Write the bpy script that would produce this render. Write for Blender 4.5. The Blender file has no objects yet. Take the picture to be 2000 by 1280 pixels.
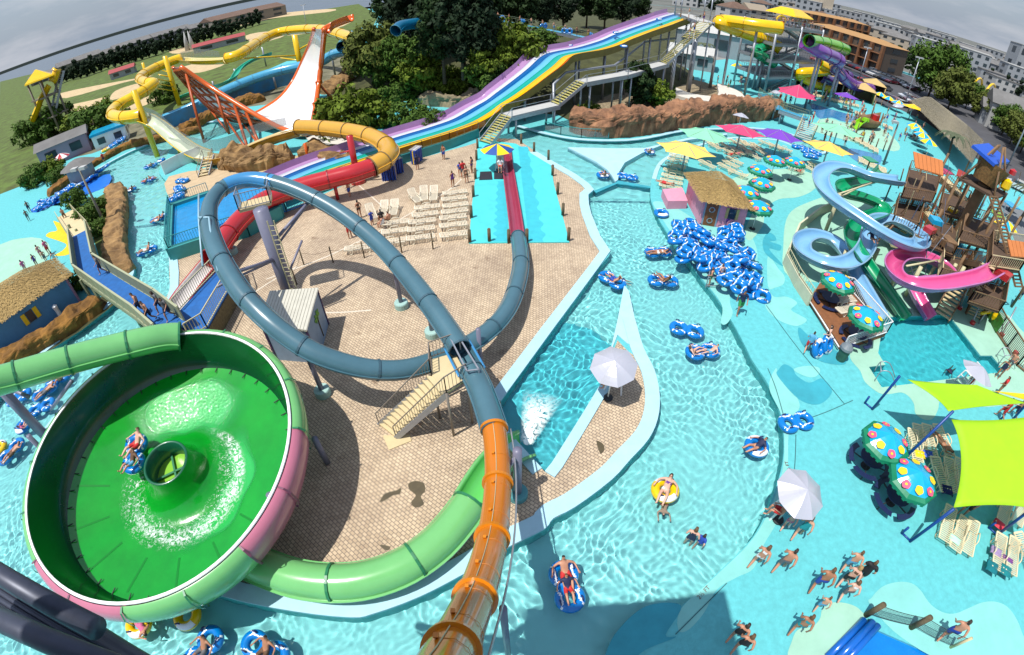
import bpy, bmesh, math, random
from mathutils import Vector, Matrix
from mathutils.geometry import tessellate_polygon
R = math.radians
random.seed(7)
scene = bpy.context.scene
C = scene.collection
# ---------------------------------------------------------------- camera, sky, sun, exposure
CAM_H = 17.5
F, K3, PIT, RHO = 928., -.0656, R(41.6), R(-.94)
cam = bpy.data.cameras.new('camera'); camo = bpy.data.objects.new('camera', cam); C.objects.link(camo)
cam.type = 'PANO'; cam.sensor_width = 36; cam.sensor_height = 36 * .64; cam.sensor_fit = 'HORIZONTAL'
cc = cam.cycles if hasattr(cam, 'cycles') else cam
cc.panorama_type = 'FISHEYE_LENS_POLYNOMIAL'
_f = F * 36 / 2000
cc.fisheye_fov = R(200)
cc.fisheye_polynomial_k0 = 0; cc.fisheye_polynomial_k1 = -1 / _f; cc.fisheye_polynomial_k2 = 0
cc.fisheye_polynomial_k3 = -K3 / _f ** 3; cc.fisheye_polynomial_k4 = 0
cam.clip_start = .05; cam.clip_end = 20000
camo.matrix_world = Matrix.Translation((0, 0, CAM_H)) @ Matrix.Rotation(R(90) - PIT, 4, 'X') @ Matrix.Rotation(RHO, 4, 'Z')
scene.camera = camo
SUN_AZ, SUN_EL = R(235), R(68)            # shadows run towards +x +y
w = bpy.data.worlds.new('World'); scene.world = w; w.use_nodes = True
nt = w.node_tree; N = nt.nodes; L = nt.links; N.clear()
o_ = N.new('ShaderNodeOutputWorld'); bg = N.new('ShaderNodeBackground'); sky = N.new('ShaderNodeTexSky')
sky.sky_type = 'NISHITA'; sky.sun_disc = False; sky.sun_elevation = SUN_EL; sky.sun_rotation = SUN_AZ
sky.air_density = 1.0; sky.dust_density = .6; sky.ozone_density = 1.0
tc = N.new('ShaderNodeTexCoord'); mp = N.new('ShaderNodeMapping'); mp.inputs['Scale'].default_value = (1, 1, 5)
ns = N.new('ShaderNodeTexNoise'); ns.inputs['Scale'].default_value = 2.6; ns.inputs['Detail'].default_value = 7; ns.inputs['Roughness'].default_value = .6
rp = N.new('ShaderNodeValToRGB'); rp.color_ramp.elements[0].position = .45; rp.color_ramp.elements[1].position = .68
rp.color_ramp.elements[0].color = (0, 0, 0, 1); rp.color_ramp.elements[1].color = (1, 1, 1, 1)
ml = N.new('ShaderNodeMath'); ml.operation = 'MULTIPLY'; ml.inputs[1].default_value = .55
mx = N.new('ShaderNodeMixRGB'); mx.inputs[2].default_value = (4.6, 4.55, 4.75, 1)
hs = N.new('ShaderNodeHueSaturation'); hs.inputs['Saturation'].default_value = .85
L.new(tc.outputs['Generated'], mp.inputs[0]); L.new(mp.outputs[0], ns.inputs['Vector']); L.new(ns.outputs['Fac'], rp.inputs[0])
L.new(rp.outputs[0], ml.inputs[0]); L.new(ml.outputs[0], mx.inputs[0]); L.new(sky.outputs[0], hs.inputs['Color']); 
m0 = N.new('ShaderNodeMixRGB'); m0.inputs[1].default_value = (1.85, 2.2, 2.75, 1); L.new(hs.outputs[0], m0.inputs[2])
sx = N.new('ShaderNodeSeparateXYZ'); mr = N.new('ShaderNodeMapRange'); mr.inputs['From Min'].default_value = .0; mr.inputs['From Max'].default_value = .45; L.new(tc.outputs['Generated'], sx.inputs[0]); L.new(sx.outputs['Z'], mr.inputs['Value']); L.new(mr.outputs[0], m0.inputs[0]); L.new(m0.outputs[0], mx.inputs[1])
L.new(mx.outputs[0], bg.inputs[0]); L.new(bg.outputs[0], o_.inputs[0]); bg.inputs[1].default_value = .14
sun = bpy.data.lights.new('sun', 'SUN'); sun.energy = 4.3; sun.angle = R(.53); sun.color = (1, .965, .9)
suno = bpy.data.objects.new('sun', sun); C.objects.link(suno)
sdir = Vector((math.sin(SUN_AZ) * math.cos(SUN_EL), math.cos(SUN_AZ) * math.cos(SUN_EL), math.sin(SUN_EL)))
suno.rotation_euler = sdir.to_track_quat('Z', 'Y').to_euler(); suno.location = (0, 0, 60)
vs = scene.view_settings
scene.display_settings.display_device = 'sRGB'
vs.view_transform = 'Standard'; vs.look = 'None'; vs.exposure = 0.3; vs.gamma = 1
try: vs.use_curve_mapping = False
except Exception: pass
scene.cycles.max_bounces = 6; scene.cycles.transparent_max_bounces = 12; scene.cycles.caustics_refractive = False; scene.cycles.caustics_reflective = False
scene.cycles.sample_clamp_indirect = 4
# ---------------------------------------------------------------- from a place in the photograph to a place in the park
def ray(px, py):
    dx, dy = px - 1000, 640 - py
    c, s = math.cos(RHO), math.sin(RHO); dx, dy = c * dx - s * dy, s * dx + c * dy
    r = math.hypot(dx, dy) or 1e-9; x = r / F; t = x * (1 + K3 * x * x)
    a, b, k = math.sin(t) * dx / r, math.sin(t) * dy / r, math.cos(t)
    return Vector((a, b * math.sin(PIT) + k * math.cos(PIT), b * math.cos(PIT) - k * math.sin(PIT)))
def at(px, py, z=0.):                     # the point at height z
    d = ray(px, py); return d * ((z - CAM_H) / d.z) + Vector((0, 0, CAM_H))
def atd(px, py, dist):                    # the point at ground distance dist
    d = ray(px, py); return d * (dist / math.hypot(d.x, d.y)) + Vector((0, 0, CAM_H))
def gd(px, py): p = at(px, py); return math.hypot(p.x, p.y)
def up(b, t):                             # height of a pixel t straight above the ground pixel b
    return atd(t[0], t[1], gd(*b)).z
def ats(pts, z=0.): return [at(p[0], p[1], p[2] if len(p) > 2 else z) for p in pts]
def spline(pts, n=8, closed=False):
    P = [Vector(p) for p in pts]; out = []; m = len(P)
    for i in range(m if closed else m - 1):
        g = (lambda k: P[k % m]) if closed else (lambda k: P[max(0, min(m - 1, k))])
        a, b, c, d = g(i - 1), g(i), g(i + 1), g(i + 2)
        for k in range(n):
            t = k / n
            out.append(.5 * ((2 * b) + (c - a) * t + (2 * a - 5 * b + 4 * c - d) * t * t + (3 * b - a - 3 * c + d) * t ** 3))
    if not closed: out.append(P[-1].copy())
    return out
def resample(P, step):
    out = [P[0]]; acc = 0
    for a, b in zip(P, P[1:]):
        l = (b - a).length
        while l > 1e-9 and acc + l >= step:
            t = (step - acc) / l; a = a.lerp(b, t); out.append(a.copy()); l = (b - a).length; acc = 0
        acc += l
    if (out[-1] - P[-1]).length > step * .3: out.append(P[-1])
    return out
# ---------------------------------------------------------------- materials
MATS = {}
def mat(name, col, rough=.5, metal=0., var=.0, vs_=1.5, bump=0., bs=30., spec=.5, coat=0., trans=0., ior=1.45, dirt=None):
    if name in MATS: return MATS[name]
    m = bpy.data.materials.new(name); m.use_nodes = True; nt = m.node_tree; b = nt.nodes['Principled BSDF']
    b.inputs['Base Color'].default_value = (*col, 1); b.inputs['Roughness'].default_value = rough; b.inputs['Metallic'].default_value = metal
    b.inputs['Specular IOR Level'].default_value = spec; b.inputs['Coat Weight'].default_value = coat; b.inputs['Coat Roughness'].default_value = .08
    if trans: b.inputs['Transmission Weight'].default_value = trans; b.inputs['IOR'].default_value = ior
    tcn = nt.nodes.new('ShaderNodeTexCoord')
    if var:
        n = nt.nodes.new('ShaderNodeTexNoise'); n.inputs['Scale'].default_value = vs_; n.inputs['Detail'].default_value = 8; n.inputs['Roughness'].default_value = .65
        nt.links.new(tcn.outputs['Object'], n.inputs['Vector'])
        r = nt.nodes.new('ShaderNodeValToRGB'); r.color_ramp.elements[0].position = .3; r.color_ramp.elements[1].position = .72
        r.color_ramp.elements[0].color = (*[c * (1 - var) for c in (dirt or col)], 1); r.color_ramp.elements[1].color = (*[min(1, c * (1 + var * .6)) for c in col], 1)
        nt.links.new(n.outputs['Fac'], r.inputs[0]); nt.links.new(r.outputs[0], b.inputs['Base Color'])
    if bump:
        n = nt.nodes.new('ShaderNodeTexNoise'); n.inputs['Scale'].default_value = bs; n.inputs['Detail'].default_value = 4
        nt.links.new(tcn.outputs['Object'], n.inputs['Vector'])
        bu = nt.nodes.new('ShaderNodeBump'); bu.inputs['Strength'].default_value = bump; bu.inputs['Distance'].default_value = .05
        nt.links.new(n.outputs['Fac'], bu.inputs['Height']); nt.links.new(bu.outputs[0], b.inputs['Normal'])
    MATS[name] = m; return m
def srgb(r, g, b, k=1.0):
    f = lambda v: ((v / 255 + .055) / 1.055) ** 2.4 if v > 10 else v / 255 / 12.92
    return tuple(min(.9, f(v) * k) for v in (r, g, b))
# ---------------------------------------------------------------- mesh builder
class MB:
    def __init__(s): s.v = []; s.f = []; s.mi = []; s.cur = 0; s.sm = []; s.smooth = False
    def add(s, vs, fs):
        o = len(s.v); s.v += [tuple(v) for v in vs]
        for f in fs: s.f.append([i + o for i in f]); s.mi.append(s.cur); s.sm.append(s.smooth)
        return s
    def box(s, c, d, rz=0., M=None):
        x, y, z = d[0] / 2, d[1] / 2, d[2] / 2
        vs = [Vector((a, b, e)) for e in (-z, z) for a, b in ((-x, -y), (x, -y), (x, y), (-x, y))]
        m = Matrix.Translation(c) @ (M or Matrix.Rotation(rz, 4, 'Z'))
        return s.add([m @ v for v in vs], [(3, 2, 1, 0), (4, 5, 6, 7), (0, 1, 5, 4), (1, 2, 6, 5), (2, 3, 7, 6), (3, 0, 4, 7)])
    def bar(s, a, b, w, h=None, upv=(0, 0, 1)):          # a rectangular bar from a to b
        a, b = Vector(a), Vector(b); h = h or w; d = (b - a)
        if d.length < 1e-6: return s
        d = d.normalized(); u = Vector(upv)
        if abs(d.dot(u)) > .98: u = Vector((1, 0, 0))
        x = d.cross(u).normalized() * (w / 2); y = x.cross(d).normalized() * (h / 2)
        vs = [p + q for p in (a, b) for q in (-x - y, x - y, x + y, -x + y)]
        return s.add(vs, [(3, 2, 1, 0), (4, 5, 6, 7), (0, 1, 5, 4), (1, 2, 6, 5), (2, 3, 7, 6), (3, 0, 4, 7)])
    def tube(s, P, r, n=8, caps=True, closed=False):     # round rod along P, r a number or a list
        P = [Vector(p) for p in P]; m = len(P); rs = r if isinstance(r, (list, tuple)) else [r] * m
        fr = frames(P, closed); vs = []
        for p, (t, x, y), q in zip(P, fr, rs):
            vs += [p + (x * math.cos(2 * math.pi * k / n) + y * math.sin(2 * math.pi * k / n)) * q for k in range(n)]
        fs = []
        for i in range(m if closed else m - 1):
            j = (i + 1) % m
            fs += [(i * n + k, i * n + (k + 1) % n, j * n + (k + 1) % n, j * n + k) for k in range(n)]
        if caps and not closed: fs += [list(range(n))[::-1], [(m - 1) * n + k for k in range(n)]]
        o = s.smooth; s.smooth = n > 5; s.add(vs, fs); s.smooth = o; return s
    def lathe(s, prof, n=24, M=None, a0=0., a1=2 * math.pi):
        full = abs(a1 - a0 - 2 * math.pi) < 1e-6; k = n if full else n + 1; vs = []
        for r, z in prof:
            vs += [Vector((r * math.cos(a0 + (a1 - a0) * i / n), r * math.sin(a0 + (a1 - a0) * i / n), z)) for i in range(k)]
        if M: vs = [M @ v for v in vs]
        fs = [(j * k + i, j * k + (i + 1) % k, (j + 1) * k + (i + 1) % k, (j + 1) * k + i) for j in range(len(prof) - 1) for i in range(n)]
        return s.add(vs, fs)
    def poly(s, loop, z0, z1=None, holes=()):            # flat polygon at z0 (or slab z0..z1)
        loops = [[Vector((p[0], p[1], 0)) for p in l] for l in [loop, *holes]]
        tri = tessellate_polygon(loops); flat = [p for l in loops for p in l]; n = len(flat)
        zt = z0 if z1 is None else z1
        fs = []
        for t in tri:
            a, b, c = (flat[i] for i in t)
            fs.append(tuple(t) if (b - a).cross(c - a).z > 0 else tuple(t[::-1]))
        vs = [(p.x, p.y, zt) for p in flat]
        if z1 is not None:
            vs += [(p.x, p.y, z0) for p in flat]; o = 0
            for l in loops:
                m = len(l); ar = sum(l[i].x * l[(i + 1) % m].y - l[(i + 1) % m].x * l[i].y for i in range(m))
                outer = l is loops[0]
                for i in range(m):
                    a, b = o + i, o + (i + 1) % m
                    if (ar > 0) != outer: a, b = b, a
                    fs.append((a + n, b + n, b, a))
                o += m
        return s.add(vs, fs)
    def build(s, name, m, parent=None, smooth=None):
        me = bpy.data.meshes.new(name); me.from_pydata(s.v, [], s.f)
        for mm in (m if isinstance(m, (list, tuple)) else [m]): me.materials.append(mm)
        if smooth is None: sm = s.sm
        else: sm = [smooth] * len(s.f)
        me.polygons.foreach_set('use_smooth', sm); me.polygons.foreach_set('material_index', s.mi); me.update()
        return put(name, me, parent)
def put(name, me, parent=None):
    o = bpy.data.objects.new(name, me); C.objects.link(o)
    if parent is not None:
        o.parent = parent
        r = parent
        while r.parent: r = r.parent
        if parent is r and not r.get('_loc') is None: o.matrix_parent_inverse = Matrix.Translation(-r.location)
    return o
def frames(P, closed=False):
    out = []; m = len(P)
    for i in range(m):
        a = P[(i - 1) % m] if closed or i else P[0]; b = P[(i + 1) % m] if closed or i < m - 1 else P[-1]
        t = (b - a); t = t.normalized() if t.length > 1e-9 else Vector((0, 0, 1))
        u = Vector((0, 0, 1)) if abs(t.z) < .95 else (Vector((0, 1, 0)) if not out else out[-1][2])
        x = t.cross(u).normalized(); y = x.cross(t).normalized(); out.append((t, x, y))
    return out
def tag(o, label, cat, group=None, kind=None):
    if label: o['label'] = label
    if cat: o['category'] = cat
    if group: o['group'] = group
    if kind: o['kind'] = kind
    return o
def thing(name, label, cat, loc=(0, 0, 0), group=None, world=True):
    """an Empty at the thing's base; world=True: its parts are given in world coordinates"""
    o = bpy.data.objects.new(name, None); C.objects.link(o); o.location = loc; o.empty_display_size = .2
    if world: o['_loc'] = 1
    return tag(o, label, cat, group)
def struct(name, mb, m, smooth=None): return tag(mb.build(name, m, None, smooth), None, None, None, 'structure')
def dup(root, loc, rz=0., label=None, group=None, sc=1., rot=None):
    def cp(o, par):
        c = o.copy(); C.objects.link(c)
        if par is not None: c.parent = par
        for ch in list(o.children): cp(ch, c)
        return c
    r = cp(root, None); r.location = loc; r.rotation_euler = rot or (0, 0, rz); r.scale = (sc, sc, sc)
    if label: r['label'] = label
    if group: r['group'] = group
    return r
def recolour(o, name, m, idx=0):                          # another material on a copied part, mesh data still shared
    for c in [o, *o.children_recursive]:
        if c.type == 'MESH' and c.name.split('.')[0] == name:
            c.material_slots[idx].link = 'OBJECT'; c.material_slots[idx].material = m
# ---------------------------------------------------------------- the ground: decks, river, pools
def flat(pts, n=4, z=0.): return [(p.x, p.y) for p in spline(ats(pts, z), n, True)]
def sheet(name, pts, z, m, n=4, z1=None, holes=()):
    mb = MB(); mb.poly(flat(pts, n) if n > 1 else [(p.x, p.y) for p in ats(pts)], z, z1, holes); return struct(name, mb, m)
def water_mat(name, tint, rough=.04, wave=.25, sc=3.):
    m = bpy.data.materials.new(name); m.use_nodes = True; nt = m.node_tree; nt.nodes.clear()
    o = nt.nodes.new('ShaderNodeOutputMaterial'); tr = nt.nodes.new('ShaderNodeBsdfTransparent'); gl = nt.nodes.new('ShaderNodeBsdfGlossy')
    tr.inputs[0].default_value = (*tint, 1); gl.inputs['Roughness'].default_value = rough
    mx = nt.nodes.new('ShaderNodeMixShader'); fr = nt.nodes.new('ShaderNodeFresnel'); fr.inputs[0].default_value = 1.33
    tc = nt.nodes.new('ShaderNodeTexCoord')
    n1 = nt.nodes.new('ShaderNodeTexNoise'); n1.inputs['Scale'].default_value = sc; n1.inputs['Detail'].default_value = 5; n1.inputs['Distortion'].default_value = 1.2
    bu = nt.nodes.new('ShaderNodeBump'); bu.inputs['Strength'].default_value = wave; bu.inputs['Distance'].default_value = .12
    nt.links.new(tc.outputs['Object'], n1.inputs['Vector']); nt.links.new(n1.outputs['Fac'], bu.inputs['Height'])
    nt.links.new(bu.outputs[0], gl.inputs['Normal']); nt.links.new(bu.outputs[0], fr.inputs['Normal'])
    nt.links.new(fr.outputs[0], mx.inputs[0]); nt.links.new(tr.outputs[0], mx.inputs[1]); nt.links.new(gl.outputs[0], mx.inputs[2]); nt.links.new(mx.outputs[0], o.inputs[0])
    return m
RIVER_OUT = [(1190, 1290), (1330, 1185), (1400, 1120), (1470, 1050), (1505, 980), (1525, 920), (1531, 870), (1525, 810), (1500, 750), (1470, 705),
 (1450, 665), (1425, 620), (1395, 575), (1370, 545), (1345, 510), (1320, 480), (1300, 450), (1285, 425), (1274, 400), (1270, 380), (1273, 350), (1282, 325), (1300, 308), (1340, 290), (1420, 270),
 (1460, 270), (1520, 274), (1560, 290), (1600, 303), (1618, 296), (1575, 274), (1530, 258), (1470, 250), (1420, 251), (1338, 254), (1260, 269), (1200, 274), (1125, 271), (1062, 259), (1015, 246),
 (1000, 262), (1020, 280), (1047, 297), (1077, 315), (1125, 342), (1150, 360), (1160, 372), (1149, 382), (1150, 400), (1155, 420), (1172, 462), (1192, 492), (1170, 523), (1080, 645), (978, 785), (984, 834), (1025, 880), (1064, 922),
 (1078, 905), (1175, 748), (1190, 695), (1205, 630), (1219, 558), (1228, 570), (1240, 625), (1256, 680), (1278, 725), (1288, 775), (1284, 820), (1266, 860), (1230, 900), (1194, 939), (1123, 992), (1081, 1014), (1063, 1035),
 (997, 1068), (907, 1122), (820, 1167), (730, 1200), (685, 1207), (568, 1194), (430, 1164), (300, 1110), (180, 1010), (110, 910), (88, 839), (202, 719), (300, 640), (332, 565), (330, 500), (325, 390), (332, 372), (327, 357), (311, 337), (322, 315), (340, 285),
 (400, 270), (470, 250), (440, 238), (380, 245), (287, 284), (250, 300), (200, 327), (162, 352), (95, 392), (120, 402), (175, 379), (217, 363), (232, 367), (240, 389), (242, 439), (249, 489), (262, 516), (258, 545), (227, 587), (159, 637), (98, 682), (0, 770), (-120, 900)]
_ro = [(p.x, p.y) for p in spline(ats(RIVER_OUT), 3, False)] + [(-60, 4), (-60, -12), (3, -12)]
SPLASH = [(1726, 620), (1852, 615), (1915, 695), (1937, 695), (1962, 726), (1722, 757), (1697, 717), (1729, 713), (1715, 690)]
CORNER = [(1688, 1215), (1691, 1221), (1829, 1281), (1860, 1300), (1630, 1320), (1619, 1280)]
WADE = [(1582, 202), (1610, 210), (1672, 228), (1691, 236), (1650, 238), (1625, 230), (1601, 232), (1591, 221)]
WADE2 = [(1660, 290), (1690, 296), (1721, 305), (1715, 324), (1690, 322), (1672, 315), (1655, 300)]
m_deck = mat('aqua_deck', srgb(104, 207, 212, .71), .85, var=.17, vs_=3.2, bump=.25, bs=14)
m_light = mat('light_aqua_deck', srgb(150, 234, 226, .64), .8, var=.12, vs_=.7)
m_pale = mat('pale_green_deck', srgb(182, 236, 210, .62), .8, var=.12, vs_=.7)
m_teal = mat('deep_aqua_deck', srgb(60, 178, 196, .70), .8, var=.2, vs_=.7)
m_curb = mat('pale_blue_curb', srgb(186, 230, 244, .74), .6, var=.1, vs_=1.2)
m_floor = mat('pool_floor_paint', srgb(156, 238, 238, .9), .6, var=.06, vs_=.4)
m_grass = mat('grass', (.085, .14, .02), .95, var=.55, vs_=.35, bump=.6, bs=6, dirt=(.10, .10, .02))
m_sand = mat('sand', srgb(222, 196, 150, .7), .95, var=.25, vs_=.4)
m_asph = mat('asphalt', (.07, .07, .078), .9, var=.3, vs_=.3)
m_dirt = mat('hill_soil', (.06, .065, .022), 1, var=.6, vs_=.5, bump=.8, bs=3)
def paver_mat():
    m = bpy.data.materials.new('plaza_pavers'); m.use_nodes = True; nt = m.node_tree; b = nt.nodes['Principled BSDF']; n = nt.nodes.new; l = nt.links.new
    tc = n('ShaderNodeTexCoord'); mp = n('ShaderNodeMapping'); mp.inputs['Rotation'].default_value = (0, 0, R(38))
    br = n('ShaderNodeTexBrick'); br.inputs['Scale'].default_value = 1; br.inputs['Brick Width'].default_value = .21; br.inputs['Row Height'].default_value = .15; br.inputs['Mortar Size'].default_value = .014
    br.inputs['Color1'].default_value = (*srgb(218, 198, 170, .82), 1); br.inputs['Color2'].default_value = (*srgb(198, 177, 150, .78), 1); br.inputs['Mortar'].default_value = (.19, .155, .125, 1); br.inputs['Bias'].default_value = -.15
    n1 = n('ShaderNodeTexNoise'); n1.inputs['Scale'].default_value = .33; n1.inputs['Detail'].default_value = 8; n1.inputs['Roughness'].default_value = .7
    r1 = n('ShaderNodeValToRGB'); r1.color_ramp.elements[0].position = .33; r1.color_ramp.elements[1].position = .62; r1.color_ramp.elements[0].color = (.72, .68, .66, 1); r1.color_ramp.elements[1].color = (1.06, 1.03, .98, 1)
    n2 = n('ShaderNodeTexNoise'); n2.inputs['Scale'].default_value = 1.1; n2.inputs['Detail'].default_value = 6
    r2 = n('ShaderNodeValToRGB'); r2.color_ramp.elements[0].position = .24; r2.color_ramp.elements[1].position = .36; r2.color_ramp.elements[0].color = (.5, .44, .4, 1); r2.color_ramp.elements[1].color = (1, 1, 1, 1)
    m1 = n('ShaderNodeMixRGB'); m1.blend_type = 'MULTIPLY'; m1.inputs[0].default_value = 1; m2 = n('ShaderNodeMixRGB'); m2.blend_type = 'MULTIPLY'; m2.inputs[0].default_value = 1
    bu = n('ShaderNodeBump'); bu.inputs['Strength'].default_value = .5; bu.inputs['Distance'].default_value = .02; bu.invert = True
    l(tc.outputs['Object'], mp.inputs[0]); l(mp.outputs[0], br.inputs[0]); l(tc.outputs['Object'], n1.inputs[0]); l(tc.outputs['Object'], n2.inputs[0]); l(n1.outputs[0], r1.inputs[0]); l(n2.outputs[0], r2.inputs[0])
    l(br.outputs['Color'], m1.inputs[1]); l(r1.outputs[0], m1.inputs[2]); l(m1.outputs[0], m2.inputs[1]); l(r2.outputs[0], m2.inputs[2]); l(m2.outputs[0], b.inputs['Base Color']); b.inputs['Roughness'].default_value = .85
    l(br.outputs['Fac'], bu.inputs['Height']); l(bu.outputs[0], b.inputs['Normal']); return m
m_paver = paver_mat()
g = MB(); g.poly([(-259, -59), (259, -59), (259, 299), (-259, 299)], -.9); floor_o = struct('pool_floor', g, m_floor)
g = MB(); g.poly([(-9000, -900), (9000, -900), (9000, 9000), (-9000, 9000)], -1.6); struct('terrain', g, mat('far_land', (.13, .135, .12), 1, var=.6, vs_=.03))
rz = lambda pts: [(p.x, p.y) for p in ats(pts)]
g = MB(); g.poly([(-260, -60), (260, -60), (260, 300), (-260, 300)], -.9, 0., [_ro, rz(SPLASH), rz(CORNER)]); deck_o = struct('deck_ground', g, m_deck)
g = MB(); g.poly(rz([(1100, 615), (978, 785), (984, 834), (1025, 880), (1064, 922), (1078, 905), (1175, 748), (1186, 700), (1196, 660), (1150, 625)]), -.885); rp_o = struct('runout_pool_floor', g, mat('runout_floor', srgb(84, 212, 226, .85), .6, var=.12, vs_=.8)); rp_o.cycles.is_caustics_receiver = True
# painted patches on the deck
PATCH = [[(1325, 1231), (1332, 1187), (1400, 1123), (1470, 1053), (1508, 985), (1527, 925), (1532, 870), (1526, 812), (1502, 757), (1515, 720), (1522, 735), (1550, 767), (1561, 787), (1560, 800), (1550, 812), (1540, 850), (1538, 920), (1525, 970), (1520, 1014), (1493, 1062), (1472, 1110), (1439, 1128), (1400, 1152), (1375, 1197), (1345, 1230)],
 [(1276, 395), (1290, 422), (1322, 472), (1362, 532), (1408, 592), (1408, 630), (1420, 632), (1431, 612), (1426, 592), (1430, 570), (1462, 555), (1478, 520), (1476, 480), (1452, 450), (1380, 440), (1310, 400)],
 [(1497, 565), (1512, 580), (1537, 580), (1557, 592), (1545, 605), (1562, 616), (1575, 624), (1570, 632), (1552, 637), (1520, 625), (1495, 600)],
 [(1500, 500), (1520, 525), (1532, 540), (1530, 555), (1515, 562), (1500, 560)], [(1550, 722), (1575, 715), (1598, 718), (1601, 728), (1590, 737), (1572, 735)],
 [(1700, 1182), (1703, 1167), (1724, 1146), (1754, 1137), (1781, 1140), (1799, 1155), (1811, 1173), (1826, 1188), (1847, 1198), (1868, 1198), (1892, 1188), (1919, 1177), (1946, 1176), (1970, 1188), (1988, 1215), (2000, 1245), (2030, 1300), (1870, 1300), (1760, 1245)]]
PALE = [[(1430, 350), (1530, 330), (1600, 345), (1590, 370), (1560, 385), (1520, 390), (1495, 410), (1490, 440), (1465, 470), (1455, 450), (1470, 400)],
 [(1660, 690), (1680, 725), (1690, 747), (1717, 768), (1737, 770), (1760, 767), (1775, 775), (1785, 790), (1788, 808), (1805, 820), (1822, 818), (1832, 800), (1838, 782), (1870, 785), (1920, 795), (1960, 792), (2030, 780), (2040, 700), (1990, 640), (1960, 612), (1870, 600), (1800, 590), (1730, 600), (1700, 640)],
 [(1542, 1290), (1547, 1251), (1559, 1230), (1586, 1224), (1601, 1209), (1607, 1188), (1628, 1177), (1658, 1180), (1680, 1192), (1686, 1214), (1625, 1270), (1610, 1300)],
 [(1540, 420), (1580, 395), (1640, 380), (1700, 400), (1760, 470), (1840, 560), (1850, 610), (1735, 612), (1640, 560), (1540, 540), (1530, 480)]]
TEAL = [[(1519, 735), (1521, 722), (1532, 712), (1548, 720), (1556, 734), (1580, 748), (1606, 740), (1625, 765), (1600, 790), (1560, 780)], [(1560, 640), (1585, 660), (1640, 690), (1650, 712), (1600, 705), (1565, 670)], [(1500, 455), (1512, 460), (1516, 470), (1503, 472), (1525, 480), (1522, 490), (1502, 487), (1530, 520), (1505, 505), (1492, 490), (1490, 470)],
 [(1180, 1300), (1200, 1240), (1260, 1185), (1330, 1183), (1300, 1240), (1320, 1245), (1260, 1270), (1210, 1310)]]
for k, (pl, m) in enumerate(((PATCH, m_light), (PALE, m_pale), (TEAL, m_teal))):
    for q in pl:
        lp = flat(q, 5)
        if k != 1 or q is not PALE[1]: g = MB(); g.poly(lp, .004 + .004 * k + .0006 * pl.index(q))
        else: g = MB(); g.poly(lp, .008, None, [rz(SPLASH)])
        struct('deck_paint', g, m)
PLAZA = [(1047, 297), (1077, 315), (1125, 342), (1150, 360), (1160, 372), (1149, 382), (1150, 400), (1155, 420), (1172, 462), (1192, 492), (1170, 523), (1080, 645), (978, 785), (984, 834), (1025, 880), (1064, 922), (1078, 905), (1175, 748), (1190, 695)]
EDGE2 = [(1240, 625), (1256, 680), (1278, 725), (1288, 775), (1284, 820), (1266, 860), (1230, 900), (1194, 939), (1123, 992), (1081, 1014), (1063, 1035), (997, 1068), (907, 1122), (820, 1167), (730, 1200), (685, 1207), (568, 1194), (430, 1164), (300, 1110), (180, 1010), (110, 910), (88, 839), (202, 719), (300, 640), (332, 565), (330, 500)]
SANDTOP = [(360, 500), (400, 470), (470, 440), (540, 420), (620, 385), (700, 350), (790, 320), (827, 308), (912, 285), (960, 270), (1010, 272)]
tip = [(1206, 665), (1225, 685)]
g = MB(); g.poly(rz(PLAZA[:-1] + tip + EDGE2[2:] + SANDTOP), .006); struct('plaza_paving', g, m_paver)
wd = rz([(1190, 695), (1205, 630), (1219, 558), (1228, 570), (1240, 625), (1256, 680), (1225, 672), (1206, 655)]); g = MB(); g.poly(wd, .0, .05); struct('pale_divider', g, m_curb)
def band(name, pts, wid, z0, z1, m, side=1, sm=4):
    P = [Vector((p.x, p.y, 0)) for p in (spline(ats(pts), sm) if sm > 1 else ats(pts))]; a = []; b = []
    for p, (t, x, y) in zip(P, frames(P)): a.append(p); b.append(p + x * wid * side)
    g = MB()
    for i in range(len(P) - 1):
        q = [a[i], a[i + 1], b[i + 1], b[i]]
        if (q[1] - q[0]).cross(q[3] - q[0]).z < 0: q = q[::-1]
        g.add([(v.x, v.y, z1) for v in q] + [(v.x, v.y, z0) for v in q], [(0, 1, 2, 3), (0, 4, 5, 1), (1, 5, 6, 2), (2, 6, 7, 3), (3, 7, 4, 0)])
    return struct(name, g, m)
band('plaza_curb', PLAZA[:9] + [(1192, 492)], .75, -.0, .09, m_curb, 1, 1); band('plaza_curb', [(1192, 492), (1170, 523), (1080, 645), (978, 785)], .62, 0, .095, m_curb, 1, 1)
band('plaza_curb', [(1064, 922), (1078, 905), (1175, 748)], .5, 0, .09, m_curb, 1, 1); band('plaza_curb', [(1058, 916), (1025, 880), (984, 834)], .5, 0, .085, m_curb, -1, 1)
band('plaza_curb', EDGE2, .72, 0, .09, m_curb, 1, 3)
band('river_curb', [(440, 238), (380, 245), (287, 284), (250, 300), (200, 327), (162, 352)], .6, 0, .08, m_curb, 1, 3); band('river_curb', [(232, 367), (240, 389), (242, 439), (249, 489), (262, 516), (258, 545), (227, 587), (159, 637), (98, 682), (0, 770), (-120, 900)], .55, 0, .08, m_curb, 1, 3)
band('river_curb', [(1600, 303), (1618, 296), (1575, 274), (1530, 258), (1470, 250), (1420, 251), (1338, 254), (1260, 269), (1200, 274), (1125, 271), (1062, 259), (1015, 246)], .5, 0, .08, m_curb, -1, 3)
band('river_curb', [(1273, 350), (1282, 325), (1300, 308), (1340, 290), (1420, 270), (1460, 270), (1520, 274), (1560, 290), (1600, 303)], .4, 0, .07, m_curb, 1, 3)
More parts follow.
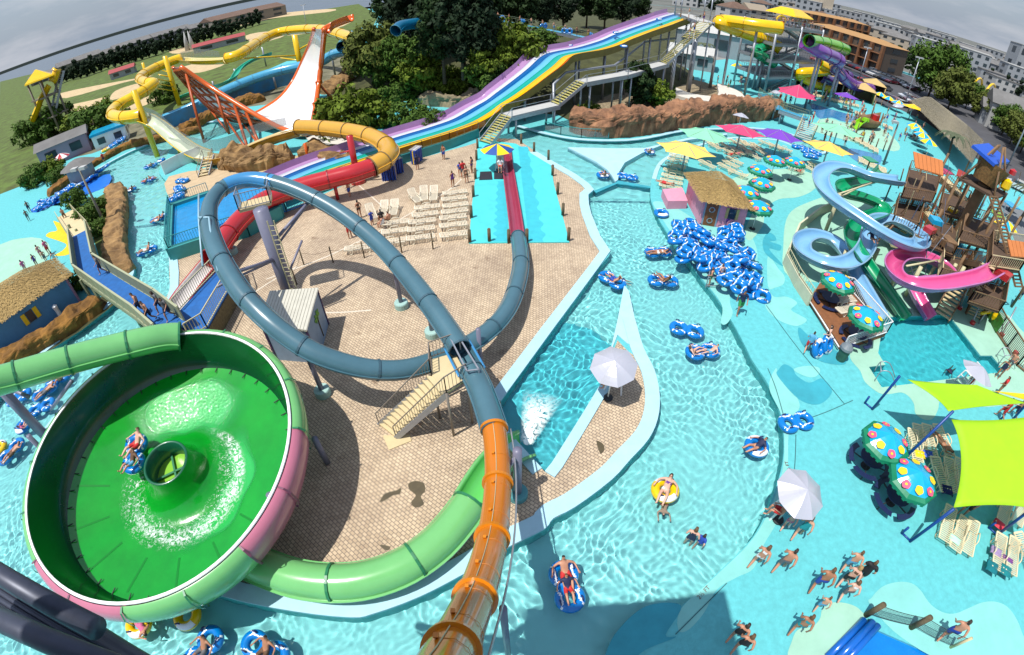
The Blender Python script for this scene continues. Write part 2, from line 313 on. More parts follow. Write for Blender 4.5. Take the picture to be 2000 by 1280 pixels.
g = MB(); g.poly(rz([(1109, 289), (1200, 291), (1260, 290), (1300, 281), (1294, 284), (1254, 300), (1220, 319), (1209, 337), (1207, 352), (1202, 356), (1196, 346), (1186, 333), (1165, 318)]), -.9, .06); struct('pale_wedge_island', g, m_curb)
g = MB(); g.poly(rz([(1300, 281), (1345, 270), (1420, 261), (1420, 264), (1345, 274), (1300, 285)]), -.9, .05); struct('channel_divider', g, m_curb)
g = MB(); g.poly(rz([(1160, 372), (1202, 356), (1207, 352), (1273, 364), (1273, 367), (1206, 358), (1165, 376)]), -.9, -.04); struct('river_weir', g, m_teal)
for q in ([(1497, 597), (1560, 682), (1650, 790)], [(1555, 850), (1552, 920), (1540, 1000)], [(1552, 826), (1610, 806), (1665, 782)], [(1420, 1140), (1370, 1190), (1320, 1240)], [(1500, 720), (1516, 760), (1538, 840)]): band('deck_joint', q, .035, .0, .022, mat('joint_dark', (.03, .12, .13), .8), 1, 4)
# water
import numpy as np
def inside(x, y, loop):
    r = np.zeros(x.shape, bool); n = len(loop)
    for i in range(n):
        (x1, y1), (x2, y2) = loop[i], loop[(i + 1) % n]
        if y1 == y2: continue
        c = ((y1 > y) != (y2 > y)) & (x < (x2 - x1) * (y - y1) / (y2 - y1) + x1); r ^= c
    return r
def waves(x, y, seed=3):
    rng = np.random.default_rng(seed); h = np.zeros_like(x); wx = x + .25 * np.sin(.9 * y + 1.3) + .12 * np.sin(2.1 * x + 1.7 * y); wy = y + .25 * np.sin(.8 * x + .4) + .12 * np.cos(1.9 * x - 1.5 * y)
    for i in range(34):
        a = rng.uniform(0, 2 * math.pi); l = rng.uniform(.17, .78); k = 2 * math.pi / l
        h += .0064 * l ** 1.15 * np.sin(k * (wx * math.cos(a) + wy * math.sin(a)) + rng.uniform(0, 6.3))
    amp = .75 + .5 * np.sin(.35 * x + .2 * y) * np.sin(.3 * y - .17 * x)
    return h * amp
def glass_water(name, col, rough=0.):
    m = bpy.data.materials.new(name); m.use_nodes = True; n = m.node_tree; n.nodes.clear(); o = n.nodes.new('ShaderNodeOutputMaterial'); q = n.nodes.new('ShaderNodeBsdfGlass')
    q.inputs['IOR'].default_value = 1.33; q.inputs['Roughness'].default_value = rough; q.inputs[0].default_value = (*col, 1); n.links.new(q.outputs[0], o.inputs[0]); return m
def water_grid(name, x0, x1, y0, y1, st, z, m, loop, waved=True):
    X, Y = np.meshgrid(np.arange(x0, x1 + st, st), np.arange(y0, y1 + st, st)); kk = min(1, .1 / st); Z = z + waves(X * kk, Y * kk) / kk; ny, nx = X.shape
    ins = inside(X, Y, loop); k = ins.copy()
    for dy in (-1, 0, 1):
        for dx in (-1, 0, 1): k |= np.roll(np.roll(ins, dy, 0), dx, 1)
    ix = np.arange(nx * ny).reshape(ny, nx); cell = k[:-1, :-1] & k[1:, :-1] & k[:-1, 1:] & k[1:, 1:]
    q = np.stack([ix[:-1, :-1][cell], ix[:-1, 1:][cell], ix[1:, 1:][cell], ix[1:, :-1][cell]], 1)
    used = np.unique(q); mp = np.zeros(nx * ny, int); mp[used] = np.arange(len(used)); q = mp[q]
    co = np.stack([X.ravel(), Y.ravel(), Z.ravel()], 1)[used]
    me = bpy.data.meshes.new(name); me.vertices.add(len(co)); me.vertices.foreach_set('co', co.ravel().astype('f'))
    me.loops.add(q.size); me.loops.foreach_set('vertex_index', q.ravel().astype('i')); me.polygons.add(len(q)); me.polygons.foreach_set('loop_start', np.arange(0, q.size, 4, dtype='i'))
    me.polygons.foreach_set('use_smooth', np.ones(len(q), bool)); me.update(); me.validate(); me.materials.append(m)
    o = put(name, me); tag(o, None, None, None, 'structure'); o.cycles.is_caustics_caster = True; return o
scene.cycles.caustics_refractive = True; sun.cycles.is_caustics_light = True
for o in (floor_o, deck_o): o.cycles.is_caustics_receiver = True
m_water = glass_water('river_water', (.905, .995, .995))
YS = 36.
water_grid('river_water', -46, 20, -8, YS, .05, -.13, m_water, _ro)
water_grid('river_water_far', -75, 70, YS - .3, 110, .2, -.13, m_water, _ro)
water_grid('splash_pool_water', 20, 40, 8, 28, .12, -.1, glass_water('splash_water', (.45, .88, .93)), rz(SPLASH))
m_blue = mat('blue_pool', srgb(20, 130, 215, .8), .12, var=.15, vs_=1.2, bump=.4, bs=5)
g = MB(); g.poly(rz(CORNER), -.12); struct('corner_pool_water', g, m_blue)
for q in (WADE, WADE2): sheet('wading_pool_water', q, .012, mat('wade_water', srgb(70, 150, 205, .7), .12, var=.2, vs_=.8, bump=.3, bs=4), 3)
sheet('wading_floor', [(1601, 234), (1625, 232), (1650, 240), (1691, 238), (1720, 250), (1755, 280), (1747, 296), (1672, 279), (1590, 257), (1592, 245)], .010, m_pale, 3)
g = MB(); g.poly(rz([(1290, 72), (1380, 95), (1470, 92), (1560, 92), (1650, 102), (1720, 126), (1790, 148), (1850, 174), (1940, 236), (2080, 340)]) + [(259, 60), (259, 299), (-10, 299), (8, 118)], .003); struct('town_ground', g, mat('town_grey', (.15, .15, .13), .95, var=.5, vs_=.06))
# lawns, golf greens, car park, street, bay
sheet('lawn', [(0, 255), (0, 160), (150, 125), (330, 85), (520, 40), (700, 8), (740, 30), (700, 110), (560, 120), (430, 180), (330, 230), (180, 255), (60, 285)], .004, m_grass, 1)
for q in ([(120, 182), (240, 158), (300, 148), (240, 162), (130, 192)], [(130, 208), (180, 196), (205, 190), (200, 200), (150, 218)], [(225, 178), (262, 165), (300, 158), (280, 172), (240, 190), (215, 195)], [(330, 100), (360, 92), (420, 80), (455, 78), (440, 88), (350, 105)], [(480, 70), (520, 62), (560, 68), (500, 85)], [(430, 50), (520, 30), (640, 18), (640, 24), (520, 38), (440, 58)], [(560, 70), (650, 50), (690, 40), (650, 58)], [(360, 130), (420, 118), (440, 125), (400, 140), (370, 142)], [(250, 205), (330, 175), (335, 182), (260, 215)], [(150, 230), (215, 205), (220, 212), (160, 240)]):
    sheet('golf_green', q, .012, m_sand, 3)
sheet('car_park', [(1560, 95), (1640, 105), (1720, 130), (1790, 152), (1850, 178), (1940, 240), (2060, 330), (2060, 420), (1960, 350), (1880, 290), (1810, 240), (1760, 215), (1700, 200), (1640, 175), (1560, 150)], .004, m_asph, 1)
sheet('street', [(1850, 178), (1870, 175), (1960, 235), (2080, 330), (2060, 345), (1940, 240)], .008, mat('pale_street', (.22, .22, .22), .9), 1)
sheet('concrete_yard', [(1360, 70), (1440, 60), (1560, 80), (1560, 105), (1480, 110), (1380, 120)], .004, mat('grey_yard', (.25, .25, .24), .9, var=.2), 1)
sheet('boardwalk_lot', [(1950, 390), (2060, 440), (2100, 560), (2040, 600), (1985, 480)], .012, mat('grey_lot', (.16, .17, .18), .9, var=.2), 1)
g = MB(); g.poly([(-9000, 330), (-420, 330), (-420, 150), (-9000, 150)], -.5); g.poly([(-2600, 330), (-40, 330), (30, 900), (30, 2400), (-2600, 2400)], -.5)
struct('bay_water', g, mat('bay', (.10, .125, .15), .35, var=.15, vs_=.02))
for q in ([(-2600, 1900), (40, 2400), (40, 2900), (-2600, 2600)], [(-6000, 1000), (-2550, 1900), (-2550, 2600), (-6000, 2600)]):
    g = MB(); g.poly(q, -1.4, 12); struct('far_shore_land', g, mat('far_shore', (.045, .06, .05), 1))
# ---------------------------------------------------------------- slide helpers
def P3(pts, step=.35, n=8): return resample(spline(ats(pts), n), step)
def tube_mb(P, r, joint=3.0, n=16, seam=True, mb=None, ring=True):
    """a fibreglass tube: shell (slot 0), bolted flange rings and side seams (slot 1)"""
    mb = mb or MB(); mb.cur = 0; mb.tube(P, r, n, caps=False)
    mb.tube(list(P), r * .93, n, caps=False)
    fr = frames(P); acc = 0; mb.cur = 1
    ks = [0, len(P) - 1] + [i for i in range(1, len(P) - 1) if int(i * .35 / joint) != int((i - 1) * .35 / joint)]
    if ring:
        for i in ks:
            t, x, y = fr[i]; M = Matrix((x, y, t)).transposed().to_4x4(); M.translation = P[i]
            mb.smooth = False; mb.lathe([(r * .98, -.05), (r * 1.08, -.05), (r * 1.08, .05), (r * .98, .05)], n, M)
    if seam:
        for s in (-1, 1):
            mb.cur = 0
            vs = []
            for p, (t, x, y) in zip(P, fr):
                for w, h in ((.96, .02), (1.13, .02), (1.13, -.03), (.96, -.03)): vs.append(p + x * s * r * w + y * h)
            fs = []
            for i in range(len(P) - 1):
                for k in range(4): fs.append((i * 4 + k, i * 4 + (k + 1) % 4, i * 4 + 4 + (k + 1) % 4, i * 4 + 4 + k))
            mb.add(vs, fs)
    mb.cur = 0; return mb
def flume_mb(P, r, depth=1.0, th=.06, n=12, bank=0., mb=None, joint=3., rimw=.12, roll=None):
    """an open half-pipe flume: inner and outer shell with a turned-out rim; roll: bank angle per point (radians)"""
    mb = mb or MB(); fr = frames(P); a0 = math.pi * (.5 - depth / 2) ; prof = []
    for k in range(n + 1):
        a = math.pi + a0 + (math.pi - 2 * a0) * k / n if depth <= 1 else math.pi - (depth - 1) * math.pi / 2 + (math.pi + (depth - 1) * math.pi) * k / n
        prof.append((math.cos(a), math.sin(a)))
    inn = [(c * r, s * r) for c, s in prof]; out = [(c * (r + th), s * (r + th)) for c, s in prof]
    l0 = [(inn[0][0] - rimw, inn[0][1])]; l1 = [(inn[-1][0] + rimw, inn[-1][1])]
    loop = inn + l1 + [(l1[0][0], l1[0][1] - .05)] + out[::-1] + [(l0[0][0], l0[0][1] - .05)] + l0
    m = len(loop); vs = []
    for i, (p, (t, x, y)) in enumerate(zip(P, fr)):
        q = (roll[min(i, len(roll) - 1)] if isinstance(roll, list) else (roll or 0)) + bank
        xx = x * math.cos(q) + y * math.sin(q); yy = y * math.cos(q) - x * math.sin(q)
        vs += [p + xx * a + yy * b for a, b in loop]
    o = len(mb.v); mb.v += [tuple(v) for v in vs]
    for i in range(len(P) - 1):
        for k in range(m):
            mb.f.append([o + i * m + k, o + i * m + (k + 1) % m, o + (i + 1) * m + (k + 1) % m, o + (i + 1) * m + k])
            inner = k < n; rim = n <= k <= n + 1 or k >= m - 3
            mb.mi.append(0 if inner else (2 if rim else 1)); mb.sm.append(True)
    mb.f.append([o + k for k in range(m)][::-1]); mb.mi.append(1); mb.sm.append(False)
    mb.f.append([o + (len(P) - 1) * m + k for k in range(m)]); mb.mi.append(1); mb.sm.append(False)
    return mb
def footing(root, x, y, r=.42, h=.35, m=None):
    mb = MB(); mb.lathe([(r, 0), (r, h), (r * .92, h + .06), (r * .45, h + .06), (0, h + .06)], 18, Matrix.Translation((x, y, 0))); return mb.build('footing', m or M_FOOT, root)
def pole(root, x, y, z0, z1, r, m, name='support_pole'):
    return MB().tube([(x, y, z0), (x, y, z1)], r, 14).build(name, m, root)
gloss = lambda nm, c, k=.75, **kw: mat(nm, srgb(*c, k), .22, coat=.35, var=.08, vs_=.8, **kw)
M_FOOT = mat('footing_concrete', srgb(178, 216, 208, .7), .8, var=.15)
M_STEEL = mat('galvanised_steel', (.36, .38, .42), .45, .55, var=.12, vs_=3)
M_GREY = mat('grey_column_paint', srgb(128, 128, 150, .8), .4, var=.1, vs_=1)
M_WHITE = mat('white_paint', (.78, .78, .77), .45, var=.05)
M_DARK = mat('dark_rubber', (.02, .022, .025), .7)
M_CREAM = mat('cream_rail', srgb(214, 206, 164, .75), .55, var=.1)
M_SAGE = mat('sage_fence', srgb(150, 158, 122, .75), .6, var=.12)
M_TAN = mat('tan_tread', srgb(226, 206, 160, .75), .7, var=.1)
# ---------------------------------------------------------------- green bowl slide
BC = Vector((-14.2, 8.53, 4.0)); _n = Vector((.04, -.1, 1)).normalized()
_e1 = Vector((1, 0, -.04)).normalized(); _e2 = _n.cross(_e1).normalized()
BM = Matrix((_e1, _e2, _n)).transposed().to_4x4(); BM.translation = BC
bowl = thing('bowl_slide', 'huge green water bowl slide with pink and green outer panels, inlet tube and outlet tube', 'water slide', (BC.x, BC.y, 0))
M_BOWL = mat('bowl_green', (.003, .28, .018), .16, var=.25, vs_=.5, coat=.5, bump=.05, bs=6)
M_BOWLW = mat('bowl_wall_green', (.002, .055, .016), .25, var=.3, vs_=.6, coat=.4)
M_TG = gloss('tube_green', (128, 206, 126), .72); M_TGD = mat('tube_green_dark', (.02, .17, .07), .4)
M_PINK = gloss('bowl_pink', (214, 128, 152), .7)
g = MB(); g.smooth = True
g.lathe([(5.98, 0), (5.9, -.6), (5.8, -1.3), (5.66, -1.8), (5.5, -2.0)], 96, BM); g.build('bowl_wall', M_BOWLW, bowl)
g = MB(); g.smooth = True
prof = [(5.52, -1.98), (5.3, -2.06), (4.6, -2.24), (3.8, -2.44), (3.0, -2.64), (2.4, -2.74), (2.0, -2.7), (1.65, -2.5), (1.35, -2.26), (1.15, -1.7), (1.05, -1.25)]
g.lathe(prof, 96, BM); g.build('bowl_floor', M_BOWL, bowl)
g = MB(); g.smooth = True; g.lathe([(1.05, -1.25), (1.0, -1.2), (.93, -1.25), (.90, -2.2), (.90, -3.2)], 40, BM); g.build('drain_rim', mat('drain_green', (.006, .10, .045), .3, coat=.4), bowl)
g = MB(); g.lathe([(0, -2.15), (.95, -2.15)], 30, BM); g.cur = 1
for a in (0.6, 0.6 + math.pi / 2): g.box((0, 0, 0), (1.85, .09, .08), 0, BM @ Matrix.Translation((0, 0, -2.06)) @ Matrix.Rotation(a, 4, 'Z'))
g.build('drain_floor', [gloss('drain_light_green', (150, 215, 70), .7), M_TGD], bowl)
g = MB(); g.lathe([(5.97, .03), (6.07, .04), (6.09, 0), (5.97, -.02)], 96, BM); g.build('rim', M_WHITE, bowl)
for k in range(40):
    M = BM @ Matrix.Rotation(2 * math.pi * k / 40, 4, 'Z'); MB().box((0, 0, 0), (.34, .035, .03), 0, M @ Matrix.Translation((5.42, 0, -1.97))).build('joint_strip', M_DARK, bowl)
NP = 16
for k in range(NP):
    a0 = R(-32 + 360 * k / NP); a1 = R(-32 + 360 * (k + 1) / NP)
    c = Vector((math.cos((a0 + a1) / 2), math.sin((a0 + a1) / 2)))
    ang = math.degrees(math.atan2(c.y, c.x)) % 360
    pink = k in (0, 1, 12, 13)
    g = MB(); g.smooth = True
    g.lathe([(6.12, -.02), (6.3, -.06), (6.45, -.3), (6.5, -.75), (6.42, -1.2), (6.25, -1.6), (6.0, -1.95), (5.6, -2.15)], 8, BM, a0, a1)
    g.smooth = False; g.cur = 1
    for aa in (a0,): g.lathe([(6.14, 0), (6.36, -.02), (6.56, -.3), (6.61, -.78), (6.52, -1.24), (6.34, -1.66), (6.26, -1.6)], 1, BM, aa - .006, aa + .006)
    g.build('outer_panel', [M_PINK if pink else M_TG, mat('panel_seam', (.16, .05, .09), .4) if pink else M_TGD], bowl)
g = MB(); g.smooth = True; g.lathe([(5.6, -2.15), (4.0, -2.6), (2.4, -3.05), (1.0, -3.2), (.9, -3.4)], 48, BM); g.build('underside', M_TGD, bowl)
tube_mb(P3([(-90, 775, 7.6), (-30, 752, 7.0), (30, 735, 6.5), (110, 711, 6.0), (190, 689, 5.5), (280, 667, 5.0), (330, 658, 4.6), (352, 657, 4.4)]), .66, 2.6).build('inlet_tube', [M_TG, M_TGD], bowl)
tube_mb(P3([(492, 1098, .8), (520, 1110, .88), (580, 1130, .9), (650, 1138, .9), (720, 1131, .9), (790, 1106, .9), (850, 1065, .9), (893, 1018, .9), (917, 985, .9)]), .68, 3.2).build('outlet_tube', [M_TG, M_TGD], bowl)
flume_mb(P3([(917, 985, .9), (940, 945, .85), (965, 908, .75), (993, 880, .6), (1018, 868, .42), (1030, 864, .35)]), .66, 1.0).build('outlet_flume', [gloss('flume_green', (110, 220, 110), .7), M_TG, M_TG], bowl)
for px_, py_, zt in ((70, 830, 3.9), (640, 905, 1.9), (560, 1010, 1.9), (110, 905, 2.4)):
    p = at(px_, py_); pole(bowl, p.x, p.y, -.9 if px_ < 120 else 0, zt, .14, M_GREY)
p = at(85, 848); q = at(30, 795, 4.6); pole(bowl, p.x, p.y, -.5, 4.6, .3, M_GREY)
g = MB(); c = Vector((p.x, p.y, 4.4))
for e in (at(-60, 838, 5.6), at(-30, 858, 3.4), at(55, 775, 5.4), at(140, 722, 5.0)): g.tube([c, e], .11, 8)
g.tube([at(100, 800, .2), at(140, 745, 4.4)], .1, 8); g.build('brace', M_GREY, bowl)
g = MB()
p0, p1 = at(556, 1030), at(588, 955)
for k in range(9): q = p0.lerp(p1, k / 8); g.bar(q, q + Vector((0, 0, .95)), .05)
for z in (.1, .95): g.bar(p0 + Vector((0, 0, z)), p1 + Vector((0, 0, z)), .09, .06)
tag(g.build('picket_fence', M_WHITE), 'short white picket fence standing under the pink panels of the green bowl', 'fence')
# moving water in the bowl
def foam_mat(name, dens, sc):
    m = bpy.data.materials.new(name); m.use_nodes = True; nt = m.node_tree; b = nt.nodes['Principled BSDF']; b.inputs['Base Color'].default_value = (.85, .95, .9, 1); b.inputs['Roughness'].default_value = .3
    tc = nt.nodes.new('ShaderNodeTexCoord'); n = nt.nodes.new('ShaderNodeTexNoise'); n.inputs['Scale'].default_value = sc; n.inputs['Detail'].default_value = 6; n.inputs['Roughness'].default_value = .62; n.inputs['Distortion'].default_value = 1.6
    r = nt.nodes.new('ShaderNodeValToRGB'); r.color_ramp.elements[0].position = dens; r.color_ramp.elements[1].position = dens + .16
    at_ = nt.nodes.new('ShaderNodeAttribute'); at_.attribute_name = 'edge'; mu = nt.nodes.new('ShaderNodeMath'); mu.operation = 'MULTIPLY'
    nt.links.new(tc.outputs['Object'], n.inputs[0]); nt.links.new(n.outputs[0], r.inputs[0]); nt.links.new(r.outputs[0], mu.inputs[0]); nt.links.new(at_.outputs['Fac'], mu.inputs[1]); nt.links.new(mu.outputs[0], b.inputs['Alpha']); return m
def edge_attr(o, vals):
    a = o.data.attributes.new('edge', 'FLOAT', 'POINT'); a.data.foreach_set('value', vals)
def zprof(r):
    for (r0, z0), (r1, z1) in zip(prof, prof[1:]):
        if r1 <= r <= r0: return z0 + (z1 - z0) * (r0 - r) / (r0 - r1)
    return prof[0][1]
def ring_water(name, m, a0, a1, rf, wid, lift, soft=1):
    g = MB(); g.smooth = True; val = []; n = 90; k = 7
    for i in range(n + 1):
        t = i / n; a = a0 + (a1 - a0) * t; rr = rf(t); f = min(1, 6 * t, 6 * (1 - t))
        for j in range(k):
            u = j / (k - 1); r = rr + wid(t) * (u - .5); g.v.append(tuple(BM @ Vector((r * math.cos(a), r * math.sin(a), zprof(r) + lift)))); val.append(f * (1 - abs(2 * u - 1)) ** .6 if soft else f)
    for i in range(n):
        for j in range(k - 1): g.f.append([i * k + j, i * k + j + 1, (i + 1) * k + j + 1, (i + 1) * k + j]); g.mi.append(0); g.sm.append(True)
    o = g.build(name, m, bowl); edge_attr(o, val); return o
ring_water('white_water', foam_mat('bowl_foam', .455, 4), R(-150), R(85), lambda t: 2.45 + .35 * math.sin(t * 3.0), lambda t: .25 + .65 * math.sin(t * 3.1), .03)
ring_water('thin_water', foam_mat('bowl_spray', .52, 6), R(-215), R(70), lambda t: 2.15 + .5 * math.sin(t * 3), lambda t: 1.5, .02)
M_RIP = mat('rippling_green_water', (.02, .40, .07), .05, coat=1, bump=.55, bs=9); _n2 = M_RIP.node_tree; _a = _n2.nodes.new('ShaderNodeAttribute'); _a.attribute_name = 'edge'; _n2.links.new(_a.outputs['Fac'], _n2.nodes['Principled BSDF'].inputs['Alpha'])
def rip(a0, a1, r0, r1):
    g = MB(); g.smooth = True; n, k = 30, 14
    for i in range(n + 1):
        for j in range(k + 1):
            a = a0 + (a1 - a0) * i / n; r = r0 + (r1 - r0) * j / k + .12 * math.sin(a * 9); g.v.append(tuple(BM @ Vector((r * math.cos(a), r * math.sin(a), zprof(r) + .012))))
    for i in range(n):
        for j in range(k): g.f.append([i * (k + 1) + j, i * (k + 1) + j + 1, (i + 1) * (k + 1) + j + 1, (i + 1) * (k + 1) + j]); g.mi.append(0); g.sm.append(True)
    return g
for a0, a1, r0, r1 in ((R(55), R(155), 2.3, 5.0), (R(-75), R(60), 2.2, 3.6)):
    o = rip(a0, a1, r0, r1).build('running_water', M_RIP, bowl); edge_attr(o, [max(0, min(1, 1.9 * math.sin(math.pi * i / 30) ** .8 * math.sin(math.pi * j / 14) ** .5 - .2)) for i in range(31) for j in range(15)])
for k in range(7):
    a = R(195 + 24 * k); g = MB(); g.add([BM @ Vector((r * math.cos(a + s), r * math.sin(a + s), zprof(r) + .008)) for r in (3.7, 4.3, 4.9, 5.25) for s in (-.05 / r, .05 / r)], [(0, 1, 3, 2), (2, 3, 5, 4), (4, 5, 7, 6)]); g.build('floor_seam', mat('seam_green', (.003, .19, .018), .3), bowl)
# ---------------------------------------------------------------- blue-grey looping tube slide with the amber section
M_BG = mat('tube_slate_blue', (.062, .145, .185), .3, coat=.3, var=.15, vs_=.6); M_BGD = mat('tube_slate_flange', (.04, .09, .12), .4)
M_SKY = gloss('hatch_blue', (70, 150, 205), .75)
M_MAR = gloss('runout_maroon', (182, 62, 92), .6)
loop = thing('loop_tube_slide', 'slate blue looping tube slide with a clear amber section and maroon runout', 'water slide', at(580, 612))
BLUE = [(1012, 462, .72), (1016, 490, .85), (1017, 520, .95), (1010, 556, 1.05), (996, 595, 1.2), (972, 630, 1.4), (937, 660, 1.6), (890, 688, 1.8), (840, 709, 2.05), (790, 722, 2.3), (735, 723, 2.7), (680, 713, 3.2), (620, 692, 3.8), (570, 662, 4.4), (520, 622, 5.1), (475, 575, 5.7), (445, 530, 6.2), (422, 485, 6.7), (408, 440, 7.1), (410, 402, 7.4), (428, 374, 7.55), (455, 358, 7.6), (492, 351, 7.5), (535, 357, 7.2), (585, 374, 6.7), (645, 404, 6.0), (700, 442, 5.3), (750, 486, 4.7), (800, 543, 4.2), (848, 606, 3.8), (885, 660, 3.5), (897, 680, 3.4)]
Pb = P3(BLUE)
tube_mb(Pb, .47, 3.4).build('tube', [M_BG, M_BGD], loop)
tube_mb(P3([(920, 722, 3.25), (935, 752, 3.15), (948, 785, 3.1), (958, 815, 3.1), (965, 838, 3.1)]), .47, 3.4).build('tube', [M_BG, M_BGD], loop)
sec = [i for i, p in enumerate(Pb) if (p - at(492, 351, 7.5)).length < 1.7]
tube_mb(Pb[sec[0]:sec[-1] + 1], .485, 30, ring=False).build('access_hatch', [M_SKY, M_SKY], loop)
m = bpy.data.materials.new('amber_clear'); m.use_nodes = True; nt = m.node_tree; b = nt.nodes['Principled BSDF']; b.inputs['Base Color'].default_value = (.52, .155, .008, 1); b.inputs['Roughness'].default_value = .16; b.inputs['Coat Weight'].default_value = .25
tr = nt.nodes.new('ShaderNodeBsdfTransparent'); tr.inputs[0].default_value = (.95, .42, .06, 1); mxs = nt.nodes.new('ShaderNodeMixShader'); mxs.inputs[0].default_value = .99
nt.links.new(tr.outputs[0], mxs.inputs[1]); nt.links.new(b.outputs[0], mxs.inputs[2]); nt.links.new(mxs.outputs[0], nt.nodes['Material Output'].inputs[0]); M_AMB = m
M_AMBD = gloss('amber_flange', (232, 140, 20), .7)
AMB = [(965, 838, 3.1), (970, 880, 3.15), (972, 930, 3.3), (970, 980, 3.7), (963, 1040, 4.4), (950, 1100, 5.3), (931, 1160, 6.5), (905, 1222, 7.8), (880, 1275, 9.0), (845, 1350, 10.6), (800, 1440, 12.5)]
Pa = P3(AMB, .25)
g = MB(); g.cur = 0; g.tube(Pa, .45, 22, caps=False); g.cur = 1; fr = frames(Pa)
joints = [i for i, p in enumerate(Pa) if any((p - at(*q)).length < .13 for q in ((966, 842, 3.1), (971, 945, 3.4), (962, 1055, 4.55), (932, 1165, 6.6), (880, 1275, 9.0)))]
last = -99
for i in joints:
    if i - last < 3: continue
    last = i; t, x, y = fr[i]; M = Matrix((x, y, t)).transposed().to_4x4(); M.translation = Pa[i]
    g.lathe([(.44, -.06), (.53, -.06), (.53, .06), (.44, .06)], 26, M)
g.build('amber_tube', [M_AMB, M_AMBD], loop)
g = MB(); g.tube([p + y * .46 + x * .03 for p, (t, x, y) in zip(Pa, fr)], .012, 6); g.build('seam_cable', M_CREAM, loop)
for i in range(6, len(Pa) - 4, 6):
    t, x, y = fr[i]; g = MB(); g.tube([Pa[i] + (x * math.cos(a) + y * math.sin(a)) * .475 for a in (R(200), R(170), R(140), R(110), R(75))], .006, 5); g.build('spray_hose', M_AMBD, loop)
    g = MB(); p = Pa[i] + (x * math.cos(R(75)) + y * math.sin(R(75))) * .5; g.box(p, (.08, .08, .1)); g.build('spray_nozzle', M_AMBD, loop)
g = MB(); g.tube([p - x * .62 - y * .1 for p, (t, x, y) in zip(Pa, fr)], .03, 8); g.build('water_pipe', M_STEEL, loop)
g = MB(); Pd = P3([(988, 287, .62), (990, 310, .62), (995, 345, .62), (1001, 385, .64), (1006, 420, .66), (1011, 460, .7)]); flume_mb(Pd, .46, .75, rimw=.1).build('runout_flume', [M_MAR, M_MAR, gloss('maroon_rim', (200, 80, 104), .6)], loop)
for q, zt in (((785, 600), 4.2), ((845, 655), 3.4), ((632, 770), 3.3)):
    p = at(*q); pole(loop, p.x, p.y, 0, zt, .13, M_GREY); footing(loop, p.x, p.y)
p = at(940, 720); pole(loop, p.x, p.y, 0, 2.7, .11, M_GREY)
p = at(1011, 968); pole(loop, p.x, p.y, 0, 3.35, .17, M_GREY); footing(loop, p.x, p.y, .42, .3, mat('teal_footing', srgb(90, 165, 170, .7), .6))
MB().bar((p.x, p.y, 3.0), at(975, 935, 2.9), .14).build('bracket', M_GREY, loop)
p = at(975, 1180, 0); q = at(940, 1178, 6.1); g = MB(); g.tube([(q.x + .5, q.y - .1, 0), (q.x + .5, q.y - .1, 6.0)], .1, 10); g.build('support_pole', M_GREY, loop)
# the big column with its hatch platform
cp = at(580, 612); colx, coly = cp.x, cp.y
pole(loop, colx, coly, 0, 7.2, .42, M_GREY, 'column')
g = MB()
for q in ((610, 388, 6.2), (590, 470, 4.0), (425, 560, 5.6), (440, 540, 5.7)): g.tube([(colx, coly, q[2] - 1.6), at(*q)], .07, 8)
g.tube([(colx, coly, 5.0), at(612, 385, 6.3)], .1, 8); g.tube([(colx, coly, 4.0), at(450, 535, 5.9)], .1, 8); g.build('brace', M_GREY, loop)
pc = at(500, 398, 6.55); g = MB(); g.box(pc, (1.9, 1.2, .16), .35); g.build('hatch_platform', M_TAN, loop)
def railing(name, P, h, m, par, step=.16, r=.02, pick=True):
    g = MB(); P = [Vector(p) for p in P]
    for a, b in zip(P, P[1:]):
        n = max(1, round((b - a).length / step))
        for z in (.1, h): g.bar(a + Vector((0, 0, z)), b + Vector((0, 0, z)), r * 2.2)
        for k in range(n + 1):
            q = a.lerp(b, k / n); big = k in (0, n)
            if pick or big: g.bar(q + Vector((0, 0, 0 if big else .1)), q + Vector((0, 0, h)), r * (2.2 if big else 1))
    return g.build(name, m, par)
mt = Matrix.Translation(pc) @ Matrix.Rotation(.35, 4, 'Z'); cor = [mt @ Vector(v) for v in ((-.95, .6, .08), (-.95, -.6, .08), (.95, -.6, .08), (.95, .6, .08))]
railing('railing', cor, 1.0, M_STEEL, loop, .2)
lad = MB(); a = Vector((colx + .55, coly - .3, 0)); b = a + Vector((0, 0, 6.6))
for s in (-.2, .2): lad.bar(a + Vector((s, 0, 0)), b + Vector((s, 0, 0)), .05)
for k in range(22): lad.bar(a + Vector((-.2, 0, .3 * k)), a + Vector((.2, 0, .3 * k)), .03)
lad.build('ladder', M_CREAM, loop)
g = MB(); q0 = at(388, 425, 7.3); q1 = at(430, 425, 7.3); z = Vector((0, 0, .55))
pts = [at(388, 380, 7.3), at(388, 425, 7.3) , at(396, 520, 6.2)]; g.tube(pts, .06, 8); g.tube([at(388, 425, 7.5), at(408, 425, 7.6)], .06, 8); g.tube([at(408, 425, 7.6), at(415, 480, 7.0), at(426, 530, 6.4)], .06, 8); g.build('guard_bar', mat('pale_blue_pipe', srgb(165, 205, 222, .75), .35), loop)
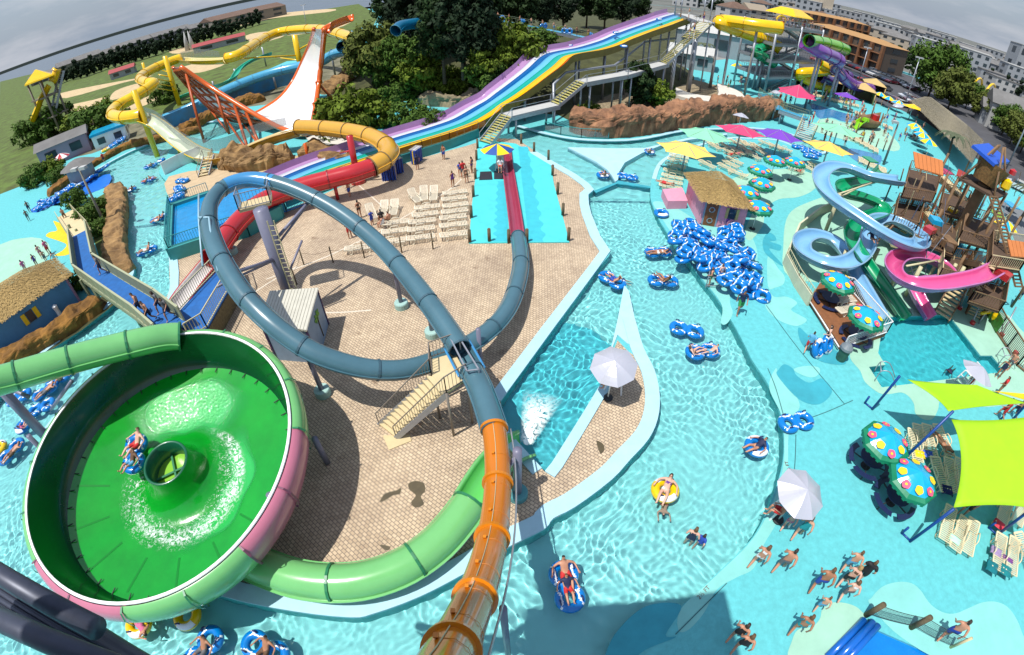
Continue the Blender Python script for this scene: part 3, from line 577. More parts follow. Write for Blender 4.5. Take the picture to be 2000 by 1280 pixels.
# stairs and platform at the open hatch of the loop slide
st = thing('hatch_stairs', 'tan stairs with brown railings climbing to the open hatch of the blue tube', 'stairs', at(765, 840))
zt = 2.95; A0, A1 = at(742, 833, 0), at(775, 858, 0); T0, T1 = at(843, 733, zt), at(872, 768, zt); D0, D1 = at(842, 700, zt), at(890, 692, zt); D2 = at(913, 742, zt)
g = MB(); n = 13; gr = MB()
for k in range(n):
    a = A0.lerp(T0, (k + .5) / n); b = A1.lerp(T1, (k + .5) / n); d = (T0 - A0) / n; dd = Vector((d.x, d.y, 0)) * .55
    zz = zt * (k + 1) / n
    vs = [a - dd, b - dd, b + dd, a + dd]; g.add([(v.x, v.y, zz) for v in vs] + [(v.x, v.y, zz - .12) for v in vs], [(0, 1, 2, 3), (7, 6, 5, 4), (0, 4, 5, 1), (1, 5, 6, 2), (2, 6, 7, 3), (3, 7, 4, 0)])
for f in g.f: pass
g.build('step', M_TAN, st)
g = MB(); q = [T0, T1, at(915, 738, zt), at(888, 690, zt), at(842, 703, zt)]; g.poly([(v.x, v.y) for v in q], zt - .1, zt + .02); g.build('platform', M_TAN, st)
for a, b in ((A0, T0), (A1, T1)): MB().bar(a + Vector((0, 0, .1)), b - Vector((0, 0, .1)), .06, .28).build('stringer', M_STEEL, st)
M_BRN = mat('brown_rail', (.19, .165, .14), .5)
for a, b in ((A0, T0), (A1, T1)): railing('railing', [a, b], .95, M_BRN, st, .17, .018)
railing('railing', [T1, D2], .95, M_BRN, st, .17, .018); railing('railing', [T0, D0, at(888, 684, zt)], .95, M_BRN, st, .17, .018)
for q in (T0, T1, D2, D0): pole(st, q.x, q.y, 0, zt, .06, M_BRN, 'leg')
g = MB(); q = [at(748, 852), at(800, 850), at(804, 862), at(760, 880)]; g.poly([(v.x, v.y) for v in q], 0, .05); g.build('landing_slab', M_TAN, st)
# open hatch boat on the tube
g = MB(); Ph = P3([(892, 672, 3.35), (906, 697, 3.3), (922, 727, 3.2)], .2); flume_mb(Ph, .52, 1.0, n=14, rimw=.1).build('open_hatch', [M_BG, M_SKY, M_SKY], loop)
g = MB(); a, b = at(897, 660, 3.8), at(935, 722, 3.8); g.bar(a, b, .06); c, d = at(880, 662, 3.8), at(912, 725, 3.8); g.bar(c, d, .06); g.bar(a, c, .06); g.bar(b, d, .06); g.bar(b, b - Vector((0, 0, .7)), .06); g.bar(a, a - Vector((0, 0, .7)), .06); g.build('guard_bar', M_STEEL, loop)
# ---------------------------------------------------------------- rainbow racer slide
rain = thing('rainbow_slide', 'wide six lane rainbow racing slide in purple, blue, teal and yellow stripes', 'water slide', at(800, 270))
Pr = P3([(1335, 30, 11.2), (1310, 37, 10.7), (1285, 46, 10.0), (1262, 54, 9.45), (1236, 63, 8.85), (1208, 74, 8.15), (1180, 86, 7.4), (1140, 98, 6.9), (1100, 105, 6.7), (1075, 113, 6.4), (1050, 135, 5.4), (1012, 165, 4.0), (975, 192, 2.8), (945, 212, 1.9), (900, 238, 1.1), (850, 256, .75), (800, 271, .6), (740, 290, .55), (680, 310, .55), (620, 330, .55), (560, 355, .55), (515, 376, .5)], .6)
LW = [('purple', (190, 148, 196), 1.25), ('white', (225, 225, 235), .75), ('blue', (10, 100, 170), .95), ('pale_blue', (110, 195, 232), .95), ('teal', (20, 180, 160), .95), ('yellow', (250, 196, 10), .95), ('orange', (235, 120, 10), .5)]
tot = sum(x[2] for x in LW); frr = frames(Pr); off = tot / 2
def lane(P, fr, a, b, hl, hr, nm, col, par):
    mdl = [(a, hl), (a + (b - a) * .1, .1), (a + (b - a) * .3, .02), (a + (b - a) * .7, .02), (a + (b - a) * .9, .1), (b, hr), (b, -.2), (a, -.2)]
    g = MB(); g.smooth = False; vs = []; m_ = len(mdl)
    for p, (t, x, y) in zip(P, fr): xx = Vector((x.x, x.y, 0)).normalized(); vs += [p + xx * u + Vector((0, 0, 1)) * v for u, v in mdl]
    fs = [(i * m_ + k, i * m_ + (k + 1) % m_, (i + 1) * m_ + (k + 1) % m_, (i + 1) * m_ + k) for i in range(len(P) - 1) for k in range(m_)] + [list(range(m_))[::-1], [(len(P) - 1) * m_ + k for k in range(m_)]]
    g.add([tuple(v) for v in vs], fs); return g.build(nm, gloss('lane_' + col[0], col[1], .75), par)
for i, c in enumerate(LW):
    a, b = off, off - c[2]; off -= c[2]
    lane(Pr, frr, a, b, .75 if i == 0 else .2, .5 if i == 6 else .2, 'lane', c, rain)
g = MB(); M_OLV = mat('olive_underside', srgb(140, 126, 60, .8), .6, var=.2)
for i in range(0, len(Pr) - 1):
    p, q = Pr[i], Pr[i + 1]; x = frr[i][1]
    if p.z > 1.2:
        e = -(tot / 2 + .03); xx = Vector((x.x, x.y, 0)).normalized(); a = p + xx * e; g.v += [tuple(a + Vector((0, 0, .5))), tuple(a - Vector((0, 0, .45)))]
        if len(g.v) > 2: m_ = len(g.v); g.f.append([m_ - 4, m_ - 2, m_ - 1, m_ - 3]); g.mi.append(0); g.sm.append(False)
g.build('olive_side_wall', M_OLV, rain)
for k in range(6, len(Pr), 9):
    p = Pr[k]; x = frr[k][1]
    if p.z > 1.6:
        pole(rain, p.x - x.x * 2.2, p.y - x.y * 2.2, 0, p.z - .2, .16, M_STEEL); pole(rain, p.x + x.x * 2.2, p.y + x.y * 2.2, 0, p.z - .2, .16, M_STEEL)
        MB().bar(p - x * 2.9 - Vector((0, 0, .4)), p + x * 2.9 - Vector((0, 0, .4)), .2, .3).build('cross_beam', M_STEEL, rain)
g = MB(); g.tube([at(1081, 240), at(1081, 165, 4.3), at(1105, 142, 4.8), at(1200, 128, 5.2), at(1225, 110, 5.6), at(1260, 82, 6.6), at(1320, 75, 7.6)], .17, 8); g.build('pipe_truss', M_STEEL, rain)
# teal wall with a fence along the runout
rw = thing('runout_wall', 'teal wall with a grey rail along the lower edge of the rainbow slide', 'wall', at(850, 290))
g = MB(); W = ats([(935, 268), (880, 290), (827, 307), (760, 328), (700, 350), (620, 380), (560, 405)])
for a, b in zip(W, W[1:]): g.bar(a + Vector((0, 0, .45)), b + Vector((0, 0, .45)), .2, .9)
M_TEALW = mat('teal_wall_paint', srgb(60, 160, 160, .75), .6, var=.15); g.build('wall_panel', M_TEALW, rw)
railing('railing', [p + Vector((0, 0, .9)) for p in W], .9, M_SAGE, rw, 1.2, .025)
# ---------------------------------------------------------------- raised landing tank at the end of the slide
tank = thing('landing_tank', 'raised teal landing tank of bright blue water behind the blue tube', 'pool', at(400, 440))
TP = [(p.x, p.y) for p in ats([(334, 402), (408, 377), (520, 345), (545, 405), (480, 440), (330, 488)], 1.0)]
def ring_wall(pts, z0, z1, th, m, nm, par):
    g = MB(); n = len(pts)
    for i in range(n):
        a, b = Vector((*pts[i], 0)), Vector((*pts[(i + 1) % n], 0)); g.bar(a + Vector((0, 0, (z0 + z1) / 2)), b + Vector((0, 0, (z0 + z1) / 2)), th, z1 - z0)
    return g.build(nm, m, par)
ring_wall(TP, 0, 1.15, .5, M_TEALW, 'tank_wall', tank)
g = MB(); g.poly(TP, .85); g.build('tank_water', mat('tank_water', srgb(20, 150, 215, .75), .1, var=.25, vs_=1.3, bump=.5, bs=5), tank)
for a, b in ((0, 1), (0, 5), (5, 4)): railing('railing', [Vector((*TP[a], 1.15)), Vector((*TP[b], 1.15))], .95, M_TEALW, tank, .22, .022)
g = MB(); q = ats([(436, 462), (490, 438), (560, 415), (600, 400)]);
for a, b in zip(q, q[1:]): railing('blue_fence', [a, b], 1.1, mat('bright_blue_fence', srgb(30, 140, 225, .75), .4), tank, .14, .03)
# ---------------------------------------------------------------- yellow and red raft slide
M_YEL = gloss('slide_yellow', (252, 206, 6), .8); M_YELD = mat('slide_yellow_flange', srgb(215, 160, 5, .7), .4); M_GOLD = gloss('slide_gold', (226, 172, 62), .75); M_GOLDD = mat('gold_flange', (.2, .13, .05), .5)
M_RED = gloss('slide_red', (205, 46, 52), .72); M_REDD = mat('red_flange', (.25, .02, .025), .4); M_ORG = gloss('slide_orange', (232, 104, 20), .75)
yr = thing('yellow_red_slide', 'long raft slide winding from a yellow tube to a golden tube and a red end', 'water slide', at(540, 380))
tube_mb(P3([(690, 76, 8.9), (640, 60, 9.2), (600, 57, 9.1), (550, 62, 9.0), (520, 73, 8.7), (490, 92, 8.4), (465, 108, 8.1), (443, 114, 8.0)], .6), .95, 4.5).build('yellow_tube', [M_YEL, M_YELD], yr)
flume_mb(P3([(443, 114, 8.0), (410, 116, 8.2), (375, 116, 8.4), (350, 114, 8.4)], .5), .95, 1.0).build('yellow_flume', [gloss('wet_yellow', (235, 222, 150), .8), M_YEL, M_YEL], yr)
tube_mb(P3([(355, 113, 8.4), (335, 120, 8.3), (305, 132, 8.1), (280, 146, 7.9), (274, 155, 7.8), (288, 162, 7.7), (301, 163, 7.5), (288, 174, 7.2), (262, 190, 6.9), (238, 203, 6.6), (221, 217, 6.3), (222, 226, 6.2), (238, 230, 6.1), (262, 228, 6.0), (276, 226, 5.9)], .5), .95, 4.0).build('yellow_tube', [M_YEL, M_YELD], yr)
flume_mb(P3([(274, 228, 5.7), (290, 232, 5.5), (310, 244, 4.5), (330, 260, 3.3), (352, 278, 2.2), (375, 293, 1.5), (400, 303, 1.2)], .4), 1.0, 1.0, roll=-.15).build('yellow_flume', [gloss('wet_flume', (214, 222, 196), .8), M_YEL, M_YEL], yr)
flume_mb(P3([(392, 303, 1.2), (425, 306, 1.1), (460, 295, 1.3), (500, 277, 1.9), (540, 262, 2.4), (585, 249, 2.7)], .4), 1.0, 1.0, roll=.1).build('golden_flume', [gloss('wet_gold', (225, 200, 140), .75), M_GOLD, M_GOLD], yr)
tube_mb(P3([(583, 249, 2.9), (620, 250, 2.9), (670, 255, 2.85), (715, 264, 2.8), (746, 278, 2.7), (760, 294, 2.6), (752, 312, 2.45), (726, 327, 2.3)]), .86, 3.6).build('golden_tube', [M_GOLD, M_GOLDD], yr)
tube_mb(P3([(726, 327, 2.3), (690, 339, 2.2), (650, 349, 2.1), (600, 362, 2.0), (550, 378, 1.9), (505, 400, 1.8), (462, 438, 1.7), (432, 478, 1.6), (412, 506, 1.5)]), .8, 3.6).build('red_tube', [M_RED, M_REDD], yr)
flume_mb(P3([(412, 506, 1.5), (392, 530, 1.35), (370, 557, 1.15), (352, 583, 1.0), (338, 607, .9)]), .85, 1.0).build('red_flume', [gloss('wet_white', (232, 225, 220), .8), M_RED, M_RED], yr)
g = MB(); g.smooth = True
for (cx, cy, cz, rr) in ((752, 288, 2.75, .5), (736, 306, 2.6, .45)):
    pass
for q, t, r in (((306, 302), 9.5, .42), ((351, 206), 10.3, .5), ((592, 157), 9.0, .55), ((295, 175), 7.6, .4)): p = at(*q); pole(yr, p.x, p.y, -.9 if q[0] == 306 else 0, t, r, M_YEL)
for q, t, m in (((700, 357), 4.6, M_RED), ((478, 316), 1.6, M_ORG), ((603, 314), 2.0, M_ORG), ((660, 390), 1.6, M_RED), ((455, 495), 1.2, M_ORG), ((350, 300), .8, M_YEL)): p = at(*q); pole(yr, p.x, p.y, 0, t, .3 if t > 4 else .16, m)
p = at(700, 357); footing(yr, p.x, p.y, .7, .3, M_RED); p = at(455, 495); footing(yr, p.x, p.y, .45, .4)
g = MB(); p = at(700, 357); g.tube([(p.x, p.y, 3.2), at(665, 300, 2.0)], .12); g.tube([(p.x, p.y, 2.0), at(655, 345, 1.6)], .1); g.tube([(p.x, p.y, 1.4), at(740, 318, 1.8)], .12); g.build('red_brace', M_RED, yr)
g = MB(); p = at(351, 206)
for k in range(5): g.tube([(p.x, p.y, 3 + k), at(285 + 8 * k, 170 - 8 * k, 7.2)], .12)
g.build('yellow_brace', M_YEL, yr); g = MB(); q = at(592, 157); g.tube([(q.x, q.y, 5), at(470, 115, 7)], .14); g.tube([(q.x, q.y, 6), at(630, 72, 8)], .14); g.tube([(q.x, q.y, 4), at(520, 110, 4)], .14); g.build('yellow_brace', M_YEL, yr)
# smoky clear splash screens beside the flumes
m = bpy.data.materials.new('smoky_screen'); m.use_nodes = True; nt = m.node_tree; b = nt.nodes['Principled BSDF']; b.inputs['Base Color'].default_value = (.25, .27, .26, 1); b.inputs['Roughness'].default_value = .15
tr = nt.nodes.new('ShaderNodeBsdfTransparent'); mxs = nt.nodes.new('ShaderNodeMixShader'); mxs.inputs[0].default_value = .35; nt.links.new(tr.outputs[0], mxs.inputs[1]); nt.links.new(b.outputs[0], mxs.inputs[2]); nt.links.new(mxs.outputs[0], nt.nodes['Material Output'].inputs[0]); M_SMOKE = m
def screen(A, dz, par, nm='splash_screen', m=None):
    g = MB(); n = len(A)
    for i, p in enumerate(A): g.v += [tuple(p), tuple(p + Vector((0, 0, dz * (.6 + .4 * math.sin(math.pi * i / (n - 1))))))]
    for i in range(n - 1): g.f.append([2 * i, 2 * i + 2, 2 * i + 3, 2 * i + 1]); g.mi.append(0); g.sm.append(False)
    o = g.build(nm, m or M_SMOKE, par); mo = o.modifiers.new('th', 'SOLIDIFY'); mo.thickness = .03; return o
screen(spline(ats([(285, 222, 6.6), (312, 236, 5.4), (340, 262, 3.6), (370, 285, 2.0), (410, 296, 1.6), (450, 288, 1.6), (500, 262, 2.2), (560, 245, 3.2)]), 4), 1.5, yr)
screen(spline(ats([(352, 112, 9.2), (390, 111, 9.2), (430, 111, 8.9)]), 4), 1.4, yr)
# ---------------------------------------------------------------- white and orange half-pipe
hp = thing('halfpipe_slide', 'towering white half-pipe slide with orange edges and an orange steel frame', 'water slide', at(560, 262))
near = spline(ats([(352, 130, 10.5), (400, 163, 7.4), (450, 195, 4.8), (500, 225, 2.6), (545, 249, 1.2), (585, 262, .7), (604, 256, .9), (614, 222, 1.9), (623, 160, 4.9), (630, 100, 9), (634, 57, 12.2)]), 6)
farr = spline(ats([(338, 132, 10.4), (368, 168, 6.6), (405, 203, 3.9), (440, 226, 2.0), (468, 232, 1.0), (492, 224, .8), (512, 214, 1.0), (546, 191, 1.8), (572, 158, 3.5), (591, 118, 6.5), (605, 85, 9.4), (613, 57, 12.2)]), 6)
def resn(P, n):
    L = [0]
    for a, b in zip(P, P[1:]): L.append(L[-1] + (b - a).length)
    out = []; j = 0
    for k in range(n):
        s = L[-1] * k / (n - 1)
        while j < len(L) - 2 and L[j + 1] < s: j += 1
        out.append(P[j].lerp(P[j + 1], (s - L[j]) / max(1e-6, L[j + 1] - L[j])))
    return out
n = 60; near = resn(near, n); farr = resn(farr, n)
g = MB(); g.smooth = True
for a, b in zip(near, farr):
    for k in range(9): g.v.append(tuple(a.lerp(b, k / 8)))
for i in range(n - 1):
    for k in range(8): g.f.append([i * 9 + k, i * 9 + k + 1, (i + 1) * 9 + k + 1, (i + 1) * 9 + k]); g.mi.append(0); g.sm.append(True)
M_ORGW = mat('halfpipe_white', (.82, .81, .8), .25, coat=.3); o = g.build('riding_surface', M_ORGW, hp)
g = MB(); g.tube(near, .36, 8); g.build('edge_rail', M_ORG, hp); g = MB(); g.tube(farr, .28, 8); g.build('edge_rail', M_ORG, hp)
M_RUST = mat('orange_frame', srgb(200, 88, 24, .7), .45, var=.15)
for k in range(0, 24, 3):
    a, b = near[k] - Vector((0, 0, .45)), farr[k] - Vector((0, 0, .45)); MB().bar(a, b, .18, .3).build('cross_beam', M_RUST, hp)
g = MB(); g.tube([p - Vector((0, 0, .55)) for p in farr[:26]], .2, 6); g.build('frame_chord', M_RUST, hp)
for f in (.25, .5, .75):
    g = MB(); g.tube([a.lerp(b, f) - Vector((0, 0, .42)) for a, b in zip(near[:26], farr[:26])], .16, 6); g.build('frame_chord', M_RUST, hp)
for q, k in (((399, 279), 1), ((448, 262), 8), ((487, 300), 13), ((510, 290), 16)):
    a = at(*q); g = MB(); g.tube([a, near[k] - Vector((0, 0, .5))], .2, 8); g.build('frame_leg', M_RUST, hp); g = MB(); g.tube([a, farr[min(k + 6, 25)] - Vector((0, 0, .5))], .15, 8); g.build('frame_leg', M_RUST, hp)
for k in (36, 41, 46):
    a = near[k] + Vector((1.5, 3.0, 0)); g = MB(); g.tube([(a.x, a.y, 0), near[k] - Vector((0, 0, .3))], .18, 8); g.build('frame_leg', M_RUST, hp)
    MB().box(near[k], (.7, .9, .5)).build('edge_bracket', M_ORG, hp)
tt = [near[-1], at(645, 45, 12.8), at(665, 36, 13.2), at(684, 29, 13.5)]
flume_mb(resample(spline(tt, 6), .5), .8, 1.0).build('start_flume', [M_ORG, M_ORG, M_ORG], hp)
screen(spline(ats([(400, 275, 0), (440, 262, 0), (500, 240, 0), (560, 250, 0)]), 4), 1.4, hp)
g = MB(); g.poly(rz([(595, 268), (640, 262), (690, 272), (735, 285), (690, 292), (640, 285), (605, 280)]), 0, .3); tag(g.build('runout_slab', mat('white_concrete', srgb(222, 216, 205, .8), .8, var=.12)), 'white concrete runout beside the foot of the orange edged half-pipe', 'slab')
# ---------------------------------------------------------------- slides further back
cy = thing('cyan_tube_slide', 'light blue tube slide curving behind the white half-pipe', 'water slide', at(430, 215))
M_CYAN = gloss('slide_cyan', (84, 178, 218), .75); M_CYAND = mat('cyan_flange', (.06, .22, .32), .4)
tube_mb(P3([(322, 232, .9), (370, 212, 1.6), (425, 184, 2.6), (475, 162, 3.3), (530, 143, 3.8), (580, 131, 4.1), (625, 121, 4.6), (645, 110, 5.4), (662, 103, 6.2), (680, 100, 6.6)], .5), .85, 4).build('tube', [M_CYAN, M_CYAND], cy)
tube_mb(P3([(668, 92, 7.4), (676, 78, 8.0), (695, 68, 8.5), (720, 62, 9)], .5), .9, 4).build('tube', [M_CYAN, M_CYAND], cy)
for q, t in (((430, 212), 2), ((540, 175), 3.4), ((595, 170), 3.6), ((655, 150), 5.4)): p = at(*q); pole(cy, p.x, p.y, 0, t, .2, M_STEEL)
MB().box(at(335, 235, .8), (3.2, 2.2, 1.7), .5).build('catch_box', mat('deep_cyan', srgb(20, 120, 165, .7), .5), cy)
tf = thing('teal_flume_slide', 'narrow teal flume winding behind the cyan tube slide', 'water slide', at(430, 180))
M_TEALF = gloss('slide_teal', (46, 196, 168), .75)
flume_mb(P3([(527, 103, 6), (500, 112, 5.5), (478, 124, 4.9), (465, 136, 4.2), (455, 150, 3.5), (430, 163, 2.8), (400, 171, 2.2), (370, 180, 1.6), (345, 190, 1.0)], .5), .6, 1.0).build('flume', [M_TEALF] * 3, tf)
for q, t in (((465, 165), 3.5), ((420, 178), 2.2), ((520, 130), 5)): p = at(*q); pole(tf, p.x, p.y, 0, t, .2, M_STEEL)
dt = thing('dark_blue_tube_slide', 'dark blue tube slide showing among the pine trees', 'water slide', atd(810, 45, 84) * 1)
dt.location.z = 5
P = [atd(x, y, d) for x, y, d in ((773, 60, 64), (782, 52, 65), (800, 48, 66), (825, 45, 67), (845, 43, 68), (856, 48, 70))]
tube_mb(resample(spline(P, 8), .5), .72, 3).build('tube', [gloss('slide_dark_blue', (20, 118, 160), .6), M_CYAND], dt)
mw = thing('mural_wall', 'long blue wall painted with waves below the cyan tube', 'wall', at(450, 205))
g = MB(); W = ats([(325, 255), (400, 222), (470, 197), (540, 172), (590, 160)])
for a, b in zip(W, W[1:]): g.bar(a + Vector((0, 0, 1.2)), b + Vector((0, 0, 1.2)), .3, 2.4)
g.build('wall_panel', mat('mural_blue', srgb(40, 140, 200, .75), .6, var=.7, vs_=.35, dirt=(.25, .55, .7)), mw)
yt = thing('yellow_slide_tower', 'distant yellow canopied slide tower with a yellow chute and grey stairs', 'slide tower', atd(100, 190, 150)); yt.location.z = 0
D = 135.; T = lambda x, y, d=D: atd(x, y, d)
base = T(95, 200); cz = T(95, 150).z
g = MB(); 
for dx, dy in ((-2, -2), (2, -2), (2, 2), (-2, 2)): g.tube([(base.x + dx, base.y + dy, 0), (base.x + dx, base.y + dy, cz)], .25, 6)
for z in (cz * .35, cz * .7): g.box((base.x, base.y, z), (5, 5, .3))
g.build('tower_frame', mat('weathered_timber', (.2, .17, .13), .8), yt)
g = MB(); g.lathe([(4.6, 0), (4.4, .3), (.2, 2.4), (0, 2.4)], 4, Matrix.Translation((base.x, base.y, cz))); g.build('canopy', M_YEL, yt)
flume_mb(resample(spline([T(84, 160), T(78, 170), T(66, 190), T(60, 208), T(50, 232)], 6), .6), 2.2, .7).build('chute', [M_YEL] * 3, yt)
tube_mb(resample(spline([T(108, 140), T(112, 134), T(108, 148), T(102, 162), T(104, 152)], 5), .5), .9, 3).build('tube', [M_YEL, M_YELD], yt)
g = MB(); a, b = T(104, 220), T(120, 140)
for s in (-.8, .8): g.bar(a + Vector((s, 0, 0)), b + Vector((s, 0, 0)), .2, .5)
for k in range(24): q = a.lerp(b, k / 23); g.box(q, (1.6, .4, .08))
g.build('stairs', M_STEEL, yt)
# ---------------------------------------------------------------- stairs and walkways of the rainbow slide
def stair(root, A, B, wd, m_step, m_rail, nstep=None, rail=1.0, pick=False, mstr=None, step=.5):
    A, B = Vector(A), Vector(B); n = nstep or max(3, round((B.z - A.z) / .2)); d = B - A; h = Vector((d.x, d.y, 0)); x = Vector((h.y, -h.x, 0)).normalized() * wd / 2; hh = h / n
    g = MB()
    for k in range(n):
        p = A + h * ((k + .5) / n); z = A.z + d.z * (k + 1) / n
        vs = [p - x - hh * .42, p + x - hh * .42, p + x + hh * .42, p - x + hh * .42]
        g.add([(v.x, v.y, z) for v in vs] + [(v.x, v.y, z - .07) for v in vs], [(0, 1, 2, 3), (7, 6, 5, 4), (0, 4, 5, 1), (1, 5, 6, 2), (2, 6, 7, 3), (3, 7, 4, 0)])
    g.build('tread', m_step, root)
    for s in (-1, 1):
        MB().bar(A + x * s * 1.04, B + x * s * 1.04, .08, .35).build('stringer', mstr or M_STEEL, root)
        railing('handrail', [A + x * s, B + x * s], rail, m_rail, root, step, .022, pick)
def walkway(root, A, B, wd, m_deck_, m_rail, rail=1.0, pick=False, step=.5, legs=True, mstr=None):
    A, B = Vector(A), Vector(B); d = B - A; x = Vector((d.y, -d.x, 0)).normalized() * wd / 2; g = MB(); g.bar(A, B, wd, .14); g.build('walkway_deck', m_deck_, root)
    for s in (-1, 1):
        MB().bar(A + x * s * 1.02 - Vector((0, 0, .2)), B + x * s * 1.02 - Vector((0, 0, .2)), .08, .4).build('beam', mstr or M_STEEL, root); railing('handrail', [A + x * s, B + x * s], rail, m_rail, root, step, .022, pick)
        if legs:
            for q in (A + d * .1, B - d * .1): pole(root, q.x + x.x * s * .8, q.y + x.y * s * .8, 0, q.z - .1, .12, M_STEEL, 'leg')
rs = thing('rainbow_stairs', 'long grey steel stairs and walkways climbing beside the rainbow slide', 'stairs', at(1040, 245))
S0, S1, S2, S3, S4, S5 = at(948, 280, .1), at(990, 226, 2.4), at(1084, 204, 2.6), at(1136, 160, 4.9), at(1215, 146, 5.0), at(1296, 124, 5.2)
stair(rs, S0, S1, 1.7, mat('yellow_tread', srgb(205, 196, 120, .7), .7), M_STEEL); walkway(rs, S1, S2, 1.8, mat('walk_grey', (.42, .42, .40), .8, var=.1), M_STEEL)
stair(rs, S2, S3, 1.7, MATS['yellow_tread'], M_STEEL); walkway(rs, S3, S4, 1.8, MATS['walk_grey'], M_STEEL); walkway(rs, S4, S5, 1.8, MATS['walk_grey'], M_STEEL)
S6, S7 = at(1345, 76, 9.0), at(1378, 44, 11.2); stair(rs, S5, S6, 2.2, MATS['yellow_tread'], M_STEEL); stair(rs, S6, S7, 2.2, MATS['yellow_tread'], M_STEEL)
walkway(rs, S7, at(1335, 28, 11.4), 3.0, MATS['walk_grey'], M_STEEL)
for q in ((1320, 100, 7), (1362, 60, 10)): p = at(*q); pole(rs, p.x, p.y, 0, q[2], .3, M_STEEL, 'leg')
g = MB()
c = at(1352, 34, 11.4)
for dx in (-2.5, 2.5):
    for dy in (-1.5, 1.5): MB().tube([(c.x + dx, c.y + dy, 11.4), (c.x + dx, c.y + dy, 15)], .12, 6).build('canopy_post', M_STEEL, rs)
for dx in (-2.5, 0, 2.5): g = MB(); g.tube([(c.x + dx, c.y - 2, 15), (c.x + dx, c.y, 16.2), (c.x + dx, c.y + 2, 15)], .1, 6); g.build('canopy_truss', M_STEEL, rs)
# ---------------------------------------------------------------- landing deck in the plaza, bollards, mats
ld = thing('landing_deck', 'turquoise painted landing deck with wavy stripes either side of the maroon runout', 'deck', at(1010, 400))
DK = rz([(934, 274), (928, 353), (922, 400), (916, 477), (1112, 475), (1102, 436), (1082, 362), (1075, 320), (1007, 282)]); g = MB(); g.poly(DK, 0, .08); g.build('deck_slab', mat('turquoise_paint', srgb(84, 220, 222, .75), .6, var=.12, vs_=1), ld)
def wavy(xl, xr, y0, y1, amp, left):
    A, B = [], []
    for k in range(60):
        t = k / 59; y = y0 + (y1 - y0) * t; w = amp * math.sin(k * .95) * (.5 + t)
        A.append((xl[0] + (xl[1] - xl[0]) * t + (w if left else 0), y)); B.append((xr[0] + (xr[1] - xr[0]) * t + (0 if left else w), y))
    return rz(A + B[::-1])
g = MB(); g.poly(wavy((972, 966), (992, 992), 356, 474, 3, True), .085); g.poly(wavy((1012, 1033), (1030, 1064), 288, 474, 3, False), .085)
g.build('wavy_stripe', mat('aqua_paint', srgb(64, 198, 214, .75), .6, var=.12), ld)
for q in ([(938, 338), (960, 337), (962, 353), (936, 354)], [(965, 337), (989, 337), (989, 352), (965, 352)]):
    g = MB(); g.poly(rz(q), .08, .12); tag(g.build('rubber_mat', mat('mat_black', (.018, .02, .03), .8, var=.3, vs_=4)), 'black rubber mat on the turquoise deck, %s' % ('beside the maroon runout' if q[0][0] > 950 else 'nearer the row of loungers'), 'mat')
M_LOG = mat('bollard_wood', srgb(112, 98, 74, .75), .9, var=.35, vs_=4)
BOL = [(933, 291), (931, 314), (929, 351), (925, 386), (921, 427), (918, 475), (956, 473), (994, 475), (1029, 474), (1110, 471), (1099, 422), (1089, 380), (1079, 344), (1071, 314), (1043, 298), (1018, 281)]
g = MB(); g.tube([(0, 0, 0), (0, 0, 1.05)], .12, 10); g.lathe([(.12, 1.05), (.09, 1.1), (0, 1.11)], 10); b0 = g.build('log_bollard', M_LOG)
side = ['left edge of the turquoise deck', 'front edge of the turquoise deck', 'right edge of the turquoise deck']
ordn = ['first', 'second', 'third', 'fourth', 'fifth', 'sixth', 'seventh', 'eighth', 'ninth', 'tenth', 'eleventh', 'twelfth']
cnt = {}
for i, q in enumerate(BOL):
    o = b0 if i == 0 else dup(b0, (0, 0, 0)); o.location = at(*q); s = 0 if i < 6 else 1 if i < 10 else 2; cnt[s] = cnt.get(s, 0) + 1
    tag(o, '%s log bollard on the %s, from the %s' % (ordn[cnt[s] - 1], side[s], ('stairs end', 'lounger side', 'camera end')[s]), 'bollard', 'log bollards around the turquoise deck')
g = MB(); g.tube([(0, 0, 0), (0, 0, 1.3)], .05, 8); p0 = g.build('fence_post', M_LOG)
PST = [(846, 487), (785, 494), (712, 504), (651, 513), (594, 518), (580, 556)]
for i, q in enumerate(PST):
    o = p0 if i == 0 else dup(p0, (0, 0, 0)); o.location = at(*q); tag(o, '%s thin wooden post on the plaza, counting from the turquoise deck' % ordn[i], 'post', 'thin posts across the plaza')
g = MB()
for a, b in zip(PST, PST[1:]):
    P = [at(*a) + Vector((0, 0, 1.0)), at(*a).lerp(at(*b), .5) + Vector((0, 0, .8)), at(*b) + Vector((0, 0, 1.0))]; g.tube(spline(P, 5), .012, 4)
tag(g.build('rope', M_LOG), 'thin rope slung between the wooden posts across the plaza', 'rope')
# white floor lines on the plaza
for q in ([(520, 545), (640, 500), (760, 440), (870, 375), (900, 350)], [(600, 598), (640, 610), (725, 605)], [(700, 360), (745, 400)], [(470, 590), (520, 555), (580, 520)]): band('plaza_line', q, .12, .004, .012, mat('worn_white_line', srgb(232, 220, 200, .75), .8, var=.2, vs_=3), 1, 3)
# damp stains on the paving
st_m = mat('damp_stain', (.09, .07, .035), .5, var=.3, vs_=2)
for q in ([(742, 980), (752, 965), (775, 958), (783, 953), (781, 965), (768, 968), (752, 978)], [(798, 945), (812, 940), (828, 945), (830, 960), (822, 970), (828, 985), (812, 992), (803, 982), (812, 968), (800, 957)], [(1165, 862), (1178, 868), (1180, 880), (1172, 886)], [(742, 1065), (762, 1068), (756, 1076)]):
    g = MB(); g.poly(flat(q, 4), .012); tag(g.build('damp_patch', st_m), None, None, None, 'structure')
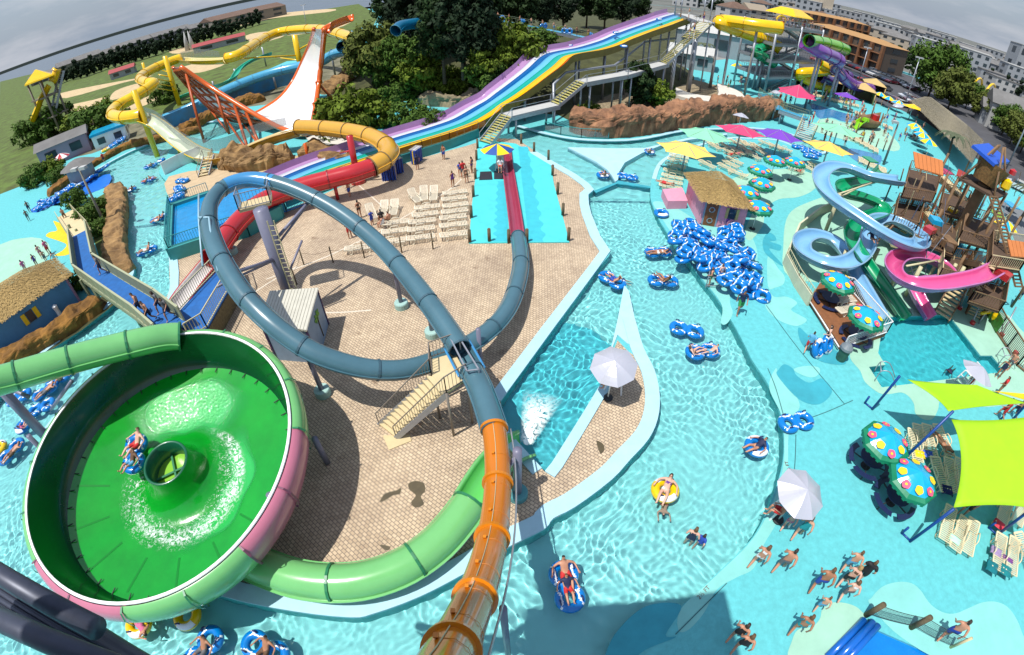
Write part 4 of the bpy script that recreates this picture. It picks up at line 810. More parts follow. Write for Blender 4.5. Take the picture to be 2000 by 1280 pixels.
# ---------------------------------------------------------------- shed by the big column
sh = thing('shed', 'small blue shed with a ribbed cream roof standing below the column', 'shed', at(600, 660))
hz = 2.5; TL, TR, BR, BL = at(527, 568, hz + .35), at(622, 562, hz + .1), at(599, 645, hz), at(505, 632, hz + .25)
BL = BL; foot = [Vector((p.x, p.y, 0)) for p in (TL, TR, BR, BL)]
g = MB(); fl = [f + (sum(foot, Vector()) / 4 - f) * .06 for f in foot]
for i in range(4):
    a, b = fl[i], fl[(i + 1) % 4]; ta, tb = (TL, TR, BR, BL)[i].z - .1, (TL, TR, BR, BL)[(i + 1) % 4].z - .1
    g.add([a, b, (b.x, b.y, tb), (a.x, a.y, ta)], [(3, 2, 1, 0)])
g.build('wall', mat('shed_blue', srgb(142, 168, 196, .75), .6, var=.15), sh)
g = MB(); n = 15
for k in range(n):
    t0, t1 = k / n, (k + .86) / n
    q = [TL.lerp(TR, t0), TL.lerp(TR, t1), BL.lerp(BR, t1), BL.lerp(BR, t0)]; g.add(q + [v - Vector((0, 0, .12)) for v in q], [(0, 3, 2, 1), (0, 1, 5, 4), (1, 2, 6, 5), (2, 3, 7, 6), (3, 0, 4, 7)])
    t0 = t1; t1 = (k + 1) / n; q = [TL.lerp(TR, t0), TL.lerp(TR, t1), BL.lerp(BR, t1), BL.lerp(BR, t0)]; q = [v - Vector((0, 0, .03)) for v in q]; g.add(q, [(0, 3, 2, 1)])
g.build('roof', mat('cream_metal_roof', srgb(226, 222, 206, .72), .45, var=.1, vs_=2), sh)
M_PURP = mat('plum_trim', (.06, .03, .10), .6)
for f, t in zip(fl, (TL, TR, BR, BL)): MB().bar(f, (f.x, f.y, t.z - .12), .1).build('corner_trim', M_PURP, sh)
n1 = (fl[2] - fl[1]).cross(Vector((0, 0, 1))).normalized(); c = fl[1].lerp(fl[2], .5)
if n1.dot(c - sum(fl, Vector()) / 4) < 0: n1 = -n1
g = MB(); c = fl[1].lerp(fl[2], .42) + n1 * .03; g.tube([c + Vector((0, 0, .3)), c + Vector((0, 0, 1.7))], .035, 6)
g.cur = 1
for k in range(7):
    a = k * .9; d = (fl[2] - fl[1]).normalized() * math.cos(a) * .5 + Vector((0, 0, math.sin(a) * .3)); g.bar(c + Vector((0, 0, 1.7)), c + Vector((0, 0, 1.75)) + d, .14, .03, n1)
g.build('painted_palm', [M_LOG, mat('leaf_paint', (.12, .3, .03), .7)], sh)
# ---------------------------------------------------------------- umbrellas
def canopy_mesh(r, h, n, cols, scallop=0., fringe=None, flower=None, sag=.12):
    """panelled canopy, apex at z=h, rim at z=0"""
    g = MB(); m = 6
    for k in range(n):
        a0, a1 = 2 * math.pi * k / n, 2 * math.pi * (k + 1) / n; g.cur = cols[k % len(cols)]
        for j in range(m):
            for s in range(4):
                quad = []
                for jj, ss in ((j, s), (j, s + 1), (j + 1, s + 1), (j + 1, s)):
                    u = jj / m; v = ss / 4; e0 = Vector((math.cos(a0), math.sin(a0))); e1 = Vector((math.cos(a1), math.sin(a1))); e = e0.lerp(e1, v)
                    rr = r * u * (1 - scallop * math.sin(math.pi * v) * u * u); z = h * (1 - u) + sag * h * math.sin(math.pi * u) - .06 * h * math.sin(math.pi * v) * u
                    quad.append((e.x * rr, e.y * rr, z))
                if fringe is not None and j == m - 1: c_ = g.cur; g.cur = fringe; g.add(quad, [(0, 3, 2, 1)]); g.cur = c_
                else: g.add(quad, [(0, 3, 2, 1)])
        if fringe is not None:
            g.cur = fringe; e0 = Vector((math.cos(a0), math.sin(a0))) * r; e1 = Vector((math.cos(a1), math.sin(a1))) * r
            for s in range(6):
                p, q = e0.lerp(e1, s / 6), e0.lerp(e1, (s + 1) / 6); d = .16 + .07 * (s % 2); g.add([(p.x, p.y, 0), (q.x, q.y, 0), (q.x * 1.01, q.y * 1.01, -d), (p.x * 1.01, p.y * 1.01, -d)], [(0, 3, 2, 1)])
        if flower and k % 1 == 0:
            am = (a0 + a1) / 2; rr = r * (.62 + .08 * (k % 2)); ce = Vector((math.cos(am) * rr, math.sin(am) * rr, h * (1 - rr / r) + sag * h * math.sin(math.pi * rr / r) + .015)); tx = Vector((-math.sin(am), math.cos(am), 0)); ty = Vector((math.cos(am), math.sin(am), -h / r * .75)).normalized()
            for (f, rad, lift) in ((flower[k % 2], .2, 0), (flower[2], .06, .012)):
                g.cur = f; ring = [ce + Vector((0, 0, lift)) + tx * math.cos(t) * rad * (1 + .07 * math.sin(5 * t)) + ty * math.sin(t) * rad * (1 + .07 * math.sin(5 * t)) for t in [2 * math.pi * i / 20 for i in range(20)]]
                g.add(ring, [list(range(20))])
    return g
M_SILV = mat('silver_cloth', srgb(222, 222, 232, .75), .28, .35); M_FB = gloss('umbrella_blue', (24, 178, 226), .8); M_FG = mat('fringe_green', srgb(10, 138, 96, .75), .5); M_FY = mat('flower_yellow', srgb(255, 214, 40, .8), .5); M_FP = mat('flower_pink', srgb(240, 92, 128, .8), .5)
M_UY = mat('umbrella_yellow', srgb(254, 214, 10, .8), .6); M_UBL = mat('umbrella_navy', srgb(30, 84, 166, .75), .6)
def umbrella(nm, label, loc, r, h, hp, n, mats, cols, group=None, pole_m=None, tilt=(0, 0), rz_=0., extra=None, **kw):
    root = thing(nm, label, 'umbrella', loc, group, world=False); root.rotation_euler = (0, 0, rz_)
    c = canopy_mesh(r, h, n, cols, **kw).build('canopy', mats, root); c.location = (0, 0, hp); c.rotation_euler = (tilt[0], tilt[1], 0)
    MB().tube([(0, 0, 0), (0, 0, hp + h * .9)], .035, 8).build('pole', pole_m or M_WHITE, root)
    for k in range(n): a = 2 * math.pi * k / n; o = MB().bar((0, 0, h - .06), (r * .97 * math.cos(a), r * .97 * math.sin(a), .0), .025).build('rib', M_STEEL, c)
    MB().lathe([(.25, 0), (.25, .08), (.06, .12), (0, .12)], 14).build('base', M_DARK, root)
    return root
FM = [M_FB, M_FG, M_FY, M_FP]
def xy(px_, py_, z): p = at(px_, py_, z); return (p.x, p.y, 0)
FLW = [((1735, 858), 'nearest the big green sail, beside the blue post'), ((1790, 932), 'at the corner of the big green sail, above a dark round table'), ((1639, 546), 'on the brown deck, at the end by the blue spiral slide'), ((1695, 615), 'on the brown deck, at the end by the splash pool'), ((1483, 401), 'touching the eave of the pink hut, lowest of five'), ((1490, 356), 'second nearest the pink hut thatch'), ((1460, 372), 'half hidden behind the pink hut thatch'), ((1486, 330), 'beside the purple canopy loungers'), ((1515, 311), 'first behind the loungers under the purple canopy'), ((1553, 314), 'at the end of the lounger row by the blue spiral slide')]
fu = None
for i, (q, d) in enumerate(FLW):
    loc = xy(*q, 2.15); lab = 'blue flowered umbrella ' + d
    if fu is None: fu = umbrella('flower_umbrella', lab, loc, 1.22, .6, 1.95, 8, FM, [0], 'blue flowered umbrellas', fringe=1, flower=(2, 3, 2)); o = fu
    else: o = dup(fu, loc, i * .7, lab)
def table_set(root_label, loc, idx):
    t = thing('picnic_table', root_label, 'table', loc, 'dark round picnic tables', world=False)
    MB().lathe([(0, .74), (.62, .74), (.62, .70), (0, .70)], 20).build('table_top', mat('navy_plastic', (.012, .02, .07), .4), t); MB().tube([(0, 0, 0), (0, 0, .7)], .06, 8).build('pedestal', M_DARK, t)
    for k in range(4):
        g = MB(); a0 = k * math.pi / 2 + .15; a1 = a0 + 1.27; g.lathe([(.85, .45), (1.12, .45), (1.12, .41), (.85, .41), (.85, .45)], 8, None, a0, a1); g.build('bench', MATS['navy_plastic'], t); am = (a0 + a1) / 2; MB().bar((.1, 0, .3) if 0 else (.05 * math.cos(am), .05 * math.sin(am), .3), (.95 * math.cos(am), .95 * math.sin(am), .42), .05).build('leg', M_DARK, t)
        MB().bar((.95 * math.cos(am), .95 * math.sin(am), 0), (.95 * math.cos(am), .95 * math.sin(am), .42), .05).build('leg', M_DARK, t)
    return t
t0 = None
for i, (q, d) in enumerate(FLW[:4]):
    lab = 'dark round picnic table under the umbrella ' + ('by the blue post', 'at the sail corner', 'at the spiral slide end of the brown deck', 'at the pool end of the brown deck')[i]
    if t0 is None: t0 = table_set(lab, xy(*q, 2.15), i)
    else: dup(t0, xy(*q, 2.15), i, lab)
def lifechair(label, loc, rz_):
    t = thing('lifeguard_chair', label, 'chair', loc, world=False); t.rotation_euler = (0, 0, rz_)
    g = MB(); g.box((0, 0, 1.0), (.62, .55, .06)); g.build('seat', M_WHITE, t); g = MB(); g.box((0, -.28, 1.35), (.62, .05, .65)); g.build('backrest', M_WHITE, t)
    for sx in (-.3, .3):
        for sy in (-.28, .3): MB().bar((sx, sy, 1.0), (sx * 1.35, sy * 1.5, 0), .07).build('leg', M_WHITE, t)
        MB().bar((sx, -.28, 1.22), (sx, .32, 1.22), .08, .05).build('armrest', M_WHITE, t)
    g = MB()
    for z in (.3, .62): g.bar((-.36, .38, z), (.36, .38, z), .05)
    g.build('footrest', M_WHITE, t)
    return t
SU = [((1201, 707), 2.5, 'on the brick peninsula beside the runout pool', .35), ((1570, 957), 2.5, 'at the river bank beside bathers and the lifeguard chair', -.2), ((1913, 724), 2.4, 'beside the corner steps of the splash pool', .3), ((1447, 228), 2.2, 'in front of the brown rock wall', 0), ((1515, 182), 2.2, 'beside the big pink umbrella', 0), ((1754, 207), 2.2, 'by the car park fence', 0)]
su = None
for i, (q, h, d, tl) in enumerate(SU):
    lab = 'silver white umbrella ' + d
    if su is None: su = umbrella('silver_umbrella', lab, xy(*q, h), 1.1, .48, h - .3, 8, [M_SILV], [0], 'silver umbrellas', tilt=(.2, -.1)); o = su
    else: o = dup(su, xy(*q, h), i, lab)
lifechair('white lifeguard chair under the silver umbrella on the brick peninsula', (at(1200, 757).x, at(1200, 757).y, 0), 1.2); lifechair('white lifeguard chair at the river bank under the silver umbrella', (at(1526, 1008).x, at(1526, 1008).y, 0), 1.0); lifechair('white lifeguard chair under the yellow and navy umbrella on the turquoise deck', (at(977, 331).x, at(977, 331).y, .08), 3.1); lifechair('white lifeguard chair by the corner of the splash pool', (at(1880, 752).x, at(1880, 752).y, 0), 1.6)
umbrella('striped_umbrella', 'yellow and navy panelled umbrella over the lifeguard on the turquoise deck', xy(971, 286, 2.4), 1.55, .55, 2.1, 8, [M_UY, M_UBL], [0, 1], sag=.05)
YB = [(1868, 0)]
yb = None
for i, (q, d) in enumerate([((1720, 183), 'first in the row by the car park'), ((1737, 191), 'second in the row by the car park'), ((1756, 199), 'third in the row by the car park'), ((1788, 244), 'first of the row beside the thatched roof'), ((1796, 252), 'second of the row beside the thatched roof'), ((1803, 262), 'third of the row beside the thatched roof'), ((1815, 275), 'last of the row beside the thatched roof'), ((1454, 132), 'in front of the grey building with the white roof'), ((1440, 126), 'nearest the grey building with the white roof'), ((1966, 435), 'alone on the grey lot by a white car')]):
    lab = 'small yellow and blue umbrella, ' + d
    if yb is None: yb = umbrella('beach_umbrella', lab, xy(*q, 2.1), 1.5, .6, 1.8, 8, [M_UY, M_FB], [0, 1], 'yellow and blue umbrellas'); 
    else: dup(yb, xy(*q, 2.1), i, lab)
# large square shade canopies on leaning posts
def shade(nm, label, c, w, d, z, rz_, m, hp=.7, tilt=.0):
    root = thing(nm, label, 'shade canopy', (c.x, c.y, 0), 'large fabric shade canopies', world=False); root.rotation_euler = (0, 0, rz_)
    g = MB(); n = 6; m_ = 7; cor = [Vector((math.cos(2 * math.pi * k / n) * w, math.sin(2 * math.pi * k / n) * d, 0)) for k in range(n)]
    for k in range(n):
        a, b = cor[k], cor[(k + 1) % n]
        for j in range(m_):
            for s in range(6):
                q = []
                for jj, ss in ((j, s), (j, s + 1), (j + 1, s + 1), (j + 1, s)):
                    u, v = jj / m_, ss / 6; e = a.lerp(b, v) * (u * (1 - .1 * math.sin(math.pi * v) * u)); q.append((e.x, e.y, hp * (1 - u) ** 1.25 + tilt * e.x))
                g.add(q, [(0, 3, 2, 1)])
    o = g.build('canopy', m, root, True); o.location = (0, 0, z)
    rib_p = o; MB().tube([(0, 0, 0), (0, 0, z + hp)], .09, 10).build('post', M_STEEL, root)
    for k in range(n): o = MB().bar((0, 0, hp), tuple(cor[k] + Vector((0, 0, tilt * cor[k].x))), .05).build('rib', M_STEEL, rib_p); o.location = (0, 0, -.05)
    return root
cl = lambda n, c: mat('canopy_' + n, srgb(*c, .8), .7, var=.06, vs_=2)
for q, rz_, w, d, m, lab in (((1340, 290), -.55, 2.9, 2.2, cl('yellow', (250, 218, 104)), 'pale yellow hexagonal canopy above the loungers beside the pink hut'), ((1378, 262), -.55, 2.9, 2.3, cl('mint', (140, 226, 178)), 'mint green hexagonal canopy between yellow and magenta canopies'), ((1447, 254), -.5, 2.9, 2.0, cl('magenta', (222, 62, 112)), 'magenta hexagonal canopy between mint and purple canopies'), ((1522, 263), -.5, 2.8, 2.2, cl('purple', (122, 62, 190)), 'purple hexagonal canopy beside the wooden channel bridge'), ((1618, 287), -.5, 3.0, 2.1, cl('sand', (246, 206, 96)), 'golden yellow hexagonal canopy beside the small blue pool'), ((1637, 252), -.5, 3.6, 2.4, cl('mint', (140, 226, 178)), 'mint green canopy in the shallow wading pool'), ((1557, 182), 0, 3.6, 3.6, cl('magenta', (222, 62, 112)), 'big magenta umbrella canopy by the wading pool'), ((1652, 187), -.4, 2.6, 1.6, cl('purple', (122, 62, 190)), 'small purple canopy in front of the cabanas'), ((1783, 209), -.3, 2.6, 1.6, cl('gold', (253, 205, 10)), 'bright yellow canopy by the thatched roof')):
    p = at(*q, 2.7); shade('shade_canopy', lab, p, w, d, 2.6, rz_, m, 1.5 if 'big' in lab else .7)
# shade sails
def sail(label, cor, m, n=14, sag=.12):
    g = MB(); c = sum(cor, Vector()) / len(cor); A, B, D, E = cor
    for i in range(n + 1):
        for j in range(n + 1):
            u, v = i / n, j / n; uu = u + (0.5 - u) * sag * 4 * v * (1 - v); vv = v + (.5 - v) * sag * 4 * u * (1 - u)
            g.v.append(tuple(A.lerp(B, uu).lerp(E.lerp(D, uu), vv)))
    for i in range(n):
        for j in range(n): g.f.append([i * (n + 1) + j, (i + 1) * (n + 1) + j, (i + 1) * (n + 1) + j + 1, i * (n + 1) + j + 1]); g.mi.append(0); g.sm.append(True)
    o = g.build('shade_sail', m); mo = o.modifiers.new('th', 'SOLIDIFY'); mo.thickness = .02; return tag(o, label, 'shade sail', 'lime green shade sails')
M_SAIL = mat('lime_sail', srgb(164, 216, 6, .8), .65, var=.08, vs_=1.5)
sail('large square lime green shade sail at the edge of the lounger area', ats([(1858, 820, 3.5), (2085, 795, 4.4), (2070, 1010, 3.3), (1862, 992, 2.7)]), M_SAIL, 14, .13)
sail('narrow lime green shade sail beside the splash pool', ats([(1772, 742, 3.3), (1908, 752, 3.6), (2010, 788, 3.0), (1852, 804, 3.8)]), M_SAIL, 14, .1)
sail('small yellow shade sail tip next to the narrow green sail', ats([(1940, 764, 3.5), (2050, 772, 3.5), (2060, 800, 3.2), (2030, 790, 3.2)]), cl('gold', (253, 205, 10)), 8, .08)
M_BPOST = mat('blue_post', srgb(18, 72, 150, .75), .4)
for i, (a, b, d) in enumerate((((1703, 800), (1757, 735, 3.0), 'nearest the splash pool steps'), ((1741, 918), (1862, 803, 3.9), 'between the two flowered umbrellas'), ((1777, 1058), (1863, 994, 2.8), 'beside the three loungers'), ((1966, 832), (2012, 782, 3.1), 'between the two green sails'), ((1946, 1046), (2020, 990, 3.0), 'beside the loungers with towels'))):
    t = thing('sail_post', 'leaning blue steel sail post ' + d, 'post', at(*a), 'blue sail posts'); p, q = at(*a), at(*b)
    MB().tube([p, q], .07, 10).build('mast', M_BPOST, t); c = p + Vector((-.25, .45, 0)); MB().tube([c, c + Vector((0, 0, .55))], .06, 8).build('anchor_stub', M_BPOST, t); MB().tube([p + Vector((0, 0, .05)), c + Vector((0, 0, .05))], .05, 8).build('foot_bar', M_BPOST, t)
# ---------------------------------------------------------------- loungers
def lounger(label, back, m, nslat=12):
    t = thing('sun_lounger', label, 'sun lounger', world=False); a = R(back); hx = -.28
    g = MB()
    for k in range(nslat): x = hx + .06 + (1.0 - hx) * k / (nslat - .5); g.box((x, 0, .36), (.045, .58, .03))
    for s in (-.3, .3): g.box(((hx + 1.02) / 2, s, .355), (1.02 - hx, .06, .06))
    g.build('seat', m, t)
    g = MB(); ca, sa = math.cos(a), math.sin(a)
    for k in range(7): d = .06 + .66 * k / 6.5; g.box((hx - d * ca, 0, .36 + d * sa), (.045, .58, .03), M=Matrix.Rotation(a, 4, 'Y'))
    for s in (-.3, .3): g.bar((hx, s, .355), (hx - .72 * ca, s, .355 + .72 * sa), .06)
    g.bar((hx - .72 * ca, -.3, .355 + .72 * sa), (hx - .72 * ca, .3, .355 + .72 * sa), .06); g.build('backrest', m, t)
    for s in (-.33, .33): MB().tube(spline([(-.35, s, .3), (-.32, s, .52), (-.1, s, .57), (.2, s, .55), (.3, s, .34)], 4), .03, 6).build('armrest', m, t)
    for sx in (-.55, .75):
        for s in (-.3, .3): MB().tube(spline([(sx - .14, s, .34), (sx - .1, s, .08), (sx, s, .02), (sx + .1, s, .08), (sx + .14, s, .34)], 3), .032, 6).build('leg', m, t)
    return t
M_LW = mat('lounger_white', srgb(240, 230, 206, .78), .5, var=.06); M_LC = mat('lounger_cream', srgb(242, 226, 188, .78), .5, var=.06)
LF = lounger('x', 4, M_LW); LR = lounger('x', 42, M_LW); LCF = lounger('x', 6, M_LC); protos = [LF, LR, LCF]
def put_l(src, q, dirpx, label, group, z=0.):
    a = at(*q); b = at(*dirpx); v = b - a; o = dup(src, (a.x, a.y, z), math.atan2(v.y, v.x), label, group); return o
# rows on the plaza: three columns of flat loungers beside the turquoise deck
colA = [(889, 383), (887, 395), (890, 408), (888, 420), (885, 432), (886, 447), (887, 466)]
for i, q in enumerate(colA): put_l(LF, q, (q[0] + 30, q[1] - 4), '%s white lounger in the column beside the turquoise deck, from the stairs end' % ordn[i], 'loungers in columns on the plaza')
colB = [(835, 412), (831, 426), (825, 440), (823, 455), (822, 472)]
for i, q in enumerate(colB): put_l(LF, q, (q[0] + 30, q[1] - 4), '%s white slatted lounger in the middle column, from the stairs end' % ordn[i], 'loungers in columns on the plaza')
colC = [(775, 442), (773, 459), (765, 480), (702, 492)]
for i, q in enumerate(colC): put_l(LF, q, (q[0] + 30, q[1] - 4), ('white slatted lounger between the seated bathers and the middle column', 'second white slatted lounger behind the blue tube', 'white slatted lounger half hidden under the blue tube', 'lone white slatted lounger standing by a thin post')[i], 'loungers in columns on the plaza')
for q, d, lab in (((811, 393), (818, 400), 'raised white lounger with a dark towel, left of a group of three'), ((829, 388), (829, 400), 'raised white lounger in the middle of a group of three'), ((848, 388), (846, 402), 'raised white lounger nearest the pool deck in a group of three'), ((727, 424), (732, 434), 'raised white lounger beside the seated bathers'), ((751, 418), (747, 430), 'raised white lounger in the middle of the seated group'), ((771, 416), (767, 430), 'raised white lounger at the end of the seated group')): put_l(LR, q, d, lab, 'raised loungers on the plaza')
# group at the lower corner of the green sail
for q, d, lab in (((1842, 1030), (1833, 1070), 'cream slatted lounger pushed against two others, nearest the blue post'), ((1866, 1050), (1852, 1090), 'middle of three cream slatted loungers below the green sail'), ((1886, 1055), (1876, 1098), 'cream slatted lounger at the outer side of three below the green sail'), ((1942, 1085), (1938, 1118), 'lounger covered by a teal and striped towel'), ((1968, 1092), (1964, 1128), 'lounger covered by a teal towel with a purple bag'), ((1995, 1085), (2005, 1105), 'lounger cut by the picture edge below the green sail'), ((1952, 1010), (1943, 1040), 'lounger under a striped towel at the green sail edge'), ((1985, 1005), (1975, 1035), 'lounger piled with clothes at the green sail edge')): put_l(LCF, q, d, lab, 'loungers around the green sail')
for i, (q, d) in enumerate((((1790, 868), (1796, 895)), ((1808, 868), (1814, 895)), ((1835, 868), (1845, 890)), ((1828, 935), (1838, 965)), ((1848, 935), (1852, 968)), ((1780, 878), (1785, 905)), ((1868, 935), (1870, 960)))): put_l(LCF, q, d, ('cream lounger with a yellow towel beside the blue post', 'cream lounger with a blue patterned towel behind the flowered umbrella', 'cream lounger with a person lying on it by the sail edge', 'shaded cream lounger beside the flowered umbrella', 'shaded lounger with a navy towel', 'cream lounger touching the flowered umbrella', 'shaded lounger half under the green sail')[i], 'loungers around the green sail')
for i, (q, d) in enumerate((((1640, 600), (1660, 598)), ((1648, 618), (1668, 612)))): put_l(LF, q, d, ('cream lounger on the brown deck beside the upper flowered umbrella', 'cream lounger on the brown deck beside the lower flowered umbrella')[i], 'loungers on the brown deck', .3)
# loungers by the pink hut and under the canopies
HUTL = [((1308, 372), (1330, 376)), ((1310, 362), (1332, 366)), ((1312, 352), (1332, 356)), ((1315, 342), (1335, 346)), ((1318, 330), (1336, 334)), ((1322, 320), (1340, 323)), ((1325, 312), (1342, 315))]
for i, (q, d) in enumerate(HUTL): put_l(LCF, q, d, '%s cream lounger in the stack of rows between the river and the pink hut' % ordn[i], 'loungers beside the pink hut')
ROW2 = [((1380, 327), (1395, 334)), ((1417, 333), (1436, 342)), ((1425, 326), (1444, 335)), ((1433, 320), (1452, 328)), ((1440, 345), (1420, 338)), ((1425, 303), (1440, 311)), ((1440, 301), (1455, 309)), ((1395, 291), (1408, 298)), ((1412, 288), (1426, 296)), ((1456, 298), (1470, 306)), ((1478, 292), (1492, 300)), ((1480, 300), (1495, 306)), ((1435, 284), (1448, 291)), ((1450, 284), (1462, 291)), ((1462, 288), (1476, 294)), ((1495, 285), (1508, 290)), ((1515, 292), (1530, 298)), ((1530, 296), (1545, 301)), ((1552, 335), (1566, 340)), ((1578, 334), (1590, 340)), ((1590, 330), (1600, 336)), ((1470, 310), (1482, 316)), ((1385, 282), (1398, 288))]
for i, (q, d) in enumerate(ROW2): put_l(LCF, q, d, 'cream lounger number %d in the crowded rows under the coloured canopies' % (i + 1), 'loungers under the coloured canopies')
FARL = [(1655 + 9 * i, 268 + 5.0 * i, 1) for i in range(7)] + [(1680 + 11 * i, 318 + 5 * i, 1) for i in range(5)] + [(1585 + 8 * i, 188 + 2.0 * i, 0) for i in range(12)] + [(1650 + 11 * i, 214 + 5 * i, 0) for i in range(9)]
for i, (x, y, k) in enumerate(FARL): put_l(LCF, (x, y), (x + 2, y + 9), 'cream lounger at the edge of the wading pools, beside the small blue pool' if k else 'cream lounger in the row along the cabanas', 'loungers round the small blue pool' if k else 'loungers along the cabanas')
for q, d, c, lab in (((1941, 1098), (1937, 1118), (0, 110, 120), 'teal towel spread over a lounger below the green sail'), ((1967, 1105), (1964, 1125), (10, 120, 125), 'teal towel on the outer lounger below the green sail'), ((1970, 1088), (1969, 1096), (110, 50, 130), 'purple bag lying on a teal covered lounger'), ((1948, 1070), (1946, 1084), (150, 130, 170), 'pale striped towel over a lounger back'), ((1796, 880), (1799, 894), (240, 200, 20), 'yellow towel on a lounger beside the blue post'), ((1812, 880), (1816, 894), (60, 90, 190), 'blue towel on a lounger behind the flowered umbrella'), ((1850, 948), (1853, 966), (20, 30, 90), 'navy towel on a shaded lounger'), ((1955, 1018), (1950, 1032), (220, 60, 80), 'red striped towel on a lounger at the sail edge'), ((1868, 1048), (1864, 1060), (180, 230, 200), 'mint towel folded on the middle of three loungers')):
    a, b = at(*q, .4), at(*d, .4); v = b - a; s = Vector((v.y, -v.x, 0)).normalized() * .27; g = MB(); n = 6
    for k in range(n + 1): p = a.lerp(b, k / n) + Vector((0, 0, .03 * math.sin(k * 2.1))); g.v += [tuple(p - s * 1.12 - Vector((0, 0, .12))), tuple(p - s), tuple(p + s), tuple(p + s * 1.12 - Vector((0, 0, .1)))]
    for k in range(n):
        for j in range(3): g.f.append([k * 4 + j, k * 4 + j + 1, k * 4 + j + 5, k * 4 + j + 4]); g.mi.append(0); g.sm.append(True)
    o = g.build('bag' if 'bag' in lab else 'towel', mat('cloth_%d_%d' % (c[0], c[2]), srgb(*c), .9, var=.2, vs_=6)); o.modifiers.new('t', 'SOLIDIFY').thickness = .02; tag(o, lab, o.name.split('.')[0])
for p in protos:
    for o in [*p.children_recursive, p]: bpy.data.objects.remove(o)
# ---------------------------------------------------------------- spiral slides by the splash pool
def zz(pts, z0, z1):                     # spread heights evenly from z0 to z1 over pixel points
    n = len(pts) - 1; return [(p[0], p[1], z0 + (z1 - z0) * i / n) for i, p in enumerate(pts)]
bs = thing('blue_spiral_slide', 'pale blue open spiral slide winding down to the splash pool', 'water slide', at(1607, 462))
M_PB = gloss('spiral_pale_blue', (140, 196, 236), .75); M_PBO = gloss('spiral_pale_blue_out', (150, 190, 220), .7)
PB = P3([(1762, 349, 5.3), (1738, 346, 5.2), (1700, 339, 5.0), (1662, 325, 4.9), (1630, 321, 4.8), (1606, 334, 4.65), (1607, 358, 4.45), (1630, 384, 4.25), (1675, 415, 4.0), (1725, 448, 3.7), (1768, 470, 3.45), (1797, 474, 3.25), (1800, 456, 3.1), (1772, 436, 2.95), (1738, 424, 2.85), (1712, 428, 2.7), (1700, 450, 2.5), (1694, 478, 2.3), (1674, 502, 2.1), (1640, 512, 1.95), (1600, 503, 1.8), (1570, 484, 1.65), (1570, 464, 1.55), (1594, 455, 1.45), (1628, 465, 1.3), (1655, 492, 1.15), (1672, 530, 1.0), (1695, 570, .8), (1722, 616, .5)], .3)
flume_mb(PB, .62, 1.0).build('flume', [M_PB, M_PBO, M_PBO], bs)
for q, t in (((1608, 463), 4.0), ((1640, 520), 1.4), ((1762, 500), 2.6), ((1700, 520), 1.6)): p = at(*q); pole(bs, p.x, p.y, 0, t, .16, M_CREAM)
p = at(1608, 463); g = MB(); g.tube([(p.x, p.y, 3.9), at(1640, 378, 3.7)], .09, 6); g.tube([(p.x, p.y, 3.6), at(1690, 360, 3.9)], .07, 6); g.tube([(p.x, p.y, 4.0), at(1720, 352, 4.5)], .07, 6); g.build('brace', M_CREAM, bs)
gs = thing('green_spiral_slide', 'emerald green slide dropping straight into the splash pool between blue and pink slides', 'water slide', at(1700, 500))
M_EM = gloss('spiral_green', (12, 170, 112), .7); M_EMO = gloss('spiral_green_out', (20, 140, 100), .6)
flume_mb(P3([(1728, 326, 4.3), (1712, 342, 4.1), (1680, 352, 3.9), (1650, 358, 3.7), (1652, 372, 3.5), (1690, 382, 3.3), (1725, 398, 3.1), (1722, 412, 2.9), (1690, 424, 2.7), (1667, 446, 2.4), (1668, 470, 2.2), (1684, 494, 1.95), (1712, 534, 1.4), (1744, 578, .9), (1771, 618, .45)], .3), .6, 1.0).build('flume', [M_EM, M_EMO, M_EMO], gs)
for q, t in (((1740, 560), 1.0), ((1712, 445), 2.4)): p = at(*q); pole(gs, p.x, p.y, 0, t, .14, M_CREAM)
ps = thing('pink_spiral_slide', 'pink open spiral slide ending in the splash pool beside the play structure', 'water slide', at(1805, 545))
M_PK = gloss('spiral_pink', (236, 96, 158), .72); M_PKO = gloss('spiral_pink_out', (214, 128, 190), .7)
flume_mb(P3([(1948, 522, 4.3), (1920, 536, 4.1), (1880, 545, 3.8), (1840, 551, 3.5), (1800, 551, 3.25), (1762, 538, 3.0), (1746, 516, 2.8), (1760, 497, 2.6), (1795, 494, 2.45), (1835, 507, 2.3), (1856, 528, 2.1), (1845, 546, 1.9), (1812, 550, 1.7), (1790, 556, 1.4), (1796, 576, 1.05), (1808, 597, .75), (1821, 618, .45)], .3), .6, 1.0).build('flume', [M_PK, M_PKO, M_PKO], ps)
for q, t in (((1768, 578), 2.6), ((1806, 556), 2.3), ((1852, 575), 2.6), ((1842, 560), 2.2)): p = at(*q); pole(ps, p.x, p.y, 0, t, .15, M_CREAM)
g = MB(); p = at(1806, 556); g.tube([(p.x, p.y, 2.3), at(1770, 520, 2.5)], .08, 6); g.tube([(p.x, p.y, 2.3), at(1835, 525, 2.1)], .08, 6); g.build('brace', M_CREAM, ps)
wl = thing('slide_wall', 'low cream wall round the feet of the blue spiral slide', 'wall', at(1550, 500))
g = MB(); W = ats([(1640, 405), (1600, 420), (1556, 455), (1530, 515), (1552, 560), (1577, 598)])
for a, b in zip(W, W[1:]): g.bar(a + Vector((0, 0, .45)), b + Vector((0, 0, .45)), .15, .9)
g.build('wall_panel', mat('cream_wall', srgb(226, 222, 190, .72), .7, var=.12), wl); railing('railing', [p + Vector((0, 0, .9)) for p in W[3:]], .5, M_CREAM, wl, .3, .02)
